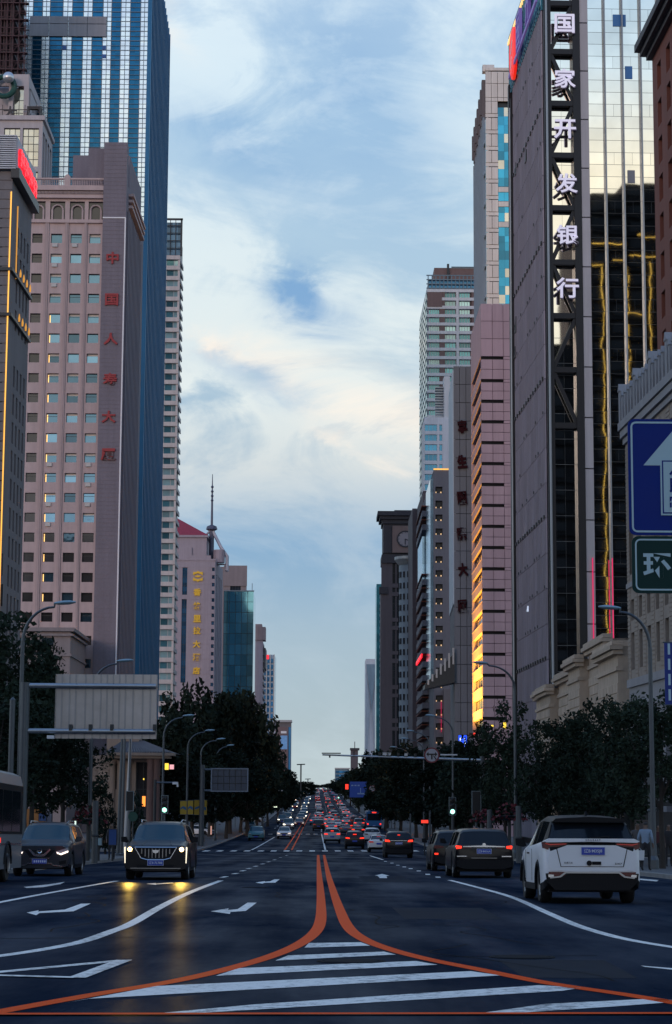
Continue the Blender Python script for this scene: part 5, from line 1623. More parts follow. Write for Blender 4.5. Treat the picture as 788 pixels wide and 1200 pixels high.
for i in range(19):
    y = 592 + 16.3 * i
    if 612 < y < 665: continue
    z0 = s.Z(y + 9, 504); s.put('balcony', cached('balc', lambda: MB().box(s.L * .06, s.L * .62, -1.4, 0, 0, 1.2).mesh('balcony', LGR)), None, r, (0, 0, z0))
    s.put('balcony_soffit', cached('balcs', lambda: MB().box(s.L * .05, s.L * .60, -1.5, 0, 2.3, 2.5).mesh('balcony_soffit', mat('soffit_red', (.20, .055, .03), .7))), None, r, (0, 0, z0))
s.put('red_sign', MB().box(s.L * .1, s.L * .6, -1.6, -1.3, s.Z(774, 500), s.Z(770, 500)), REDL, r)
f.put('roof_light', MB().box(0, f.U(526, 560), -.2, -.1, zt + .05, zt + .32), GLD, r)
s.put('roof_light', MB().box(s.L * .05, s.L * .9, -.2, -.1, f.Z(575, 500), f.Z(575, 500) + .4), GLD, r)
f.put('lower_front', MB().box(f.U(519.5, 840), f.L, -2, -.1, zb, f.Z(808, 520)), DKGREY, r)
f.put('neon_strip', MB().box(f.U(517, 840), f.U(517.4, 840), -.3, -.1, f.Z(858, 517), f.Z(822, 517)), NEON, r)

# ---------------------------------------------------------------- brown pier block with the round corner bay
BRW = mat('dark_brown_stone', (0.085, 0.07, 0.08), .75, noise=(.6, .15))
A = X(483.5, 700, 560); B = X(496, 700, 500); Cc = X(508, 700, 500)
s, f = Face(A, B), Face(B, Cc)
zb = zr(510) - .4; zt = s.Z(593, 490)
r = thing('brown_block', 'dark brown block with a round pale corner bay beside the clock tower', 'building', (B[0], B[1], zb))
core(r, [A, B, Cc, (Cc[0], A[1])], zb, zt, BRW, 'wall')
s.put('pier', MB().box(-.2, s.L * .45, -1.2, 0, zb, s.Z(604, 486)), BRW, r)
a_ = X(484, 700, 565); cxw, cyw = a_[0] - .6, a_[1]
m_ = MB(); pl = WLOC[r.name][0]; R = 3.4; zt2 = at(480, 655, 562).z
m_.lathe([(R, zb - pl.z), (R, zt2 - pl.z - 1.5)], 20, c=(cxw - pl.x, cyw - pl.y, 0))
part('corner_bay', m_, mat('bay_panel', (.20, .25, .30), .5, noise=(.5, .15)), r, smooth=True)
m_ = MB(); m_.lathe([(R + .2, zt2 - pl.z - 1.5), (R + 1.3, zt2 - pl.z), (R + 1.3, zt2 - pl.z + .8), (0, zt2 - pl.z + 1.2)], 20, c=(cxw - pl.x, cyw - pl.y, 0))
part('bay_roof', m_, FR_LT, r)
m_ = MB()
z = zb
while z < zt2 - 4:
    for k in range(7):
        w = math.pi * (1.05 + .12 * k); x, y = math.cos(w) * (R + .02), math.sin(w) * (R + .02)
        m_.box(cxw - pl.x + x - .25, cxw - pl.x + x + .25, cyw - pl.y + y - .25, cyw - pl.y + y + .1, z - pl.z, z - pl.z + 1.7)
    z += 3.2
part('bay_windows', m_, HGD, r, kind='stuff')

# ---------------------------------------------------------------- clock tower
A = X(451, 640, 600); B = X(492, 640, 600)
f = Face(A, B); zb = zr(600) - .4; zt = f.Z(606, 470)
CLB = mat('clock_dark', (0.035, 0.033, 0.042), .7, noise=(.5, .2))
r = thing('clock_tower', 'dark brown clock tower with a flared cornice and a round white clock', 'clock tower', (A[0], A[1], zb))
w_ = f.L
zs_ = f.Z(663, 470); z2 = f.Z(686, 450)
nc = MB()
ww = [(f.U(460, 700), f.U(463.7, 700)), (f.U(465, 700), f.U(468.4, 700)), (f.U(470, 700), f.U(474, 700)), (f.U(476, 700), f.U(480, 700))]
cl = []
for y0, y1 in ((659, 684), (688.5, 694), (698.5, 724), (728.5, 733.5), (738, 763), (767, 772), (777, 803), (807.5, 813), (817, 842), (847, 852), (856, 880)):
    for a, b in ww: cl.append((a, b, f.Z(y1, 465), f.Z(y0, 465)))
u00 = f.U(447, 700)
f.put('wall', wall_sheet(u00, w_, zb, f.Z(657, 470), cl, .6), BRW, r)
for c in cl: f.put('window', window_mesh(c[1]-c[0], c[3]-c[2], [FR_DK, HGD], 1, max(1, int((c[3]-c[2]) / 2.2)), .12), None, r, (c[0], .5, c[2]))
core(r, [(A[0] + u00, A[1] + .8), (B[0], B[1] + .8), (B[0], B[1] + 12), (A[0] + u00, A[1] + 12)], zb, f.Z(688, 448), BRW, 'wall')
core(r, [(A[0], A[1] + .2), (B[0], B[1] + .2), (B[0], B[1] + 12), (A[0], A[1] + 12)], f.Z(660, 470), zt, CLB, 'shaft')
f.put('shaft_band', MB().box(-.9, w_, -.5, 12, f.Z(660, 470), f.Z(650, 470)), CLB, r)
f.put('shaft_jacket', MB().box(-.4, w_, -.3, 12, f.Z(648, 470), f.Z(614, 470)), CLB, r)
f.put('shoulder', MB().box(u00 - .6, u00 + 2, -.7, 2, f.Z(696, 448), f.Z(688, 448)), CLB, r)
f.put('cornice', MB().box(-.8, w_ + 1, -.8, 12, f.Z(614, 470), f.Z(609, 470)).box(-1.5, w_ + 1, -1.5, 12.4, f.Z(609, 470), f.Z(605, 470)).box(-2.2, w_ + 1, -2.2, 13, f.Z(605, 470), f.Z(600, 470)).box(3, w_, 0, 10, f.Z(600, 470), f.Z(597.8, 470)), CLB, r)
u0, u1 = f.U(460, 632), f.U(492, 632)
f.put('clock_panel', MB().box(u0, u1, -.75, -.2, f.Z(648, 470), f.Z(616.5, 470)), mat('clock_stone', (.19, .13, .12), .75, noise=(.6, .1)), r)
cu, cz = f.uz(475, 632); R = 10 * 600 / F
f.put('clock_face', MB().lathe([(0, -.86), (R * .86, -.86), (R * .86, -.75)], 32, axis='y', c=(cu, 0, cz)), mat('clock_white', (.26, .23, .25), .6), r)
f.put('clock_rim', MB().lathe([(R * .84, -.9), (R * .88, -1.0), (R, -1.0), (R, -.75)], 32, axis='y', c=(cu, 0, cz)), CLB, r)
hd = MB()
for k in range(12):
    a = k * math.pi / 6; x, z = math.cos(a) * R * .7, math.sin(a) * R * .7
    hd.tube([(cu + x, -.9, cz + z), (cu + x * 1.15, -.9, cz + z * 1.15)], .09, 4)
f.put('hour_marks', hd, CLB, r)
for ang, ln in ((-26, .72), (-90, .66)):
    a = math.radians(ang); f.put('clock_hand', MB().tube([(cu, -.92, cz), (cu + math.cos(a) * R * ln, -.92, cz + math.sin(a) * R * ln)], .13, 4), CLB, r)

# slender things beyond
r, f, s, zb, zt = block('teal_sliver', 'thin teal glass edge of a tower beyond the clock tower', 'tower', (441.5, 449, 449), 684, 690, 15, glass('sliver_glass', (.05, .26, .32), .5, .15, .5, pane=(2.5, 50, 2.6)))
fm = MB()
for k in range(40): fm.box(f.L - 1.1, f.L - .5, -.3, .1, zt - 3 - k * 2.2, zt - 2 - k * 2.2)
f.put('edge_lights', fm, mat('edge_lights', (.6, .62, .65), .5), r, kind='stuff')
r, f, s, zb, zt = block('tapered_tower', 'distant pale tower with a diagonal cross of darker glass on its face', 'tower', (429, 441.5, 441.5), 772, 900, 20, mat('pale_tower', (.62, .62, .66), .6, noise=(.2, .1)))
zl = zr(900)
mb = MB(); zc = f.Z(832, 435); zbm = f.Z(905, 435)
mb.poly([(.3, -.06, zt - 2), (f.L, -.06, zt - 2), (f.L * .5, -.06, zc)])
mb.poly([(f.L * .52, -.06, zc - 1), (f.L, -.06, zbm), (.6, -.06, zbm)]) if False else None
f.put('dark_facet', MB().prism([(.2, zt - 2.5), (f.L - .2, zt - 2.5), (f.L * .55, zc)], -.4, .1, 'y'), mat('blue_facet', (.20, .28, .36), .4, metal=.3, noise=(.3, .2)), r)
f.put('left_facet', MB().prism([(.0, zt - 6), (f.L * .42, zc), (.0, zbm)], -.3, .1, 'y'), mat('mid_facet', (.38, .43, .50), .45, metal=.2, noise=(.3, .15)), r)
f.put('right_facet', MB().prism([(f.L, zt - 6), (f.L, zbm), (f.L * .62, zc)], -.3, .1, 'y'), MATS['mid_facet'], r)
r, f, s, zb, zt = block('far_office', 'far blue office block at the very end of the street', 'office building', (393, 410, 410), 901, 1300, 20, mat('far_blue_wall', (.12, .20, .27), .5, noise=(.3, .2)))
for k in range(4):
    f.put('window_strip', cached('fo', lambda: MB().box(.4, f.L - .4, -.25, .1, 0, 1.3).mesh('window_strip', FBG)), None, r, (0, 0, zt - 2.6 - k * 2.4))
f.put('parapet', MB().box(-.3, f.L + .3, -.4, .6, zt - .1, zt + .7), FR_LT, r)
r, f, s, zb, zt = block('rooftop_stub', 'small dark stub of a tower above the far right trees', 'building', (411.5, 420.5, 420.5), 879, 1150, 12, BRW)
f.put('mast', MB().tube([(f.L * .5, 3, zt), (f.L * .5, 3, zt + 5)], .25, 5), BRW, r)
f.put('cap', MB().box(-.5, f.L + .5, -.5, 6, zt - .1, zt + 1.2), CLB, r)

# ---------------------------------------------------------------- across the street behind: what the bank's glass mirrors
DKT = mat('dark_facade', (0.010, 0.010, 0.013), .7, spec=.1, noise=(.3, .3))
DKW = mat('night_window', (.016, .018, .024), .6, spec=.1)
yb = -42.0
def back(label, x0, x1, z1, yb, gold=(), name='mirrored_tower', dep=40):
    f = Face((x1, yb), (x0, yb))      # faces +y
    zb = zr(yb) - 1
    r = thing(name, label, 'tower', (x0, yb, zb))
    core(r, [(x0, yb - .4), (x1, yb - .4), (x1, yb - dep), (x0, yb - dep)], zb, z1, DKT, 'wall')
    w = (x1 - x0); nx = max(2, int(w / 5)); z = zb + 6
    mb = MB(); wm = MB()
    while z < z1 - 3:
        for i in range(nx): wm.box(w * (i + .2) / nx, w * (i + .8) / nx, .0, .2, z, z + 2.2)
        mb.box(0, w, -.4, .1, z - 1.1, z - .5); z += 4.2
    f.put('windows', wm, DKW, r, kind='stuff'); f.put('ledges', mb, DKT, r, kind='stuff')
    g_ = MB()
    for (a, b, c, d) in gold:
        (g_.box(w - (a - x0) - .03, w - (a - x0) + .03, -.6, -.3, c, d) if a == b else g_.box(w - (b - x0), w - (a - x0), -.6, -.3, c, c + .06))
    if gold: f.put('light_strip', g_, mat('gold_strip_lamp', (.9, .6, .1), .4, emit=((1.0, .60, .11), 1.3)), r)
    return r, f
def vp(px, py, y1):
    """where the ray through a photograph pixel lands at distance y1 after the bank's front has mirrored it"""
    q = ray(px, py); k = (f_bank.A - CAM).dot(f_bank.n) / q.dot(f_bank.n); h = CAM + q * k
    v = q - f_bank.n * 2 * q.dot(f_bank.n); return h + v * ((y1 - h.y) / v.y)
def vx(px, y1=yb, py=320): return vp(px, py, y1).x
def vz(py, y1=yb, px=720): return vp(px, py, y1).z
back('dark tower with gold light strips seen mirrored in the bank glass', vx(692), vx(735), vz(229), yb,
     [(vx(705.5), vx(705.5), vz(900), vz(314)), (vx(693), vx(733), vz(287), 0), (vx(693), vx(707), vz(312), 0), (vx(718), vx(733), vz(305), 0)])
back('taller dark tower with gold light strips mirrored at the right of the bank glass', vx(735.5), vx(830), vz(209), yb - 3,
     [(vx(738), vx(738), vz(640), vz(308)), (vx(765), vx(765), vz(420), vz(303)), (vx(742), vx(800), vz(296), 0), (vx(752), vx(800), vz(271), 0), (vx(738), vx(757), vz(364), 0)])
back('dark stepped block mirrored in the glass behind the white characters', vx(640), vx(690), vz(404), yb - 1, [])
back('dark roof turret mirrored in the glass beside the lowest white character', vx(668), vx(690), vz(372), yb - 2, [], dep=10)
for (xa, xb, z1, y) in ((-150, -95, 64, -60), (-94, -60, 82, -62), (-59, -25, 58, -64)):
    back({-150: 'wide dark block behind the viewpoint mirrored in the hotel windows', -94: 'tall dark block behind the viewpoint mirrored in the hotel windows', -59: 'lower dark block behind the viewpoint nearest the road'}[xa], xa, xb, z1, y, [], name='mirrored_block')

# ================================================================== TREES
BARK = mat('bark', (0.036, 0.031, 0.028), .9, noise=(6, .4), bump=(12, .5), coords='O')
def leaf_mat(name, col):
    m = bpy.data.materials.new(name); m.use_nodes = True
    q = NG(m.node_tree); b = m.node_tree.nodes['Principled BSDF']
    t = q.n('ShaderNodeTexCoord').outputs['Object']
    n = q.noise(t, 1.1, 3.0, .6); n2 = q.noise(t, 7.0, 2.0, .6)
    f = q.math('ADD', q.math('MULTIPLY', n, 1.3), q.math('MULTIPLY', n2, .5))
    c = q.ramp(q.math('MULTIPLY', f, .6), [(.25, tuple(.45 * k for k in col)), (.5, col), (.75, tuple(1.7 * k for k in col))])
    rn = q.math('ADD', .65, q.math('MULTIPLY', q.n('ShaderNodeObjectInfo').outputs['Random'], .9))
    cc = q.n('ShaderNodeCombineColor')
    for i in range(3): q.put(cc.inputs[i], rn)
    q.put(b.inputs['Base Color'], q.mix(1.0, c, cc.outputs[0], 'MULTIPLY'))
    b.inputs['Roughness'].default_value = .7
    b.inputs['Specular IOR Level'].default_value = .05
    MATS[name] = m
    return m
LEAF = leaf_mat('leaf', (0.017, 0.026, 0.018))
LEAF2 = leaf_mat('dark_leaf', (0.013, 0.021, 0.016))

def crown_mesh(seed, n_clump, per, size, shape='broad', leafm=None):
    """leaves gathered in clumps on the branches of a unit crown (radius 1, height 2, base at 0)"""
    rr = random.Random(seed)
    mb = MB()
    for k in range(n_clump):
        while True:
            x, y, z = rr.uniform(-1, 1), rr.uniform(-1, 1), rr.uniform(0, 1)
            if shape == 'broad': R = math.sqrt(max(0, 1 - (2 * z - .85) ** 2 / 1.35)) * (1 - .12 * math.sin(5 * math.atan2(y, x) + seed))
            elif shape == 'cone': R = (1 - z) * .95 + .05
            else: R = math.sqrt(max(0, 1 - (2 * z - 1) ** 2)) * .9 + .1 * math.sin(4 * math.atan2(y, x) + seed * 2)
            d = math.hypot(x, y)
            if d < R and (d > R * .45 or z > .6 or rr.random() < .35): break
        cr = rr.uniform(.10, .20) * (1.15 if shape != 'cone' else .8)
        cz = z * 2
        for j in range(per):
            u = Vector((rr.gauss(0, 1), rr.gauss(0, 1), rr.gauss(0, .75))); u *= cr * (rr.random() ** .4) / max(.3, u.length)
            p = Vector((x, y, cz)) + u
            a = Vector((rr.gauss(0, 1), rr.gauss(0, 1), rr.gauss(0, .6))).normalized()
            b = a.cross(Vector((rr.gauss(0, 1), rr.gauss(0, 1), rr.gauss(0, 1)))).normalized()
            s = size * rr.uniform(.6, 1.3)
            mb.poly([p - a * s, p + b * s * .55, p + a * s * 1.1, p - b * s * .5])
    return mb.mesh('crown', leafm or LEAF)
def trunk_mesh(seed, limbs=7):
    """unit trunk: height 1 to the crown base, limbs reaching up into a crown of radius 1 and height 2"""
    rr = random.Random(seed); mb = MB()
    mb.tube([(0, 0, -.1), (.01, 0, .3), (-.015, .01, .7), (.01, 0, 1.15), (.0, .02, 1.8)], [.085, .065, .055, .045, .02], 8)
    for k in range(limbs):
        a = k * 2.4 + rr.random(); z = rr.uniform(.75, 1.4); R = rr.uniform(.5, .85)
        mb.tube([(0, 0, z), (math.cos(a) * R * .45, math.sin(a) * R * .45, z + .35), (math.cos(a) * R, math.sin(a) * R, z + rr.uniform(.6, 1.1))], [.035, .022, .008], 5)
    return mb.mesh('trunk', BARK)
CROWNS = {'near': [crown_mesh(i, 120, 62, .046) for i in (1, 2, 3)],
          'loose': [crown_mesh(11, 72, 60, .046), crown_mesh(12, 80, 60, .046)],
          'far': [crown_mesh(i, 110, 44, .066, 'oval', LEAF2) for i in (21, 22, 23)],
          'cone': [crown_mesh(31, 160, 30, .05, 'cone', LEAF2)]}
TRUNKS = [trunk_mesh(5), trunk_mesh(8), trunk_mesh(9, 5)]
_tn = [0]
def tree(label, x, y, top, r, base=2.6, kind='near', group=None, name='street_tree', cat='tree', squash=1.0):
    """a tree standing at x, y whose crown of radius r ends at height top over the street"""
    z0 = zr(y) + .13
    k = _tn[0]; _tn[0] += 1
    t = thing(name, label, cat, (x, y, z0 - .05), k * 2.39 % 6.28, group)
    tr = link('trunk', TRUNKS[k % 3], t, (0, 0, 0), 0, local=True); tr.scale = (r * .9, r * .9, base) if base > 1 else (r, r, max(base, .3))
    c = link('crown', CROWNS[kind][k % len(CROWNS[kind])], t, (0, 0, base * .82), 0, local=True); c.scale = (r, r * squash, (top - base * .82) / 2.0)
    return t
def tree_px(label, px, py_top, d, r, **kw):
    p = at(px, 930, d); top = at(px, py_top, d).z - (zr(d) + .13)
    return tree(label, p.x, d, top, r, **kw)
LT = 'street trees on the left pavement'; RT = 'street trees on the right pavement'
tree_px('big leafy tree at the left edge reaching above the sign board', -12, 700, 84, 2.9, base=3.4, group=LT)
tree_px('leafy tree in front of the left end of the grey sign board', 38, 752, 92, 2.2, base=3.4, group=LT)
tree_px('leafy tree under the grey sign board behind the small dark car', 74, 838, 104, 2.3, base=3.0, group=LT)
tree_px('second tree under the sign board, beside the dark clipped cone', 30, 832, 98, 2.6, base=2.8, group=LT)
tree_px('dark tree at the left edge above the bus roof', -8, 812, 78, 2.3, base=3.0, group=LT)
tree_px('dark clipped cone shrub behind the flagpoles', 125, 911, 130, 1.15, base=.5, kind='cone', name='cone_shrub', cat='shrub')
tree_px('dark clipped cone shrub right of the flagpoles', 159, 914, 134, 1.1, base=.5, kind='cone', name='cone_shrub', cat='shrub')
mass = [(196, 822, 214, 4.6, 'first dark tree of the left row, beside the sign board'), (222, 800, 232, 5.4, 'tall dark tree below the gold characters'),
        (249, 789, 250, 6.0, 'tallest dark tree of the left row, over the lit sign boards'), (272, 797, 272, 6.0, 'tall dark tree in front of the teal glass block'),
        (293, 802, 296, 5.8, 'tall dark tree below the teal glass block, left of the pink slab'), (309, 836, 320, 5.2, 'dark tree under the narrow pink slab'),
        (322, 862, 350, 4.8, 'dark tree under the far pale blue tower'), (334, 882, 395, 4.6, 'dark tree left of the low shop block poster'),
        (342, 896, 450, 4.4, 'dark tree at the lower right of the left row'), (348, 907, 530, 4.6, 'small far tree second from the end of the left row'),
        (353, 914, 640, 4.8, 'small far tree ending the left row'),
        (210, 870, 200, 4.0, 'lower dark tree behind the first lamp of the left kerb'), (240, 868, 215, 4.2, 'lower dark tree behind the display board'),
        (268, 872, 236, 4.2, 'lower dark tree right of the display board'), (292, 878, 262, 4.2, 'lower dark tree in the middle of the left row'), (310, 890, 300, 4.0, 'lower dark tree before the far end of the left row'),
        (252, 830, 262, 5.0, 'inner dark tree behind the left lamps'), (228, 842, 238, 5.0, 'inner dark tree left of the display board'), (285, 850, 282, 5.0, 'inner dark tree between the teal block and the road')]
for px, py, d, rr_, lb in mass: tree_px(lb, px - (2 if d < 300 else 8), py + 9, d, rr_ * .84, base=2.6, kind='far', group='dark trees along the far left pavement')
right = [(775, 806, 76, 1.9, 'leafy tree at the right edge over the bus shelter', 'near'), (741, 812, 84, 1.9, 'leafy tree beside the blue banner', 'near'), (706, 820, 92, 2.0, 'leafy tree behind the white car roof', 'near'),
         (672, 834, 101, 2.0, 'leafy tree left of the white car below the stepped building', 'near'), (640, 846, 112, 2.0, 'leafy tree right of the tall lamp', 'loose'),
         (604, 822, 124, 2.3, 'loose leafy tree in front of the rose block', 'loose'), (572, 842, 138, 2.5, 'loose leafy tree left of the tall lamp, over the black cars', 'loose'),
         (688, 868, 97, 1.7, 'lower tree hiding the foot of the stepped building', 'near'), (655, 874, 108, 1.8, 'lower tree between the black car and the white car', 'near'), (592, 884, 132, 2.2, 'lower dark tree behind the flower baskets', 'near'), (724, 862, 88, 1.6, 'lower tree at the left end of the bus shelter', 'near')]
for px, py, d, rr_, lb, kd in right: tree_px(lb, px, py, d, rr_, base=2.7, kind=kd, group=RT)
rmass = [(548, 866, 176, 3.3, 'dark tree under the blue lit sign'), (528, 874, 196, 3.6, 'dark tree right of the round turn sign'), (508, 872, 220, 3.8, 'dark tree behind the round turn sign'),
         (488, 874, 250, 4.0, 'dark tree left of the round turn sign under the mast arm'), (470, 872, 285, 4.4, 'dark tree below the clock tower'), (454, 884, 330, 4.4, 'dark tree left below the clock tower'),
         (442, 876, 385, 4.0, 'dark tree under the tapered tower, taller than those beside it'), (431, 889, 440, 4.2, 'dark tree above the blue direction sign'), (421, 897, 520, 4.4, 'far dark tree near the end of the right row'),
         (411, 905, 620, 4.6, 'small far tree second from the end of the right row'), (404, 911, 760, 5.0, 'small far tree ending the right row'),
         (536, 905, 186, 3.2, 'low dark tree behind the right traffic light'), (500, 905, 232, 3.4, 'low dark tree behind the black car at the crossing'), (470, 908, 270, 3.6, 'low dark tree right of the blue direction sign'), (452, 912, 310, 3.4, 'low dark tree beside the blue direction sign')]
for px, py, d, rr_, lb in rmass: tree_px(lb, px, py, d, rr_, base=2.4, kind='far', group='dark trees along the far right pavement')

crest = [(357, 915, 760, 5.5, 'far tree closing the left side below the hill top'), (361.5, 918, 980, 6.0, 'farthest left tree at the hill top'), (397.5, 913, 900, 6.0, 'far tree closing the right side below the hill top'), (392.5, 917, 1150, 6.5, 'farthest right tree at the hill top'),
         (386, 918.5, 1300, 6.5, 'tree on the crest right of the road axis'), (379.5, 919.5, 1330, 6.0, 'low tree on the crest near the road axis'), (367, 919, 1310, 6.0, 'tree on the crest left of the road axis'), (372.5, 920, 1345, 5.5, 'lowest tree on the crest, straight above the road')]
for px, py, d, rr_, lb in crest: tree_px(lb, px, py, d, rr_, base=1.2, kind='far', group='trees at the top of the hill')

# ================================================================== STREET FURNITURE
STEEL = mat('lamp_steel', (0.09, 0.105, 0.12), .42, metal=.6, noise=(3, .2), coords='O')
DSTEEL = mat('dark_steel', (0.05, 0.055, 0.06), .5, metal=.5, noise=(4, .3), coords='O')
LHEAD = mat('lamp_head', (0.26, 0.38, 0.44), .3, metal=.3, coords='O')
def lamp(label, px, d, hx, hy, side):
    """tapered pole with one curved arm; hx, hy is where its lamp head is seen"""
    p = at(px, 930, d); h = at(hx, hy, d); z0 = zr(d) + .13
    H = h.z - z0; L = abs(h.x - p.x)
    t = thing('street_lamp', label, 'street lamp', (p.x, d, z0), 0, 'curved arm street lamps along the kerbs')
    s = side
    pts = [(0, 0, 0), (0, 0, H - 1.55)]
    part('pole', MB().tube(pts, [.11, .075], 10), STEEL, t, smooth=True)
    part('base', MB().lathe([(.2, 0), (.2, .35), (.13, .5), (.12, .9)], 10), STEEL, t)
    arm = [(0, 0, H - 1.6)] + [(s * L * .72 * (1 - math.cos(a)), 0, H - 1.55 + 1.35 * math.sin(a)) for a in [k * math.pi / 16 for k in range(9)]] + [(s * (L - .45), 0, H - .08)]
    part('arm', MB().tube(arm, [.072 - .003 * k for k in range(len(arm))], 8), STEEL, t, smooth=True)
    hd = MB()
    prof = [(0, .03, .03), (.12, .10, .06), (.35, .17, .085), (.62, .16, .08), (.85, .05, .03)]
    n = 10; base = 0
    for x, ry, rz in prof:
        for k in range(n):
            a = 2 * math.pi * k / n; hd.v.append((s * (L - .48 + x), ry * math.cos(a), H - .05 + x * .06 + rz * math.sin(a)))
    for i in range(len(prof) - 1):
        for k in range(n): hd.f.append((i*n+k, i*n+(k+1) % n, (i+1)*n+(k+1) % n, (i+1)*n+k)); hd.m.append(0)
    hd.f.append(tuple(range(n))); hd.f.append(tuple((len(prof)-1)*n+k for k in range(n))); hd.m += [0, 0]
    part('lamp_head', hd, LHEAD, t, smooth=True)
    return t
lamp('street lamp with its head in front of the pink tower, rising from the left trees', 22, 76, 78, 705.5, 1)
lamp('street lamp whose head shows just above the grey sign board', 106, 100, 148, 773.5, 1)
lamp('street lamp beside the left green traffic light', 191, 146, 222, 838, 1)
lamp('street lamp carrying the left yellow banners', 219.5, 174, 247, 855.5, 1)
lamp('street lamp carrying the right yellow banner', 235, 193, 260, 865.5, 1)
lamp('faint street lamp right of the yellow banner lamp in the dark trees', 253, 222, 271, 873, 1)
lamp('street lamp in front of the mirrored bank tower', 765, 74, 713, 711, -1)
lamp('tall street lamp between the loose trees on the right', 604.5, 111, 562, 776, -1)
lamp('street lamp behind the green light on the right', 531, 166, 504, 838, -1)
lamp('street lamp above the round turn sign', 504, 202, 480, 856, -1)
lamp('street lamp left of the round turn sign', 497, 216, 474, 865, -1)
lamp('farthest clear street lamp on the right, under the clock tower', 481, 246, 461, 875, -1)
for px, d, hx, hy, s in ((352.7, 620, 354.8, 896, 1), (361, 900, 362.5, 913, 1)):
    p = at(px, 930, d); h = at(px, hy, d); z0 = zr(d); t = thing('street_lamp', 'distant twin lamp standing against the sky at the far end' if d < 700 else 'farthest lamp standing against the sky at the far end', 'street lamp', (p.x, d, z0))
    part('pole', MB().tube([(0, 0, 0), (0, 0, h.z - z0)], .22, 6), DSTEEL, t); part('arm', MB().tube([(-1.3, 0, h.z - z0), (1.3, 0, h.z - z0 + .1)], .2, 6), DSTEEL, t)

# ---- back of the big sign board on its gantry
d = 73
a = at(66.5, 790, d); b = at(183, 866, d)
W_, H_ = b.x - a.x, a.z - b.z
pole = at(27.5, 930, d)
z0 = zr(d) + .13
ALU = mat('ribbed_aluminium', (0.40, 0.40, 0.42), .34, metal=.75, noise=(1.5, .3), coords='O')
ALU2 = mat('aluminium_rib', (0.30, 0.31, 0.33), .4, metal=.7, noise=(1.5, .25), coords='O')
t = thing('sign_gantry', 'back of a large ribbed aluminium sign board on a gantry over the left lanes', 'road sign', (pole.x, d, z0))
ox, oz = a.x - pole.x, b.z - z0
n = 14
ws = []; rr = random.Random(4); xs = [0]
for i in range(n): xs.append(xs[-1] + rr.choice((.8, 1.0, 1.25)))
xs = [x / xs[-1] * W_ for x in xs]
for i in range(n):
    part('sheet', MB().box(ox + xs[i] + .01, ox + xs[i+1] - .01, -.012 + .006 * (i % 2), .02, oz, oz + H_), ALU, t)
    if i: part('rib', MB().box(ox + xs[i] - .03, ox + xs[i] + .03, -.07, -.013, oz + .01, oz + H_ - .01), ALU2, t)
part('edge_frame', MB().box(ox - .02, ox, -.06, .03, oz, oz + H_).box(ox + W_, ox + W_ + .02, -.06, .03, oz, oz + H_), ALU2, t)
TUB = mat('galvanised_tube', (0.34, 0.37, 0.40), .3, metal=.8, noise=(4, .2), coords='O')
for y in (804, 857):
    zz = at(100, y, d).z - z0; part('arm', MB().tube([(0, -.18, zz), (ox + W_ - .02, -.18, zz)], .095, 10), TUB, t, smooth=True)
for x, y in ((107, 853), (132, 853), (182, 853), (84, 853)):
    p = at(x, y, d); part('clamp', MB().box(p.x - pole.x - .06, p.x - pole.x + .06, -.3, -.08, p.z - z0 - .1, p.z - z0 + .12), DSTEEL, t)
part('pole', MB().tube([(0, -.18, 0), (0, -.18, at(27, 800, d).z - z0)], .17, 12), STEEL, t, smooth=True)
part('flange', MB().box(-.28, .28, -.46, .1, 0, .06), STEEL, t)
p = at(62, 864, d); part('camera', MB().box(p.x - pole.x - .16, p.x - pole.x + .1, -.4, -.2, p.z - z0 - .06, p.z - z0 + .06), mat('camera_white', (.6, .62, .65), .5), t)
p = at(12, 930, 66)
t = thing('signal_post', 'slim grey post at the left edge behind the bus', 'post', (p.x, 66, zr(66) + .13)); part('pole', MB().tube([(0, 0, 0), (0, 0, 5.6)], .09, 10), STEEL, t); part('cap', MB().lathe([(.1, 5.6), (0, 5.7)], 10), STEEL, t)

# ---- big blue and green road sign at the right
BLUES = mat('sign_blue', (0.003, 0.024, 0.21), .5, spec=.15, noise=(2, .08), coords='O')
GREENS = mat('sign_green', (0.004, 0.036, 0.034), .5, spec=.15, noise=(2, .08), coords='O')
SWHITE = mat('sign_white', (0.42, 0.60, 0.66), .5, noise=(4, .06), coords='O')
d = 36
a = at(735.5, 491, d); b = at(739, 627, d); c = at(739.5, 695, d)
z0 = zr(d) + .13; px0 = KR + 1.0
t = thing('road_sign', 'blue direction sign with a white arrow above a green sign on the right', 'road sign', (px0, d, z0))
def slab(x0, x1, z1, z2, m, y=0.0, name='panel', rad=.12):
    pts = []
    for cx, cz, st in ((x1 - rad, z2 - rad, 0), (x0 + rad, z2 - rad, 90), (x0 + rad, z1 + rad, 180), (x1 - rad, z1 + rad, 270)):
        for k in range(5):
            w = math.radians(st + k * 22.5); pts.append((cx + rad * math.cos(w), cz + rad * math.sin(w)))
    return part(name, MB().prism(pts, y - .012, y + .02, 'y'), m, t)
def outline(x0, x1, z1, z2, wd, m, y, rad=.1):
    P, Q = [], []
    for cx, cz, st in ((x1 - rad, z2 - rad, 0), (x0 + rad, z2 - rad, 90), (x0 + rad, z1 + rad, 180), (x1 - rad, z1 + rad, 270)):
        for k in range(5):
            w = math.radians(st + k * 22.5); P.append((cx + rad * math.cos(w), y, cz + rad * math.sin(w))); Q.append((cx + (rad - wd) * math.cos(w), y, cz + (rad - wd) * math.sin(w)))
    mb = MB()
    for i in range(len(P)): j = (i + 1) % len(P); mb.quad(P[i], P[j], Q[j], Q[i])
    return part('border', mb, m, t)
x0, SW = a.x - px0, 2.75
zt_, zb_ = a.z - z0, b.z - z0
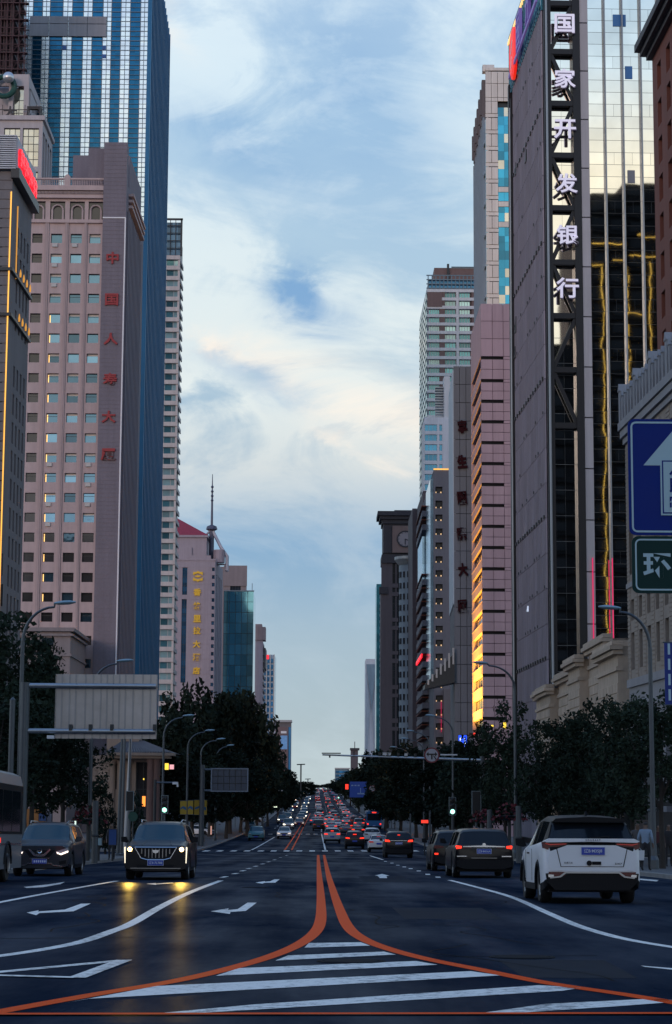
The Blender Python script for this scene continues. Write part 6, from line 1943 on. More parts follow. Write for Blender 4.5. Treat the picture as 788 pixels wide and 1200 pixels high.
slab(x0, x0 + SW, zb_, zt_, BLUES); outline(x0 + .05, x0 + SW - .05, zb_ + .05, zt_ - .05, .035, SWHITE, -.018)
zg = c.z - z0
slab(x0 + .04, x0 + SW - .02, zg, zb_ - .02, GREENS, .004); outline(x0 + .1, x0 + SW - .08, zg + .05, zb_ - .07, .03, SWHITE, -.014)
sc_ = d / F
def sp(px, py): p = at(px, py, d); return (p.x - px0, p.z - z0)
A0 = sp(754, 545.5); apex = (A0[0] + .56, A0[1] + .66)
ar = MB(); ar.poly([(A0[0], -.02, A0[1]), (A0[0] + 1.12, -.02, A0[1]), (apex[0], -.02, apex[1])]); 
part('arrow', ar, SWHITE, t)
i0 = sp(773.5, 538); i1 = sp(773.5, 604)
part('inset', MB().box(i0[0], i0[0] + .72, -.03, -.02, i1[1], i0[1]), SWHITE, t)
part('inset_border', MB().box(i0[0] + .03, i0[0] + .69, -.033, -.03, i1[1] + .03, i0[1] - .03), BLUES, t)
part('inset_field', MB().box(i0[0] + .055, i0[0] + .665, -.036, -.033, i1[1] + .055, i0[1] - .055), SWHITE, t)
for ch, y in zip('人民路', (549, 569, 590)):
    q = sp(787.5, y); me = text_mesh(ch, BLUES, .004, .03); o = link('character', me, t, (q[0] + .08, -.04, q[1]), 0, local=True); o.scale = (.27, .5, .27)
q = sp(770, 663)
for i, ch in enumerate('环'):
    o = link('character', text_mesh(ch, SWHITE, .004, .03), t, (q[0] + i * .6, -.02, q[1]), 0, local=True); o.scale = (.48, .5, .46)
for zz in (zt_ - .5, zb_ + .4): part('arm', MB().tube([(x0 + .2, .12, zz), (.0, .12, zz)], .08, 10), STEEL, t)
part('pole', MB().tube([(0, .12, 0), (0, .12, zt_ + .2)], .16, 12), STEEL, t)
part('back_rib', MB().box(x0 + .3, x0 + .38, .03, .1, zg, zt_).box(x0 + 1.8, x0 + 1.88, .03, .1, zg, zt_), ALU2, t)

# ---- electronic display board on the left
d = 190; a = at(247.5, 900, d); b = at(291, 928, d); z0 = zr(d) + .13; pl_ = at(236.8, 930, d)
t = thing('display_board', 'switched off electronic display board on a grey post by the left lamps', 'display board', (pl_.x, d, z0))
x0, x1, z1, z2 = a.x - pl_.x, b.x - pl_.x, b.z - z0, a.z - z0
part('frame', MB().box(x0, x1, -.1, .2, z1, z1 + .12).box(x0, x1, -.1, .2, z2 - .12, z2).box(x0, x0 + .12, -.1, .2, z1 + .12, z2 - .12).box(x1 - .12, x1, -.1, .2, z1 + .12, z2 - .12), mat('board_frame', (.16, .19, .24), .5, coords='O'), t)
BRD = mat('board_face', (.045, .06, .09), .4, noise=(2, .3), coords='O')
for i in range(6):
    for j in range(3):
        w, h = (x1 - x0 - .24) / 6, (z2 - z1 - .24) / 3
        part('led_panel', MB().box(x0 + .12 + i * w + .03, x0 + .12 + (i+1) * w - .03, -.02, .1, z1 + .12 + j * h + .03, z1 + .12 + (j+1) * h - .03), BRD, t)
part('back', MB().box(x0 + .1, x1 - .1, .1, .18, z1 + .1, z2 - .1), DSTEEL, t)
part('arm', MB().tube([(0, .25, z2 - .15), (x1 - .3, .25, z2 - .15)], .1, 8).tube([(0, .25, z1 + .1), (x1 - .3, .25, z1 + .1)], .1, 8), STEEL, t)
part('pole', MB().tube([(0, .25, 0), (0, .25, z2 + .3)], .24, 12), STEEL, t)

# ---- yellow banners hung on the lamps
YEL = mat('yellow_banner', (.36, .24, .02), .7, noise=(4, .15), coords='O'); YBL = mat('banner_blue', (.03, .10, .20), .7, coords='O')
for x0p, x1p, y0, y1, d, lb in ((211.5, 218.8, 938.5, 954.5, 173.8, 'yellow banner left of the first banner lamp'), (220.3, 226.5, 938, 954.5, 173.8, 'yellow banner right of the first banner lamp'), (228, 242.5, 937.5, 955, 192.6, 'wide yellow banner on the second banner lamp')):
    a = at(x0p, y0, d); b = at(x1p, y1, d)
    t = thing('banner', lb, 'banner', (a.x, d, b.z), 0, 'yellow lamp post banners')
    w, h = b.x - a.x, a.z - b.z
    part('cloth', MB().box(0, w, -.015, .015, 0, h), YEL, t)
    part('print', MB().prism([(w * .05, h * .35), (w * .4, h * .45), (w * .95, h * .30), (w * .95, h * .52), (w * .45, h * .62), (w * .05, h * .5)], -.02, -.016, 'y'), YBL, t)
    part('rod', MB().tube([(-.05, 0, h), (w + .05, 0, h)], .025, 6).tube([(-.05, 0, 0), (w + .05, 0, 0)], .025, 6), STEEL, t)

# ---- traffic lights
GREENL = mat('green_lamp', (.3, .9, .7), .4, emit=((.35, 1.0, .72), 2.6)); REDLM = mat('red_lamp', (.9, .05, .03), .4, emit=((1.0, .05, .02), 2.2)); DARKL = mat('dark_lens', (.02, .02, .02), .2)
def signal(label, px, ytop, ybot, d, state='green', front=True, scale=1.0, arm=0):
    a = at(px, ytop, d); b = at(px, ybot, d); z0 = zr(d) + .13; h = (a.z - b.z); w = h * .36
    t = thing('traffic_light', label, 'traffic light', (a.x, d, z0), 0, None)
    zb_ = b.z - z0
    if zb_ > .3: part('pole', MB().tube([(0, .16, 0), (0, .16, zb_ + h * .9)], .07, 8), STEEL, t)
    part('housing', MB().box(-w / 2, w / 2, -.02, .14, zb_, zb_ + h), mat('signal_black', (.012, .013, .015), .45, coords='O'), t)
    part('backplate_edge', MB().box(-w / 2 - .03, -w / 2, -.03, .1, zb_ - .02, zb_ + h + .03).box(w / 2, w / 2 + .03, -.03, .1, zb_ - .02, zb_ + h + .03).box(-w / 2, w / 2, -.03, .1, zb_ + h, zb_ + h + .03).box(-w / 2, w / 2, -.03, .1, zb_ - .03, zb_), mat('signal_edge', (.22, .27, .28), .5, coords='O'), t)
    if front:
        for k, nm in enumerate(('green', 'amber', 'red')):
            zc = zb_ + h * (.19 + .31 * k); on = nm == state; R = h * .135
            part('lens', MB().lathe([(0, -.055), (R * .7, -.05), (R, -.02)], 16, axis='y', c=(0, 0, zc)), (GREENL if nm == 'green' else REDLM) if on else DARKL, t)
            part('visor', MB().tube([(math.cos(q) * R * 1.08, -.12, zc + math.sin(q) * R * 1.08) for q in [i * math.pi / 8 for i in range(9)]], .02, 4), MATS['signal_black'], t)
    return t
signal('traffic light showing green beside the left street lamp', 193.3, 932.5, 953, 139)
t = signal('back of a traffic light between the flagpoles and the black car', 152.5, 927.5, 950, 110, front=False)
signal('traffic light showing green on the right above the black cars', 530.5, 934.5, 955, 150)
signal('back of a traffic light right of the green one', 558.5, 927.5, 955, 128, front=False)
for px, py, d, st, lb in ((276, 949.5, 330, 'green', 'far green traffic light under the display board'), (309, 936, 345, 'red', 'far red traffic light left of the oncoming cars'), (342.5, 933.5, 560, 'green', 'farthest green traffic light on the left'), (459, 948, 330, 'green', 'far green traffic light on the right behind the blue bus'), (397, 934, 600, 'green', 'tiny green traffic light far down the right lanes')):
    signal(lb, px, py - 3.6, py + 1.6, d, st)
SMG = mat('small_green', (.02, .08, .06), .5, coords='O')
p = at(156, 957, 108); t = thing('round_sign', 'dark green round sign below the back of the traffic light', 'sign', (p.x, 108, p.z)); part('disc', MB().lathe([(0, -.02), (.26, -.02), (.26, .02), (0, .02)], 20, axis='y'), SMG, t); part('post', MB().tube([(0, .05, zr(108) + .13 - p.z), (0, .05, .2)], .03, 6), STEEL, t)

# ---- mast arm with cameras and a round no-turn sign
d = 150
a = at(378, 884.5, d); b = at(566, 891, d); z0 = zr(d) + .13; bx = KR + 1.3
t = thing('camera_mast', 'long sloping mast arm with traffic cameras reaching over the right lanes', 'mast arm', (bx, d, z0))
slope_ = (a.z - b.z) / (a.x - b.x)
zz = lambda x: a.z + (x - a.x) * slope_ - z0
part('arm', MB().tube([(a.x - bx, 0, zz(a.x)), (0, 0, zz(bx))], [.06, .12], 10), TUB, t, smooth=True)
part('pole', MB().tube([(0, 0, 0), (0, 0, zz(bx) + .3)], .17, 12), STEEL, t)
part('arm_tip', MB().box(a.x - bx - .05, a.x - bx + 1.4, -.1, .1, zz(a.x) + .08, zz(a.x) + .16).box(a.x - bx + .5, a.x - bx + .62, -.06, .06, zz(a.x) - .22, zz(a.x)), DSTEEL, t)
for px, w in ((445.5, .2), (452, .42), (456, .3), (467, .16), (476, .22), (487, .16), (415, .1)):
    x = at(px, 885, d).x
    cm_ = MB(); cm_.box(x - bx - w / 2, x - bx + w / 2, -.18, .16, zz(x) + .14, zz(x) + .32).box(x - bx - .03, x - bx + .03, -.03, .03, zz(x) + .05, zz(x) + .15).box(x - bx - w / 2 - .02, x - bx + w / 2 + .02, -.24, .16, zz(x) + .32, zz(x) + .34)
    part('camera', cm_, MATS['camera_white'] if w > .2 else DSTEEL, t)
def round_sign(label, px, py, rpx, d, pic):
    p = at(px, py, d); R = rpx * d / F
    t = thing('round_sign', label, 'traffic sign', (p.x, d - .25, p.z))
    part('disc', MB().lathe([(0, -.02), (R * .84, -.02), (R * .84, .02), (0, .02)], 28, axis='y'), mat('dull_sign_white', (.36, .36, .40), .6, coords='O'), t)
    part('red_rim', MB().lathe([(R * .82, -.03), (R, -.03), (R, .03)], 28, axis='y'), mat('sign_red', (.16, .02, .03), .5, coords='O'), t)
    k = mat('sign_black', (.012, .012, .015), .5, coords='O')
    mb = MB()
    if pic == 'both':
        mb.box(-R * .1, R * .1, -.034, -.022, -R * .55, R * .05); mb.box(-R * .45, R * .45, -.036, -.022, R * .02, R * .2)
        for s_ in (-1, 1): mb.prism([(s_ * R * .72, R * .11), (s_ * R * .42, R * .42), (s_ * R * .42, -R * .2)], -.038, -.022, 'y')
        mb.prism([(R * .15, -R * .05), (R * .28, -R * .05), (R * .62, -R * .5), (R * .5, -R * .6)], -.039, -.022, 'y')
    else:
        mb.tube([(R * .3, -.03, -R * .4), (R * .25, -.03, R * .1), (-R * .1, -.03, R * .25)], R * .09, 5); mb.prism([(-R * .6, R * .1), (-R * .15, R * .5), (-R * .1, -R * .1)], -.04, -.022, 'y')
    part('symbol', mb, k, t)
    return t
round_sign('round red rimmed no turn sign on the camera mast arm', 506, 885, 9, 150, 'both')
p = at(506, 885, 150)
for px, lb in ((536, 'white blade of a street name sign right of the round turn sign'),):
    a = at(516, 884.5, 150); b = at(536, 885, 150)
    t = thing('name_blade', lb, 'sign', (a.x, 149.7, a.z)); part('blade', MB().box(0, b.x - a.x, -.02, .02, -.05, .05), MATS['camera_white'], t); part('bracket', MB().box(.3, .36, 0, .25, -.12, .05), STEEL, t)
d = 320; a = at(436.5, 924, d); b = at(463, 923.5, d); t0_ = KR + 2.0
t = thing('side_sign_mast', 'thin pale sign arm holding a small round sign over the far right lanes', 'sign arm', (b.x, d, zr(d) + .13))
part('arm', MB().tube([(a.x - b.x, .1, a.z - zr(d) - .13), (0, .1, b.z - zr(d) - .13)], .08, 8), MATS['camera_white'], t); part('pole', MB().tube([(0, .1, 0), (0, .1, b.z - zr(d))], .14, 8), STEEL, t)
round_sign('small far round sign with a left turn symbol', 436.5, 924, 3.8, 320, 'left')
d = 320; a = at(331.5, 926.5, d); b = at(308, 926.5, d)
t = thing('side_sign_mast', 'thin pale sign arm reaching over the far left lanes', 'sign arm', (b.x, d, zr(d) + .13)); part('arm', MB().tube([(a.x - b.x, .1, a.z - zr(d) - .13), (0, .1, b.z - zr(d) - .13)], .07, 8), MATS['camera_white'], t); part('pole', MB().tube([(0, .1, 0), (0, .1, b.z - zr(d))], .14, 8), STEEL, t)
round_sign('small pale round sign over the far left lanes', 319.5, 926.5, 3.2, 320, 'left')
d = 360; a = at(410, 916, d); b = at(430, 934.5, d)
t = thing('direction_sign', 'blue direction sign hung over the far right lanes', 'road sign', (b.x + 1.2, d, zr(d) + .13)); ox = a.x - b.x - 1.2; oz = b.z - zr(d) - .13
part('panel', MB().box(ox, ox + b.x - a.x, -.03, .03, oz, oz + a.z - b.z), mat('far_sign_blue', (.015, .06, .30), .5, emit=((.02, .08, .5), .06), coords='O'), t)
w, h = b.x - a.x, a.z - b.z
ds = MB(); ds.box(ox + w * .62, ox + w * .66, -.05, -.03, oz + h * .2, oz + h * .6); ds.box(ox + w * .45, ox + w * .9, -.05, -.031, oz + h * .2, oz + h * .28)
for k in range(3): ds.box(ox + w * (.1 + .18 * k), ox + w * (.22 + .18 * k), -.05, -.03, oz + h * .72, oz + h * .8)
part('print', ds, mat('far_sign_white', (.3, .42, .6), .5, coords='O'), t)
part('pole', MB().tube([(0, .2, 0), (0, .2, oz + h + .3)], .2, 8).tube([(0, .2, oz + h * .7), (ox + .4, .2, oz + h * .7)], .12, 8), STEEL, t)

# ---- flagpoles, small left signs
for i, (px, d, w) in enumerate(((139.5, 118, .11), (143.5, 120, .11), (147.5, 122, .13), (151, 113, .07))):
    p = at(px, 940, d); z0 = zr(d) + .13
    t = thing('flagpole', ('leftmost of the flagpoles below the sign board', 'second of the flagpoles below the sign board', 'palest of the flagpoles below the sign board', 'thin post at the right of the flagpoles')[i], 'flagpole', (p.x, d, z0))
    part('pole', MB().tube([(0, 0, 0), ((.12, .08, .25, .02)[i], 0, at(px, 858, d).z - z0)], [w, w * .6], 8), STEEL if i != 2 else mat('pale_steel', (.42, .42, .44), .4, metal=.5, coords='O'), t, smooth=True)
    part('foot', MB().lathe([(.25, 0), (.25, .1), (.14, .14)], 10), STEEL, t)
def lit_sign(name, label, px0, px1, y0, y1, d, m, mark=None, post=False, cat='sign'):
    a = at(px0, y0, d); b = at(px1, y1, d)
    t = thing(name, label, cat, (a.x, d, b.z)); w, h = b.x - a.x, a.z - b.z
    part('box', MB().box(0, w, 0, .2, 0, h), m, t)
    part('edge', MB().box(-.03, 0, -.02, .2, -.03, h + .03).box(w, w + .03, -.02, .2, -.03, h + .03).box(0, w, -.02, .2, h, h + .03).box(0, w, -.02, .2, -.03, 0), DSTEEL, t)
    if mark: part('mark', mark(w, h), MATS['sign_glow'], t)
    if post: part('post', MB().tube([(w / 2, .1, zr(d) + .13 - b.z), (w / 2, .1, 0)], .05, 6), DSTEEL, t)
    return t
mat('sign_glow', (.8, .85, .95), .4, emit=((.8, .9, 1.0), 1.3))
BLN = mat('blue_neon_box', (.02, .08, .7), .4, emit=((.02, .10, 1.0), .9))
def mk(w, h):
    m_ = MB(); m_.tube([(w * .2, -.03, h * .15), (w * .2, -.03, h * .75), (w * .45, -.03, h * .85), (w * .7, -.03, h * .75), (w * .8, -.03, h * .3), (w * .8, -.03, h * .1)], w * .06, 5); m_.tube([(w * .25, -.03, h * .3), (w * .5, -.03, h * .2), (w * .8, -.03, h * .3)], w * .05, 5); return m_
lit_sign('neon_sign', 'bright blue lit sign among the trees under the rose block', 537.5, 547.5, 861.5, 877, 200, BLN, mk)
RNE = mat('red_neon', (.8, .05, .03), .4, emit=((1.0, .04, .02), 1.2)); ONE = mat('orange_neon', (.9, .3, .05), .4, emit=((1.0, .28, .04), 1.5)); YNE = mat('yellow_neon', (.9, .65, .1), .4, emit=((1.0, .66, .06), 1.2))
lit_sign('neon_sign', 'small red lit sign right of the blue one', 555, 559.5, 859, 864.5, 180, RNE)
lit_sign('neon_sign', 'amber lit lantern seen through the loose tree', 590, 593.5, 846, 854, 190, YNE)
lit_sign('neon_sign', 'second smaller amber lantern in the loose tree', 575.5, 578.5, 849.5, 852.5, 192, YNE)
lit_sign('neon_sign', 'tall orange red lit sign by the door of the sandstone house', 167, 170.5, 933, 945, 165, ONE)
lit_sign('neon_sign', 'yellow lit shop sign right of the sandstone house', 193.5, 197.8, 894.5, 902, 176, YNE)
lit_sign('neon_sign', 'small white and red lit shop sign beside the yellow one', 199, 204, 896, 901.5, 177, mat('pink_neon', (.8, .5, .55), .4, emit=((1.0, .45, .5), .7)))
lit_sign('neon_sign', 'red lit stop sign board right of the black car at the crossing', 494, 502, 961, 964.5, 130, RNE, post=True)
lit_sign('info_board', 'blue and yellow board beside the flagpoles', 128, 136.5, 972, 990, 92, mat('board_blue', (.02, .07, .25), .5, coords='O'), post=True, cat='notice board')
lit_sign('info_board', 'pale grey cabinet left of the blue board', 112.5, 119.5, 982, 990.5, 92, mat('cabinet_pale', (.28, .42, .48), .5, coords='O'), post=True, cat='cabinet')
lit_sign('neon_sign', 'small lit white panel beyond the small dark car', 87.5, 89.5, 962, 968.5, 86, mat('white_glow', (.8, .9, .8), .4, emit=((.8, 1.0, .85), .9)), post=True)
lit_sign('neon_sign', 'tiny yellow lamp over the sandstone doorway', 168, 169.3, 912, 914, 168, YNE)
lit_sign('lit_shop', 'dim amber shop front behind the small dark car', 30, 52, 948, 985, 118, mat('amber_shop', (.22, .10, .03), .6, noise=(1, .5), emit=((1.0, .4, .1), .035)), cat='shop front')
lit_sign('shop_poster', 'dim blue poster inside the amber shop front', 46, 54, 953, 962, 117, mat('poster_dim_blue', (.05, .09, .22), .6, coords='O'), cat='poster')
lit_sign('stone_pillar', 'pale stone pillar beside the amber shop front', 55.5, 60, 946, 990, 117.5, mat('pillar_pale', (.22, .21, .24), .7, noise=(3, .2), coords='O'), cat='pillar')
lit_sign('neon_sign', 'red and yellow lit sign far down the left pavement', 306, 312, 949, 951.5, 330, ONE)
lit_sign('neon_sign', 'white lit sign far down the left pavement', 317.5, 325, 944.8, 946.3, 340, mat('white_glow2', (.8, .9, .8), .4, emit=((.9, 1.0, .7), .8)))
lit_sign('neon_sign', 'small pink lit tube by the left kerb under the banners', 247, 248.3, 968, 978, 200, mat('pink_tube', (.8, .5, .4), .4, emit=((1.0, .5, .38), .5)))
lit_sign('shop_sign', 'bright red lit shop strip on the pavement right of the far cars', 405, 408.5, 919, 925, 420, RNE)
# pole camera on the left
d = 140; a = at(180.5, 917, d); b = at(209, 918, d); z0 = zr(d) + .13
t = thing('camera_pole', 'post with a bullet camera on a short arm left of the green light', 'camera', (a.x + .1, d, z0)); 
part('pole', MB().tube([(0, 0, 0), (0, 0, a.z - z0 + .2)], .11, 10), DSTEEL, t); part('arm', MB().tube([(0, 0, a.z - z0), (b.x - a.x - .3, 0, a.z - z0)], .06, 8), STEEL, t)
part('camera', MB().box(b.x - a.x - .5, b.x - a.x - .1, -.12, .1, a.z - z0 - .12, a.z - z0 + .05).box(b.x - a.x - .2, b.x - a.x - .08, -.1, .08, a.z - z0 - .3, a.z - z0 - .12), MATS['camera_white'], t)

# ---- blue vertical banner on the right
d = 58; a = at(778.5, 753, d); z0 = zr(d) + .13; bx = KR + 1.4; h = (826 - 753) * d / F
t = thing('vertical_banner', 'blue vertical lamp post banner with a column of pale marks at the right edge', 'banner', (a.x, d, at(778, 826, d).z))
part('cloth', MB().box(0, .62, -.015, .015, 0, h), mat('banner_navy', (.008, .03, .22), .6, noise=(3, .15), coords='O'), t)
for k in range(4): part('mark', MB().box(.10, .17, -.022, -.016, h * (.07 + .245 * k), h * (.07 + .245 * k) + .33), SWHITE, t)
part('print', MB().box(.36, .5, -.022, -.016, h * .1, h * .3).prism([(.3, h * .5), (.5, h * .38), (.52, h * .6)], -.022, -.016, 'y').box(.34, .52, -.022, -.016, h * .7, h * .86), SWHITE, t)
part('rod', MB().tube([(-.04, 0, h), (1.1, 0, h)], .025, 6).tube([(-.04, 0, 0), (1.1, 0, 0)], .025, 6), STEEL, t)
p = at(762.5, 930, 80); t = thing('grey_post', 'grey post rising behind the bus shelter roof', 'post', (p.x, 80, zr(80) + .13)); part('pole', MB().tube([(0, 0, 0), (0, 0, 4.6)], .11, 10), STEEL, t); part('ring', MB().lathe([(.13, 2.2), (.15, 2.25), (.13, 2.3)], 10), STEEL, t)
# countdown light seen through the right trees
lit_sign('pedestrian_signal', 'small cyan pedestrian signal among the right trees', 769, 772.5, 896, 909, 86, mat('cyan_led', (.2, .7, .8), .4, emit=((.15, .8, 1.0), .9)), post=True)

# ---- bus shelter at the right
d = 84; a = at(730, 945, d); z0 = zr(d) + .13
t = thing('bus_shelter', 'dark bus shelter with a flat roof and glass back on the right pavement', 'bus shelter', (a.x, d, z0))
L_ = 3.4; h = 2.55
SHG = mat('shelter_glass', (.05, .06, .07), .08, spec=.8, coords='O')
part('roof', MB().prism([(-.3, -.9), (L_ + .6, -.9), (L_ + .6, .7), (-.3, .7)], h, h + .09).box(-.32, L_ + .62, -.95, -.9, h - .05, h + .12), DSTEEL, t)
for x in (0, L_ * .5, L_): part('post', MB().box(x - .05, x + .05, .35, .45, 0, h), DSTEEL, t)
for x0_, x1_ in ((.08, L_ * .5 - .08), (L_ * .5 + .08, L_ - .08)): part('pane', MB().box(x0_, x1_, .39, .41, .35, h - .3), SHG, t)
part('bench', MB().box(.2, L_ - .2, -.05, .3, .42, .48).box(.4, .45, 0, .25, 0, .42).box(L_ - .45, L_ - .4, 0, .25, 0, .42), DSTEEL, t)
part('poster', MB().box(L_ + .1, L_ + .16, -.5, .4, .4, 2.2), mat('poster_dark', (.12, .05, .05), .6, noise=(3, .5), coords='O'), t)
part('ad_panel', MB().box(.5, 1.15, .36, .385, .9, 1.9), mat('ad_pale', (.16, .15, .17), .6, noise=(4, .6), coords='O'), t)

# ---- flower baskets on posts
FLR = mat('red_blossom', (.12, .008, .015), .7, noise=(9, .5), coords='O')
def basket(label, px, py, d, r):
    p = at(px, py, d); z0 = zr(d) + .13; H = p.z - z0
    t = thing('flower_basket', label, 'flower planter', (p.x, d, z0), 0, 'flower baskets on posts')
    part('post', MB().tube([(0, 0, 0), (0, 0, H)], .09, 8), DSTEEL, t)
    part('bowl', MB().lathe([(.08, H - .25), (r * .55, H - .18), (r * .8, H), (r * .7, H + .02)], 14), DSTEEL, t)
    rr = random.Random(int(px)); mb = MB()
    for k in range(240):
        a_ = rr.random() * 6.283; q = math.sqrt(rr.random()) * r; zz = H + .05 + (1 - (q / r) ** 2) * r * .7 * rr.random() - (.25 * r if q > r * .75 else 0)
        c_ = Vector((math.cos(a_) * q, math.sin(a_) * q, zz)); u = Vector((rr.gauss(0, 1), rr.gauss(0, 1), rr.gauss(0, 1))).normalized(); v = u.cross(Vector((rr.gauss(0, 1), rr.gauss(0, 1), rr.gauss(0, 1)))).normalized()
        s_ = .09; mb.poly([c_ - u * s_, c_ + v * s_, c_ + u * s_, c_ - v * s_], 1 if rr.random() < .4 else 0)
    part('blossom', mb, [FLR, LEAF], t)
basket('dark red flower basket behind the small dark car', 104, 960, 92, .85)
basket('dark red flower basket right of the green light', 566, 960, 112, .8)
basket('dark red flower basket behind the black car and the tall lamp', 597, 956, 100, .9)
for px, d, lb in ((608, 92, 'short thick grey post left of the white car'), (574, 104, 'grey post behind the black car roof'), (112, 84, 'grey post right of the small dark car')):
    p = at(px, 960, d); t = thing('grey_post', lb, 'post', (p.x, d, zr(d) + .13)); part('pole', MB().tube([(0, 0, 0), (0, 0, 2.6)], .13, 10), STEEL, t); part('ring', MB().lathe([(.15, 1.1), (.17, 1.15), (.15, 1.2)], 10), DSTEEL, t)

# ---- people on the right pavement
def person(label, px, d, h, shirt, trousers, lean=0.0, bag=None, stride=.16, rot=0.0):
    p = at(px, 1000, d); z0 = zr(d) + .13
    t = thing('person', label, 'person', (p.x, d, z0), rot)
    k = h / 1.72
    V = {'pelvis': (0, 0, .93), 'waist': (0, .0, 1.10), 'chest': (0, -.01, 1.32), 'neck': (0, 0, 1.47), 'head0': (0, -.02, 1.56), 'head': (0, -.03, 1.66), 'crown': (0, -.02, 1.72),
         'hl': (-.10, 0, .90), 'kl': (-.105, -stride * .5, .50), 'al': (-.105, -stride * .4, .09), 'tl': (-.11, -stride * .4 - .17, .04),
         'hr': (.10, 0, .90), 'kr': (.105, stride * .2, .50), 'ar': (.105, stride, .10), 'tr': (.11, stride - .16, .04),
         'sl': (-.19, 0, 1.40), 'el': (-.26, .05, 1.13), 'wl': (-.25, -.08, .90), 'fl': (-.25, -.11, .80),
         'sr': (.19, 0, 1.40), 'er': (.26, .05, 1.13), 'wr': (.25, -.10, .90), 'fr': (.25, -.13, .80)}
    E = [('pelvis', 'waist'), ('waist', 'chest'), ('chest', 'neck'), ('neck', 'head0'), ('head0', 'head'), ('head', 'crown'), ('pelvis', 'hl'), ('hl', 'kl'), ('kl', 'al'), ('al', 'tl'), ('pelvis', 'hr'), ('hr', 'kr'), ('kr', 'ar'), ('ar', 'tr'),
         ('chest', 'sl'), ('sl', 'el'), ('el', 'wl'), ('wl', 'fl'), ('chest', 'sr'), ('sr', 'er'), ('er', 'wr'), ('wr', 'fr')]
    R = {'pelvis': .15, 'waist': .135, 'chest': .155, 'neck': .055, 'head0': .075, 'head': .10, 'crown': .06, 'hl': .095, 'kl': .06, 'al': .042, 'tl': .035, 'hr': .095, 'kr': .06, 'ar': .042, 'tr': .035, 'sl': .07, 'el': .045, 'wl': .032, 'fl': .028, 'sr': .07, 'er': .045, 'wr': .032, 'fr': .028}
    keys = list(V)
    me = bpy.data.meshes.new('body')
    me.from_pydata([tuple(c * k for c in V[q]) for q in keys], [(keys.index(a_), keys.index(b_)) for a_, b_ in E], [])
    o = bpy.data.objects.new('body', me); COL.objects.link(o)
    sk = o.modifiers.new('skin', 'SKIN'); sk.use_smooth_shade = True
    for i, q in enumerate(keys): me.skin_vertices[0].data[i].radius = (R[q] * k, R[q] * k * (.8 if q in ('chest', 'waist', 'pelvis') else 1)); me.skin_vertices[0].data[i].use_root = (q == 'pelvis')
    ss = o.modifiers.new('sub', 'SUBSURF'); ss.levels = ss.render_levels = 1
    dg = bpy.context.evaluated_depsgraph_get()
    nm = bpy.data.meshes.new_from_object(o.evaluated_get(dg)); bpy.data.objects.remove(o)
    SKIN = mat('skin', (.17, .11, .085), .6, coords='O'); HAIR = mat('hair', (.015, .012, .012), .6, coords='O')
    nm.materials.clear()
    for m_ in (trousers, shirt, SKIN, HAIR): nm.materials.append(m_)
    for f_ in nm.polygons:
        c_ = f_.center / k; f_.use_smooth = True
        f_.material_index = 0 if c_.z < .98 and abs(c_.x) < .2 else (2 if c_.z < .98 or c_.z > 1.47 else 1)
        if c_.z > 1.62 and (c_.y > -.06 or c_.z > 1.72): f_.material_index = 3
    b_ = link('body', nm, t, (0, 0, 0), 0, local=True)
    if bag:
        w = thing('shopping_bag', bag, 'bag', (p.x + .27 * k * math.cos(rot), d - .12, z0 + .38 * k)); part('bag_body', MB().prism([(-.15, 0), (.15, 0), (.17, .34), (-.17, .34)], -.07, .07, 'y'), mat('bag_white', (.62, .64, .66), .6, coords='O'), w)
        part('bag_handle', MB().tube([(-.08, 0, .34), (0, 0, .43 * k), (.08, 0, .34)], .008, 4), MATS['bag_white'], w)
    return t
SHB = mat('shirt_pale_blue', (.20, .27, .36), .8, coords='O'); DRK = mat('cloth_dark', (.02, .02, .025), .8, coords='O'); SHR = mat('shirt_dark_red', (.07, .02, .025), .8, coords='O'); GRY = mat('shirt_grey', (.09, .09, .10), .8, coords='O')
person('person in a pale blue shirt and dark trousers beside the white car', 757, 70, 1.70, SHB, DRK, rot=2.7, bag='white shopping bag carried by the person in pale blue')
person('person in dark clothes just left of the one in pale blue', 747.5, 78, 1.72, GRY, DRK)
person('person in a dark red top waiting under the bus shelter', 772, 80, 1.66, SHR, DRK, stride=.03)
person('person in dark clothes at the edge of the bus shelter', 784, 81, 1.7, DRK, DRK, stride=.05)
person('person in a grey top walking on the left pavement behind the flagpoles', 131, 96, 1.7, GRY, DRK)
# ================================================================== CARS
CARP = mat('car_paint', (.5, .5, .5), .30, objcol=True, coords='O', coat=.12, spec=.25)
CBLK = mat('car_black_trim', (.009, .010, .013), .5, spec=.15, coords='O')
CGLS = mat('car_glass', (.008, .012, .018), .05, spec=.35, coords='O')
CBLUEG = mat('car_windscreen', (.012, .05, .075), .05, spec=.5, coords='O')
CHR = mat('chrome', (.62, .64, .66), .18, metal=1.0, coords='O')
TYRE = mat('tyre_rubber', (.012, .012, .013), .8, coords='O'); RIM = mat('alloy_rim', (.22, .23, .25), .35, metal=.8, coords='O')
TLON = mat('brake_light_lit', (.7, .03, .02), .3, emit=((1.0, .035, .012), 1.5), coords='O'); TLOFF = mat('tail_light_dark', (.10, .008, .010), .25, coords='O'); TLDIM = mat('tail_light_dim', (.4, .02, .02), .3, emit=((1.0, .05, .03), .16), coords='O')
HLON = mat('head_light_lit', (.9, .85, .7), .2, emit=((1.0, .88, .66), 5.0), coords='O'); HLHERO = mat('head_lamp_beam', (.9, .8, .5), .2, emit=((1.0, .66, .22), 14.0), coords='O', nosample=False); HLDIM = mat('head_light_dim', (.6, .6, .6), .15, emit=((1.0, .8, .65), .9), coords='O'); HLOFF = mat('head_light_glass', (.30, .33, .36), .1, spec=.8, coords='O')
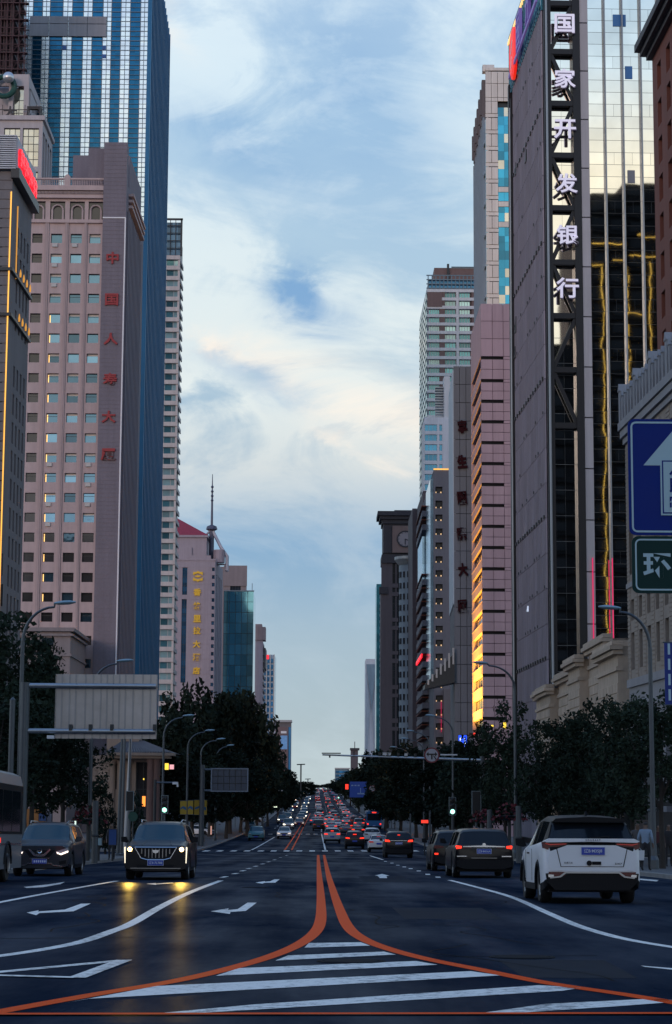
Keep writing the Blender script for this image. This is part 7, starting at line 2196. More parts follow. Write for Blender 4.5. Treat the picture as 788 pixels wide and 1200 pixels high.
PLATE_ = mat('plate_blue', (.015, .055, .42), .4, coords='O'); PLW = mat('plate_white', (.62, .68, .75), .5, coords='O')
LETT = mat('tail_lettering', (.06, .06, .07), .35, coords='O')

SUV = dict(L=4.6, wr=.35, ya=(-1.36, 1.40), keys=[  # y, half width, sill, belt, top, half width at top
    (-2.30, .80, .46, .86, .93, .74), (-2.27, .87, .36, 1.06, 1.11, .80), (-2.24, .897, .33, 1.115, 1.17, .815), (-2.20, .915, .30, 1.15, 1.21, .81), (-1.97, .925, .27, 1.16, 1.56, .71), (-1.82, .93, .25, 1.14, 1.63, .69),
    (-.5, .93, .25, 1.07, 1.69, .68), (.30, .93, .25, 1.04, 1.65, .67), (.50, .93, .25, 1.03, 1.59, .67), (1.18, .92, .25, 1.04, 1.14, .77), (1.32, .92, .25, 1.03, 1.12, .77),
    (2.0, .90, .26, .92, 1.00, .72), (2.20, .87, .30, .80, .89, .68), (2.28, .80, .38, .66, .76, .60)],
    rear=(-2.20, -1.97), front=(.50, 1.18), side=(-1.70, .78))
SEDAN = dict(L=4.7, wr=.33, ya=(-1.38, 1.42), keys=[
    (-2.35, .78, .44, .80, .84, .66), (-2.31, .85, .34, .90, .97, .70), (-2.20, .89, .28, .93, 1.03, .70), (-1.70, .905, .24, .95, 1.07, .70), (-1.62, .905, .24, .95, 1.08, .70), (-.85, .91, .22, .95, 1.41, .58),
    (-.3, .91, .22, .94, 1.47, .58), (.20, .91, .22, .93, 1.44, .58), (.36, .91, .22, .93, 1.40, .58), (1.15, .90, .22, .90, .96, .68), (1.3, .90, .22, .89, .94, .68), (2.05, .88, .24, .76, .84, .64), (2.27, .84, .28, .66, .72, .60), (2.34, .76, .36, .56, .62, .55)],
    rear=(-1.62, -.85), front=(.36, 1.15), side=(-1.05, .60))
VAN = dict(L=5.2, wr=.36, ya=(-1.6, 1.62), keys=[
    (-2.60, .82, .46, .92, .98, .74), (-2.57, .90, .36, 1.02, 1.10, .78), (-2.50, .935, .30, 1.08, 1.16, .80), (-2.34, .94, .27, 1.10, 1.66, .70), (-2.2, .945, .26, 1.10, 1.74, .70), (-.4, .945, .25, 1.06, 1.79, .70), (.85, .945, .25, 1.04, 1.74, .70), (1.0, .945, .25, 1.03, 1.68, .70), (1.75, .93, .25, 1.0, 1.08, .76), (1.85, .93, .25, .99, 1.06, .76), (2.3, .90, .27, .86, .94, .70), (2.52, .86, .32, .74, .82, .64), (2.58, .78, .4, .64, .7, .58)],
    rear=(-2.50, -2.34), front=(1.0, 1.75), side=(-2.05, 1.25))

def lower(K, k):
    q = dict(K); q['keys'] = [(a, b, c, .5 + (d - .5) * k if d > .5 else d, .5 + (e - .5) * k if e > .5 else e, g_) for a, b, c, d, e, g_ in K['keys']]
    return q
LOWVAN = lower(VAN, .82)
def car_sections(K, fine=True):
    keys = K['keys']; R = K['wr'] + .055; step = .10 if fine else .35
    ys = [k[0] for k in keys]
    for yw in K['ya']:
        n = 12 if fine else 6
        ys += [yw - R * math.cos(math.pi * i / n) for i in range(n + 1)]
    y = keys[0][0]
    while y < keys[-1][0]: ys.append(y); y += step * 2.2
    ys += list(K['side'])
    ys = sorted(set(round(q, 4) for q in ys))
    out = [ys[0]]
    for q in ys[1:]:
        if q - out[-1] > .004: out.append(q)
    return out
def car_body(K, two_tone=False, fine=True):
    """lofted body; returns meshes: paint shell, glass panes by place"""
    keys = K['keys']; ys = car_sections(K, fine); R = K['wr'] + .055
    def at_(y):
        for a, b in zip(keys[:-1], keys[1:]):
            if y <= b[0]:
                t = (y - a[0]) / (b[0] - a[0]); return [a[i] + (b[i] - a[i]) * t for i in range(1, 6)]
        return list(keys[-1][1:])
    rows = []; ends = []
    for y in ys:
        w, zs, zbelt, zt, wt = at_(y)
        za = zs
        for yw in K['ya']:
            if abs(y - yw) < R: za = max(za, K['wr'] + math.sqrt(max(0, R * R - (y - yw) ** 2)))
        hb = max(.02, zt - zbelt)
        cabin = hb > .16
        half = [(0, zs), (w * .70, zs), (w * .71, za), (w * .97, za), (w, za + .03 + (zbelt - za) * .10), (w * 1.0, za + (zbelt - za) * .55), (w * .985, za + (zbelt - za) * .85), (w * .95, zbelt)]
        if cabin:
            half += [(w * .95 + (wt - w * .95) * .12, zbelt + hb * .07), (w * .95 + (wt - w * .95) * .86, zbelt + hb * .80), (wt, zt - .075), (wt * .90, zt - .03), (wt * .55, zt - .008), (0, zt)]
        else:
            half += [(w * .95 + (wt - w * .95) * .4, zbelt + hb * .35), (wt + .02, zbelt + hb * .62), (wt, zbelt + hb * .7), (wt * .85, zbelt + hb * .82), (wt * .5, zbelt + hb * .95), (0, zt)]
        rows.append([(x, y, z) for x, z in half] + [(-x, y, z) for x, z in reversed(half[1:-1])])
    n = len(rows[0]); H = 13
    shell, gl = MB(), {'windshield': MB(), 'rear_window': MB(), 'side_window': MB(), 'side_window2': MB()}
    r0, r1 = K['rear']; f0, f1 = K['front']; s0, s1 = K['side']
    for i in range(len(rows) - 1):
        ya, yb = ys[i], ys[i + 1]; ym = (ya + yb) / 2
        for j in range(n):
            k = (j + 1) % n
            q = (rows[i][j], rows[i][k], rows[i+1][k], rows[i+1][j])
            jj = j if j < H else n - 1 - j          # mirrored index of the strip
            dst, mi = shell, 0
            if jj >= 10 and r0 < ym < r1: dst = gl['rear_window']
            elif jj >= 10 and f0 < ym < f1: dst = gl['windshield']
            elif jj == 8 and s0 < ym < s1 and not any(abs(ym - p) < .06 for p in ((s0 + s1) / 2 - .1,)): dst = gl['side_window' if j < H else 'side_window2']
            elif jj <= 3: mi = 1
            elif two_tone and jj >= 9: mi = 1
            elif two_tone and jj >= 8 and ym < f0 + .1: mi = 1
            dst.quad(*q, mi if dst is shell else 0)
    for e in (0, -1):
        r_ = rows[e]; shell.poly(r_ if e == 0 else list(reversed(r_)), 0)
    return shell, gl
_carmesh = {}
def car_meshes(kind, K, two_tone=False, fine=True, smooth=33):
    key = (kind, two_tone, fine)
    if key not in _carmesh:
        sh, gl = car_body(K, two_tone, fine)
        d = {'body': sh.mesh('body', [CARP, CBLK], smooth)}
        for k, m_ in gl.items():
            if m_.f: d[k] = m_.mesh(k, CBLUEG if k == 'windshield' else CGLS, smooth)
        # inside darkness so that the cabin is closed behind the glass
        w = MB(); r_ = K['wr']
        w.lathe([(r_ * .62, -.10), (r_ * .92, -.11), (r_, -.07), (r_, .07), (r_ * .92, .11), (r_ * .62, .10)], 22, axis='x')
        d['wheel'] = w.mesh('wheel', TYRE, 40)
        m_ = MB(); m_.lathe([(0, .06), (r_ * .18, .07), (r_ * .2, .05)], 10, axis='x'); m_.lathe([(r_ * .54, .07), (r_ * .64, .10), (r_ * .64, -.10), (r_ * .54, -.07)], 20, axis='x')
        for k in range(5):
            a = k * 2 * math.pi / 5; c_, s_ = math.cos(a), math.sin(a)
            p = [(r_ * .12, -.045), (r_ * .58, -.07), (r_ * .58, .07), (r_ * .12, .045)]
            m_.prism([(x * c_ - y * s_, x * s_ + y * c_) for x, y in p], .03, .08, 'x')
        m_.lathe([(0, .0), (r_ * .6, .0)], 16, axis='x')
        d['rim'] = m_.mesh('rim', RIM, 40)
        _carmesh[key] = d
    return _carmesh[key]
def car(kind, K, label, cat, loc, heading, colour, group=None, two_tone=False, fine=True, name=None, tilt=True):
    """heading +1 drives away from the viewer, -1 towards"""
    M_ = car_meshes(kind, K, two_tone, fine)
    rz = 0.0 if heading > 0 else math.pi
    t = thing(name or 'parked_car', label, cat, loc, rz, group)
    t.rotation_euler.x = slope(loc.y) * (1 if heading > 0 else -1)
    b = link('body', M_['body'], t, (0, 0, 0), 0, local=True); b.color = (*colour, 1)
    for k in ('windshield', 'rear_window', 'side_window', 'side_window2'):
        if k in M_: link(k.rstrip('2'), M_[k], t, (0, 0, 0), 0, local=True)
    for yw in K['ya']:
        for s_ in (1, -1):
            w = link('wheel', M_['wheel'], t, (s_ * (K['keys'][4][1] - .13), yw, K['wr']), 0, local=True)
            r_ = link('rim', M_['rim'], w, (0, 0, 0), math.pi if s_ < 0 else 0, local=True)
    return t
def pair(t, name, pts, y0, y1, m):
    """the same shape left and right; pts are (x, z)"""
    for s_ in (1, -1): part(name, MB().prism([(s_ * x, z) for x, z in pts], y0, y1, 'y'), m, t)
def mirrors(t, K, m):
    z = 1.10 if K is not SEDAN else 1.0; y = K['front'][1] - .25
    for s_ in (1, -1): part('mirror', MB().prism([(s_ * .90, z - .02), (s_ * .96, z - .05), (s_ * 1.12, z - .02), (s_ * 1.13, z + .12), (s_ * .98, z + .13)], y - .06, y + .08, 'y'), m, t)
def plate(t, y, z, txt=None, x=0.0):
    s_ = -1 if y < 0 else 1
    part('number_plate', MB().box(x - .22, x + .22, y, y + s_ * .012, z - .07, z + .07), PLATE_, t)
    part('plate_rim', MB().box(x - .23, x + .23, y, y + s_ * .008, z - .078, z + .078), PLW, t)
    if txt:
        me = text_mesh(txt, PLW, .01, .012); o = link('plate_text', me, t, (x, y + s_ * .016, z), 0 if s_ < 0 else math.pi, local=True); k = .085; w = me['w'] * k
        o.scale = (min(1.0, .40 / w) * k, k * .3, k)
    else:
        mb = MB()
        for i in range(6): mb.box(x - .19 + i * .065, x - .15 + i * .065, y + s_ * .012, y + s_ * .015, z - .035, z + .035)
        part('plate_text', mb, PLW, t)

def gpt(px, py): return ground(px, py)
# ---------------------------------------------------------------- the white car
p = gpt(690, 1059.5); p.y += 2.2; p.x = (690 - 372.5) / F * (p.y - 2.2); p.z = zr(p.y)
t = car('white', SUV, 'white car with a black roof and blue rear plate straddling the right lane line', 'car', p, 1, (.84, .85, .87), two_tone=True, name='white_car')
Y = -2.30
mirrors(t, SUV, CBLK)
for s_ in (1, -1):
    part('tail_light', MB().prism([(s_ * .46, 1.11), (s_ * .60, 1.08), (s_ * .80, 1.0), (s_ * .905, 1.04), (s_ * .925, 1.16), (s_ * .70, 1.15), (s_ * .46, 1.135)], -2.275, -2.0, 'y'), TLOFF, t)
    part('tail_light_bar', MB().prism([(s_ * .48, 1.118), (s_ * .78, 1.10), (s_ * .88, 1.125), (s_ * .88, 1.135), (s_ * .78, 1.115), (s_ * .48, 1.128)], -2.282, -2.27, 'y'), TLDIM, t)
    part('reflector', MB().prism([(s_ * .52, .53), (s_ * .80, .51), (s_ * .83, .60), (s_ * .52, .60)], -2.335, -2.2, 'y'), TLOFF, t)
    part('exhaust_trim', MB().prism([(s_ * .72, .50), (s_ * .83, .50), (s_ * .84, .55), (s_ * .74, .55)], -2.345, -2.3, 'y'), CHR, t)
part('spoiler_lip', MB().prism([(-.80, 1.225), (.80, 1.225), (.91, 1.175), (.86, 1.15), (0, 1.165), (-.86, 1.15), (-.91, 1.175)], -2.34, -2.15, 'y'), CARP, t).color = (.84, .85, .87, 1)
part('roof_spoiler', MB().prism([(-.66, 1.60), (0, 1.635), (.66, 1.60), (.71, 1.55), (.64, 1.53), (-.64, 1.53), (-.71, 1.55)], -2.12, -1.80, 'y'), CBLK, t)
part('bumper', MB().prism([(-.88, .57), (-.86, .42), (-.70, .26), (.70, .26), (.86, .42), (.88, .57), (.5, .60), (-.5, .60)], -2.325, -2.1, 'y'), CBLK, t)
part('bumper_chrome', MB().prism([(-.60, .50), (-.50, .575), (.50, .575), (.60, .50), (.80, .475), (.80, .50), (.62, .525), (.52, .60), (-.52, .60), (-.62, .525), (-.80, .50), (-.80, .475)], -2.35, -2.3, 'y'), mat('satin_chrome', (.34, .36, .39), .35, metal=.9, coords='O'), t)
part('tailgate_seam', MB().prism([(-.68, 1.05), (-.60, .70), (-.585, .70), (-.665, 1.05)], -2.318, -2.30, 'y').prism([(.68, 1.05), (.60, .70), (.585, .70), (.665, 1.05)], -2.318, -2.30, 'y').box(-.60, .60, -2.318, -2.30, .695, .705), CBLK, t)
part('tailgate', MB().prism([(-.80, .62), (.80, .62), (.84, .84), (.80, .98), (.46, 1.10), (-.46, 1.10), (-.80, .98), (-.84, .84)], -2.312, -2.2, 'y'), CARP, t).color = (.84, .85, .87, 1)
plate(t, -2.325, .99, '辽B·M35J8', .02)
o = link('lettering', text_mesh('S O U E A S T', LETT, .02, .02), t, (.02, -2.352, 1.196), 0, local=True); o.scale = (.036, .02, .036); o.rotation_euler.x = -.35
part('badge', MB().lathe([(0, -.01), (.05, -.01), (.05, .01)], 14, axis='y', c=(-.055, -2.325, .765)).box(.0, .17, -2.33, -2.31, .735, .795), CBLK, t)
o = link('lettering', text_mesh('东南汽车', LETT, .02, .01), t, (-.45, -2.325, .77), 0, local=True); o.scale = (.04, .02, .04)
o = link('lettering', text_mesh('DX7', LETT, .02, .02), t, (.50, -2.325, .755), 0, local=True); o.scale = (.05, .02, .035)
part('rear_wiper', MB().tube([(-.02, -2.20, 1.235), (.36, -2.185, 1.27)], .010, 5), CBLK, t)
for s_ in (1, -1):
    part('door_handle', MB().box(s_ * .925, s_ * .955, .2, .36, .92, .95), CBLK, t); part('door_seam', MB().box(s_ * .93, s_ * .936, -.36, -.35, .40, 1.02).box(s_ * .93, s_ * .936, .78, .79, .40, 1.0), CBLK, t)
    part('side_sill', MB().box(s_ * .90, s_ * .945, -1.0, 1.0, .24, .34), CBLK, t)
    for yw in SUV['ya']: part('arch_trim', MB().tube([(s_ * .925, yw - .42 * math.cos(a), .35 + .42 * math.sin(a)) for a in [math.pi * i / 12 for i in range(13)]], .03, 5), CBLK, t)
part('antenna', MB().prism([(-1.55, 1.66), (-1.38, 1.66), (-1.52, 1.75)], -.02, .02, 'x'), CBLK, t)
part('underbody', MB().box(-.8, .8, -2.1, 2.0, .22, .40), CBLK, t)

# ---------------------------------------------------------------- the black car with lit headlights
p = gpt(190, 1031.5); p.y += .9; p.x = (190 - 373) / F * p.y; p.z = zr(p.y)
BK = (.005, .007, .011)
t = car('suv', SUV, 'black car with lit headlights and a wide bright grille coming towards the junction', 'car', Vector((p.x, p.y + 1.4, zr(p.y + 1.4))), -1, BK, name='black_car')
mirrors(t, SUV, CBLK)
y1 = 2.30
part('nose', MB().prism([(-.88, .34), (-.92, .60), (-.90, .85), (-.74, .925), (.74, .925), (.90, .85), (.92, .60), (.88, .34), (.60, .26), (-.60, .26)], 1.95, y1, 'y'), CARP, t).color = (*BK, 1)
part('grille', MB().prism([(-.56, .905), (.56, .905), (.40, .64), (.25, .60), (-.25, .60), (-.40, .64)], y1, y1 + .015, 'y'), CBLK, t)
gr = MB()
o_ = [(-.60, .925), (.60, .925), (.42, .62), (.26, .575), (-.26, .575), (-.42, .62)]
for a, b in zip(o_, o_[1:] + o_[:1]): gr.tube([(a[0], y1 + .02, a[1]), (b[0], y1 + .02, b[1])], .019, 6)
part('grille_rim', gr, CHR, t)
for k in range(9):
    x = -.40 + .1 * k; zl = .61 + max(0, abs(x) - .25) * .75
    part('grille_bar', MB().box(x - .012, x + .012, y1 + .014, y1 + .03, zl + .02, .89), mat('grille_steel', (.30, .30, .31), .3, metal=.8, coords='O'), t)
part('emblem', MB().prism([(-.10, .85), (.10, .85), (.07, .78), (0, .755), (-.07, .78)], y1 + .02, y1 + .045, 'y'), CHR, t)
for s_ in (1, -1):
    part('headlight', MB().prism([(s_ * .64, .90), (s_ * .86, .935), (s_ * .89, .84), (s_ * .70, .82)], y1 - .05, y1 + .012, 'y'), HLOFF, t)
    part('headlight_lamp', MB().lathe([(0, y1 + .03), (.04, y1 + .028), (.062, y1 + .01)], 12, axis='y', c=(s_ * .74, 0, .868)), HLHERO, t)
    ld = bpy.data.lights.new('headlight_beam', 'SPOT'); ld.energy = 560; ld.color = (1.0, .62, .10); ld.spot_size = math.radians(34); ld.spot_blend = .9; ld.shadow_soft_size = .09
    lo = bpy.data.objects.new('headlight_beam', ld); COL.objects.link(lo); lo.parent = t; lo.location = (s_ * .74, y1 + .12, .85); lo.rotation_euler = (math.radians(86.5), 0, 0)
    part('running_light', MB().prism([(s_ * .868, .94), (s_ * .905, .93), (s_ * .885, .48), (s_ * .862, .48)], y1 - .05, y1 + .02, 'y'), mat('running_light', (.9, .8, .6), .3, emit=((1.0, .86, .62), 1.2), coords='O'), t)
    part('roof_rail', MB().tube([(s_ * .58, -1.5, 1.66), (s_ * .61, -1.2, 1.72), (s_ * .61, .1, 1.72), (s_ * .58, .38, 1.64)], .02, 6), CHR, t)
    # points along the car's own +y, dipped towards the road
part('lower_grille', MB().prism([(-.55, .44), (.55, .44), (.50, .34), (-.50, .34)], y1, y1 + .012, 'y'), CBLK, t)
part('lower_chrome', MB().box(-.72, .72, y1 + .0, y1 + .02, .325, .345), mat('dull_chrome', (.3, .31, .32), .35, metal=.9, coords='O'), t)
plate(t, y1 + .03, .49, '辽B·7L788')
for s_ in (1, -1): part('bonnet_crease', MB().tube([(s_ * .35, 1.32, 1.115), (s_ * .42, 2.0, .995)], .014, 5), CARP, t).color = (*BK, 1)
part('underbody', MB().box(-.8, .8, -2.1, 2.0, .22, .40), CBLK, t)

# ---------------------------------------------------------------- the small dark car behind the bus
p = gpt(57, 1027); p.y += .6; p.x = (60.5 - 373) / F * (p.y + .6)
DG = (.030, .034, .042)
t = car('suv', SUV, 'dark grey car with lit angled headlights and a bright v shaped grille beside the bus', 'car', Vector((p.x, p.y + 1.5, zr(p.y + 1.5))), -1, DG, name='dark_grey_car')
mirrors(t, SUV, CARP)
for o in t.children:
    if o.name.startswith('mirror'): o.color = (*DG, 1)
part('nose', MB().prism([(-.86, .32), (-.92, .56), (-.88, .84), (-.70, .93), (.70, .93), (.88, .84), (.92, .56), (.86, .32), (.60, .25), (-.60, .25)], 1.95, y1, 'y'), CARP, t).color = (*DG, 1)
part('grille', MB().prism([(-.48, .80), (.48, .80), (.30, .58), (-.30, .58)], y1, y1 + .012, 'y'), CBLK, t)
v_ = MB()
for s_ in (1, -1): v_.prism([(s_ * .36, .83), (s_ * .30, .83), (s_ * .16, .64), (0, .60), (0, .65), (s_ * .13, .68)] if s_ > 0 else [(-.36, .83), (-.30, .83), (-.13, .68), (0, .65), (0, .60), (-.16, .64)], y1 + .01, y1 + .05, 'y')
v_.prism([(.36, .83), (.31, .83), (.13, .69), (0, .67), (-.13, .69), (-.31, .83), (-.36, .83), (-.17, .62), (0, .59), (.17, .62)], y1 + .012, y1 + .052, 'y')
part('grille_chrome', v_, CHR, t)
part('emblem', MB().lathe([(.05, y1 + .04), (.075, y1 + .05), (.075, y1 + .02)], 16, axis='y', c=(0, 0, .78)).box(-.085, .085, y1 + .02, y1 + .055, .768, .792), CHR, t)
for s_ in (1, -1):
    part('headlight', MB().prism([(s_ * .50, .76), (s_ * .86, .88), (s_ * .90, .78), (s_ * .62, .68)], y1 - .1, y1 + .01, 'y'), HLOFF, t)
    part('running_light', MB().prism([(s_ * .52, .75), (s_ * .64, .70), (s_ * .88, .79), (s_ * .88, .74), (s_ * .66, .655), (s_ * .54, .70)], y1, y1 + .03, 'y'), mat('running_light_white', (.9, .85, .8), .3, emit=((1.0, .78, .66), 1.8), coords='O'), t)
    part('roof_rail', MB().tube([(s_ * .58, -1.5, 1.66), (s_ * .61, -1.2, 1.71), (s_ * .61, .1, 1.71), (s_ * .58, .38, 1.63)], .018, 6), CHR, t)
    part('fog_recess', MB().prism([(s_ * .60, .46), (s_ * .82, .50), (s_ * .82, .40), (s_ * .62, .36)], y1, y1 + .01, 'y'), CBLK, t)
part('bumper_chrome', MB().prism([(-.72, .30), (-.66, .34), (-.42, .36), (-.36, .42), (.36, .42), (.42, .36), (.66, .34), (.72, .30), (.42, .33), (.36, .385), (-.36, .385), (-.42, .33)], y1, y1 + .03, 'y').box(-.30, .30, y1 + .005, y1 + .03, .535, .565), CHR, t)
plate(t, y1 + .02, .46)
part('underbody', MB().box(-.8, .8, -2.1, 2.0, .22, .40), CBLK, t)

# ---------------------------------------------------------------- rear-view cars on the right
def rear_kit(t, K, colour, lit=TLON, chrome=True, light=None, z=.98, txt=None, plz=.86, bumper=True):
    y0 = K['keys'][0][0]
    pair(t, 'tail_light', light or [(.52, z), (.80, z - .03), (.88, z - .02), (.88, z + .08), (.70, z + .09), (.52, z + .05)], y0 - .012, y0 + .16, lit)
    if chrome: part('chrome_bar', MB().box(-.55, .55, y0 - .012, y0 + .04, z + .035, z + .06), CHR, t)
    plate(t, y0 - .012, plz, txt)
    if bumper:
        part('bumper', MB().prism([(-.84, .56), (-.86, .36), (-.6, .28), (.6, .28), (.86, .36), (.84, .56)], y0 - .03, y0 + .1, 'y'), CBLK, t)
    part('underbody', MB().box(-.8, .8, K['keys'][0][0] + .2, K['keys'][-1][0] - .3, .20, .40), CBLK, t)
# black people carrier
p = gpt(566, 1029.5); p.y += .3; p.x = (566.5 - 373) / F * p.y
t = car('lowvan', LOWVAN, 'black people carrier with small red tail lights just ahead of the white car', 'car', Vector((p.x, p.y + 2.6, zr(p.y + 2.6))), 1, (.004, .005, .008), name='black_people_carrier')
rear_kit(t, LOWVAN, None, chrome=False, light=[(.70, .92), (.86, .90), (.89, .98), (.86, 1.01), (.70, .99)], plz=.83, txt='辽B·8416A')
mirrors(t, LOWVAN, CBLK)
y0 = VAN['keys'][0][0]
part('chrome_bar', MB().prism([(-.66, .96), (.66, .96), (.66, .985), (.1, 1.01), (-.1, 1.01), (-.66, .985)], y0 - .015, y0 + .04, 'y'), CHR, t)
for s_ in (1, -1): part('reflector', MB().box(s_ * .55, s_ * .85, y0 - .04, y0, .66, .69), CHR, t); part('tail_lens', MB().prism([(s_ * .40, .92), (s_ * .70, .92), (s_ * .70, .955), (s_ * .40, .955)], y0 - .012, y0 + .05, 'y'), TLOFF, t)
part('bumper_line', MB().box(-.4, .4, y0 - .045, y0, .615, .63), mat('dull_chrome', (.3, .31, .32), .35, metal=.9), t)
part('emblem', MB().lathe([(0, -.01), (.055, -.01), (.055, .02)], 14, axis='y', c=(0, y0 - .02, 1.03)), CHR, t)
# black off-roader further ahead
p = gpt(532, 1021); p.x = (535 - 373) / F * p.y
t = car('lowvan', LOWVAN, 'black tall car ahead of the people carrier, mostly hidden behind it', 'car', Vector((p.x, p.y + 2.4, zr(p.y + 2.4))), 1, (.005, .006, .009), name='black_tall_car')
for o in t.children: pass
rear_kit(t, LOWVAN, None, lit=TLOFF, chrome=False, z=.88, plz=.8); mirrors(t, LOWVAN, CBLK)
y0 = VAN['keys'][0][0]
part('small_red_light', MB().box(-.86, -.72, y0 - .04, y0, .62, .68), TLON, t)
part('roof_rail', MB().tube([(-.6, -2.0, 1.57), (-.6, .6, 1.57)], .02, 6).tube([(.6, -2.0, 1.57), (.6, .6, 1.57)], .02, 6), DSTEEL, t)
# black car at the crossing
p = gpt(468, 1005.5); p.x = (468 - 373) / F * p.y
t = car('suv', SUV, 'black car with bright brake lights waiting just beyond the dotted line on the right', 'car', Vector((p.x, p.y + 2.3, zr(p.y + 2.3))), 1, (.005, .006, .009), name='black_braking_car')
rear_kit(t, SUV, None, plz=.92, z=1.04, light=[(.55, 1.0), (.88, 1.02), (.88, 1.15), (.62, 1.13)]); mirrors(t, SUV, CBLK)
part('high_brake_light', MB().box(-.08, .08, -2.10, -2.0, 1.42, 1.46), TLON, t)

# ---------------------------------------------------------------- lighter cars for the distance: one of each kind, then copies
def proto(kind, K, heading, name):
    M_ = car_meshes(kind, K, False, False)
    t = link(name, None, None, (0, 0, -500), 0)
    b = link('body', M_['body'], t, (0, 0, 0), 0, local=True)
    for k in ('windshield', 'rear_window', 'side_window', 'side_window2'):
        if k in M_: link(k.rstrip('2'), M_[k], t, (0, 0, 0), 0, local=True)
    for yw in K['ya']:
        for s_ in (1, -1): link('wheel', M_['wheel'], t, (s_ * (K['keys'][4][1] - .13), yw, K['wr']), 0, local=True)
    y0, yf = K['keys'][0][0], K['keys'][-1][0]; z = .82 if kind == 'sedan' else .95
    hz = .62 if kind == 'sedan' else .76
    sh = cached(('tl', kind), lambda: MB().prism([(.46, z), (.86, z + .02), (.86, z + .13), (.50, z + .11)], y0 - .03, y0 + .12, 'y').mesh('tail_light', TLON)); sh2 = cached(('tl2', kind), lambda: MB().prism([(-.46, z), (-.86, z + .02), (-.86, z + .13), (-.50, z + .11)], y0 - .03, y0 + .12, 'y').mesh('tail_light', TLON))
    h1 = cached(('hl', kind), lambda: MB().prism([(.48, hz), (.82, hz + .03), (.82, hz + .12), (.54, hz + .09)], yf - .1, yf + .04, 'y').mesh('headlight', HLON)); h2 = cached(('hl2', kind), lambda: MB().prism([(-.48, hz), (-.82, hz + .03), (-.82, hz + .12), (-.54, hz + .09)], yf - .1, yf + .04, 'y').mesh('headlight', HLON))
    for m_ in (sh, sh2): link('tail_light', m_, t, (0, 0, 0), 0, local=True)
    for m_ in (h1, h2): link('headlight', m_, t, (0, 0, 0), 0, local=True)
    if kind != 'van': link('high_brake_light', cached(('hb', kind), lambda: MB().box(-.16, .16, K['rear'][1] - .30, K['rear'][1] - .2, K['keys'][4][4] - .24, K['keys'][4][4] - .17).mesh('high_brake_light', TLON)) if kind != 'sedan' else cached(('hb', kind), lambda: MB().box(-.16, .16, -1.1, -.95, 1.24, 1.31).mesh('high_brake_light', TLON)), t, (0, 0, 0), 0, local=True)
    link('number_plate', cached(('np', kind), lambda: MB().box(-.22, .22, y0 - .04, y0, .66, .80).box(-.22, .22, yf, yf + .04, .42, .55).mesh('number_plate', PLATE_)), t, (0, 0, 0), 0, local=True)
    link('grille', cached(('gl', kind), lambda: MB().box(-.42, .42, yf - .02, yf + .02, .56, .70).box(-.6, .6, yf - .06, yf + .015, .28, .40).mesh('grille', CBLK)), t, (0, 0, 0), 0, local=True)
    return t
PROTO = {'sedan': proto('sedan', SEDAN, 1, 'far_sedan'), 'suv': proto('suv', SUV, 1, 'far_car'), 'van': proto('van', VAN, 1, 'far_van')}
def put_car(kind, x, y, heading, colour, label, group=None, off=('hl',), cat=None, turn=0.0):
    src = PROTO[kind]
    c = src.copy(); COL.objects.link(c)
    c.location = (x, y, zr(y)); c.rotation_euler = (slope(y) * (1 if heading > 0 else -1), 0, (0 if heading > 0 else math.pi) + turn)
    for ch in list(src.children):
        nm_ = ch.name.split('.')[0]
        if 'tail' in off and nm_ in ('tail_light', 'high_brake_light'): 
            if nm_ == 'high_brake_light': continue
        if far_ok and nm_ in ('wheel',) and y > 420: continue
        if y > 420 and nm_ in ('side_window', 'grille', 'number_plate'): continue
        if nm_ == 'headlight' and heading > 0: continue
        if nm_ in ('tail_light', 'high_brake_light') and heading < 0: continue
        d = ch.copy(); COL.objects.link(d); d.parent = c
        if nm_ == 'body': d.color = (*colour, 1)
        if 'dim' in off and nm_ in ('tail_light', 'headlight'):
            d.data = cached(('dim', ch.data.name), lambda: ch.data.copy()); d.data.materials[0] = TLDIM if nm_ == 'tail_light' else HLDIM
        if 'dark' in off and nm_ in ('tail_light', 'headlight', 'high_brake_light'):
            d.data = cached(('dark', ch.data.name), lambda: ch.data.copy()); d.data.materials[0] = TLOFF if nm_ == 'tail_light' else HLOFF
    tag(c, label, cat or ('van' if kind == 'van' else 'car'), group)
    return c
far_ok = True
SIL, WHT, BLK, TEA, BLU, GRYC = (.34, .36, .38), (.62, .63, .64), (.014, .015, .018), (.05, .16, .19), (.10, .20, .32), (.10, .11, .12)
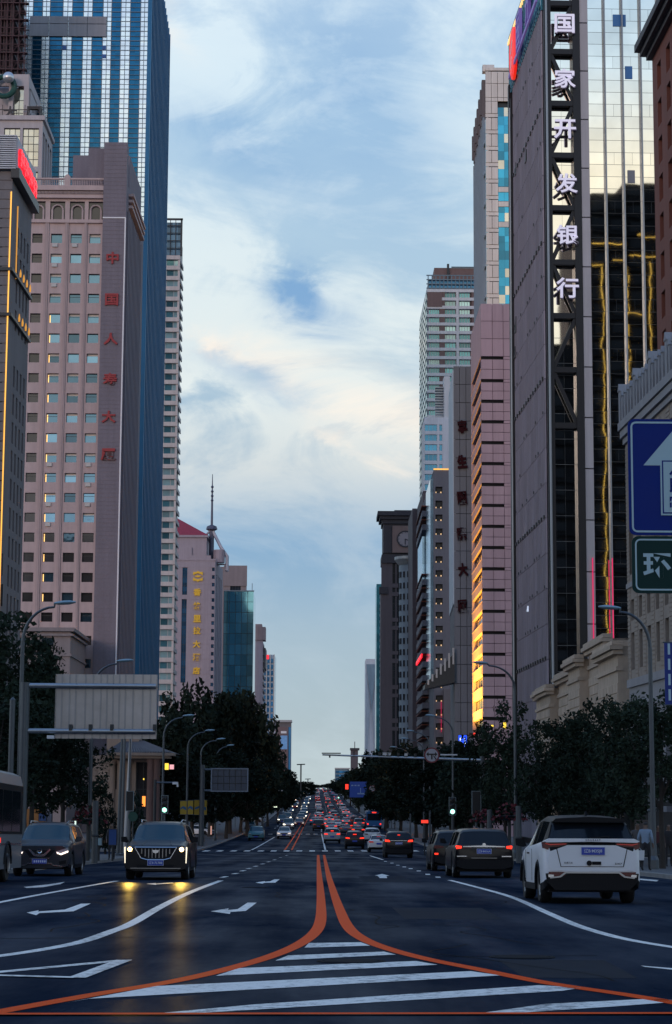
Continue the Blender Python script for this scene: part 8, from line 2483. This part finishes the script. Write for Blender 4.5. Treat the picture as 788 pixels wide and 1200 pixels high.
near = [  # kind, px, base py, heading, colour, light state, label
    ('suv', 300, 985.5, -1, TEA, ('dark',), 'teal car with unlit headlights and blue plate on the left lanes'),
    ('sedan', 333, 983, -1, WHT, ('dim',), 'white sedan leading the oncoming cars on the left lanes'),
    ('van', 338, 972, -1, SIL, (), 'silver van with headlights behind the white sedan'),
    ('sedan', 293, 973, -1, (.04, .07, .09), ('dark',), 'dark teal sedan half hidden behind the teal car'),
    ('van', 337, 962.5, -1, GRYC, (), 'grey van with bright headlights third behind the white sedan'),
    ('van', 355, 960.5, -1, SIL, (), 'pale van with headlights by the far orange line'),
    ('van', 336, 956, -1, SIL, ('dark',), 'silver van with a pale roof behind the third oncoming van'),
    ('sedan', 369, 967, 1, BLU, (), 'blue sedan with red lights just right of the far orange line'),
    ('suv', 389.5, 988.5, 1, SIL, (), 'silver car with red lights nearest the junction in the middle lane'),
    ('sedan', 388.5, 975, 1, SIL, (), 'silver sedan braking one ahead of the nearest silver car'),
    ('suv', 386, 966.5, 1, WHT, (), 'white car braking two ahead of the nearest silver car'),
    ('suv', 416, 995, 1, BLK, (), 'black car with red lights beside the nearest silver car'),
    ('sedan', 420, 980, 1, BLK, (), 'black sedan braking ahead of the black car in the second lane'),
    ('sedan', 406, 967.5, 1, SIL, (), 'silver sedan with red lights left of the blue bus'),
    ('suv', 436.5, 988.5, 1, WHT, ('dark',), 'white car with unlit lights beside the white sedan on the right'),
    ('sedan', 444.5, 999, 1, WHT, ('dim',), 'white sedan half hidden by the black braking car'),
    ('sedan', 422, 966, 1, BLK, (), 'dark sedan with glaring brake lights just left of the blue bus')]
for kind, px, py, hd, colr, off, lb in near:
    q = gpt(px, py); put_car(kind, q.x, q.y + 2.3, hd, colr, lb, None, off)
# parked side on along the left
for px, py, colr, lb in ((296, 964.5, SIL, 'silver sedan parked across the left side, beyond the teal car'), (233, 980, WHT, 'white sedan standing behind the black car on the left')):
    q = gpt(px, py); put_car('sedan', q.x, q.y + 1, 1, colr, lb, None, ('dark',), turn=math.radians(-98 if px > 250 else -120))
# the queue climbing the far hill
rr = random.Random(12)
taken = []
CN = {SIL: 'silver', WHT: 'white', BLK: 'black', GRYC: 'grey', BLU: 'blue', (.16, .02, .02): 'maroon'}; KN = {'sedan': 'sedan', 'suv': 'high car', 'van': 'van'}
pal = [SIL, WHT, BLK, GRYC, BLU, (.16, .02, .02), SIL, WHT, BLK]
for lane, x0 in enumerate((.9, 4.2, 7.6)):
    y = 272 + lane * 9 + (lane == 0) * 40; prev_ = 'nearer car'
    while y < 1250:
        kd = rr.choice(('sedan', 'sedan', 'suv', 'van'))
        x = x0 + rr.uniform(-.3, .3) - (1.0 if y > 300 else 0) * .5
        if not (lane == 2 and 240 < y < 330):
            cc_ = rr.choice(pal); LN = ('in the left lane', 'in the middle lane', 'in the right lane')[lane]
            put_car(kd, x, y, 1, cc_, f'{"far" if y < 430 else "distant" if y < 760 else "farthest"} {CN[cc_]} {KN[kd]} on the hill {LN}, beyond a {prev_}', 'far cars with red lights on the hill', () if rr.random() < .45 else ('dim',)); prev_ = f'{CN[cc_]} {KN[kd]}'
        y += rr.uniform(18, 40) * (1 + max(0, y - 380) / 260)
for lane, x0 in enumerate((-3.4, -6.6)):
    y = 350 + lane * 30
    while y < 1200:
        kd, cc_ = rr.choice(('sedan', 'suv', 'van')), rr.choice(pal); put_car(kd, x0 + rr.uniform(-.3, .3), y, -1, cc_, f'{"far" if y < 500 else "distant" if y < 800 else "farthest"} {CN[cc_]} {KN[kd]} with headlights coming down the hill in the {("inner", "outer")[lane]} left lane', 'far cars with headlights on the hill', () if rr.random() < .8 else ('dim',))
        y += rr.uniform(24, 60) * (1 + max(0, y - 400) / 350)
for o in list(PROTO.values()):
    for ch in list(o.children): bpy.data.objects.remove(ch)
    bpy.data.objects.remove(o)

# ---------------------------------------------------------------- buses
def bus(label, loc, heading, colour, L=11.0, rear=True, name='bus', seen_near=False):
    rz = 0 if heading > 0 else math.pi
    t = thing(name, label, 'bus', loc, rz); t.rotation_euler.x = slope(loc.y) * (1 if heading > 0 else -1)
    W, H = 1.25, 3.0
    prof = [(-W, .35), (W, .35), (W, 2.6), (W - .08, 2.9), (W - .3, H), (-W + .3, H), (-W + .08, 2.9), (-W, 2.6)]
    b = part('body', MB().prism(prof, -L / 2, L / 2, 'y'), CARP, t); b.color = (*colour, 1)
    for s_ in (1, -1):
        n = 6
        for k in range(n):
            y0 = -L / 2 + .5 + k * (L - 1.0) / n; part('side_window', MB().box(s_ * (W + .004), s_ * (W + .018), y0 + .05, y0 + (L - 1.0) / n - .05, 1.35, 2.45), CGLS, t)
        part('skirt_line', MB().box(s_ * (W + .003), s_ * (W + .012), -L / 2 + .1, L / 2 - .1, .98, 1.04), CHR, t)
        for yw in (-L / 2 + 2.6, L / 2 - 2.4):
            w = part('wheel', MB().lathe([(0, -.12), (.26, -.13), (.30, -.15), (.46, -.15), (.5, -.1), (.5, .1), (.46, .15), (0, .13)], 20, axis='x', c=(s_ * (W - .14), yw, .5)), TYRE, t, smooth=True)
            part('hub', MB().lathe([(.0, .17), (.10, .18), (.24, .155), (.26, .14)], 16, axis='x', c=(s_ * (W - .14) + (0 if s_ > 0 else -.33), yw, .5)), RIM, t, smooth=True)
            part('wheel_arch', MB().tube([(s_ * (W + .005), yw + .58 * math.cos(a), .48 + .58 * math.sin(a)) for a in [math.pi * i / 12 for i in range(13)]], .05, 5), CBLK, t)
    for y_, nm in ((-L / 2, 'rear_window'), (L / 2, 'windshield')):
        s_ = -1 if y_ < 0 else 1
        part(nm, MB().box(-W + .14, W - .14, y_ + s_ * .002, y_ + s_ * .015, 1.45 if y_ < 0 else 1.15, 2.55), CGLS, t)
        part('destination_board', MB().box(-.6, .6, y_ + s_ * .002, y_ + s_ * .02, 2.62, 2.86), CBLK, t)
        for q in (1, -1): part('tail_light' if y_ < 0 else 'headlight', MB().box(q * .92, q * 1.15, y_ + s_ * .002, y_ + s_ * .03, .75, 1.0), TLON if y_ < 0 else HLDIM, t)
        plate(t, y_ + s_ * .01, .62)
        part('bumper', MB().box(-W, W, y_, y_ + s_ * .06, .36, .54), CBLK, t)
    part('roof_unit', MB().box(-.7, .7, -1.5, 1.5, H, H + .2), CARP, t)
    return t
q = gpt(436.5, 972); t = bus('blue bus with a red lit sign in the right lane among the far cars', Vector((q.x + .3, q.y + 5.5, zr(q.y + 5.5))), 1, (.03, .12, .28), name='blue_bus')
part('red_board', MB().box(-.35, .35, -5.53, -5.5, 2.66, 2.84), RNE, t)
p = gpt(13, 1036); yb_ = p.y
t = bus('silver and dark bus cut off by the left edge', Vector((-9.65, yb_ - .2, zr(yb_ - .2))), -1, (.16, .18, .20), L=10.5, name='silver_bus')
side = MB(); part('dark_upper', MB().box(1.256, 1.262, -5.2, 5.2, 1.28, 2.62).box(-1.262, -1.256, -5.2, 5.2, 1.28, 2.62), CBLK, t)
for yy in (-1.2, 4.4): part('side_marker', MB().box(-1.275, -1.255, yy - .12, yy + .12, 1.05, 1.18), TLON, t); part('amber_marker', MB().box(-1.275, -1.255, yy + .6, yy + .8, .76, .92), mat('amber_marker', (.9, .6, .15), .4, emit=((1.0, .6, .12), .7)), t)
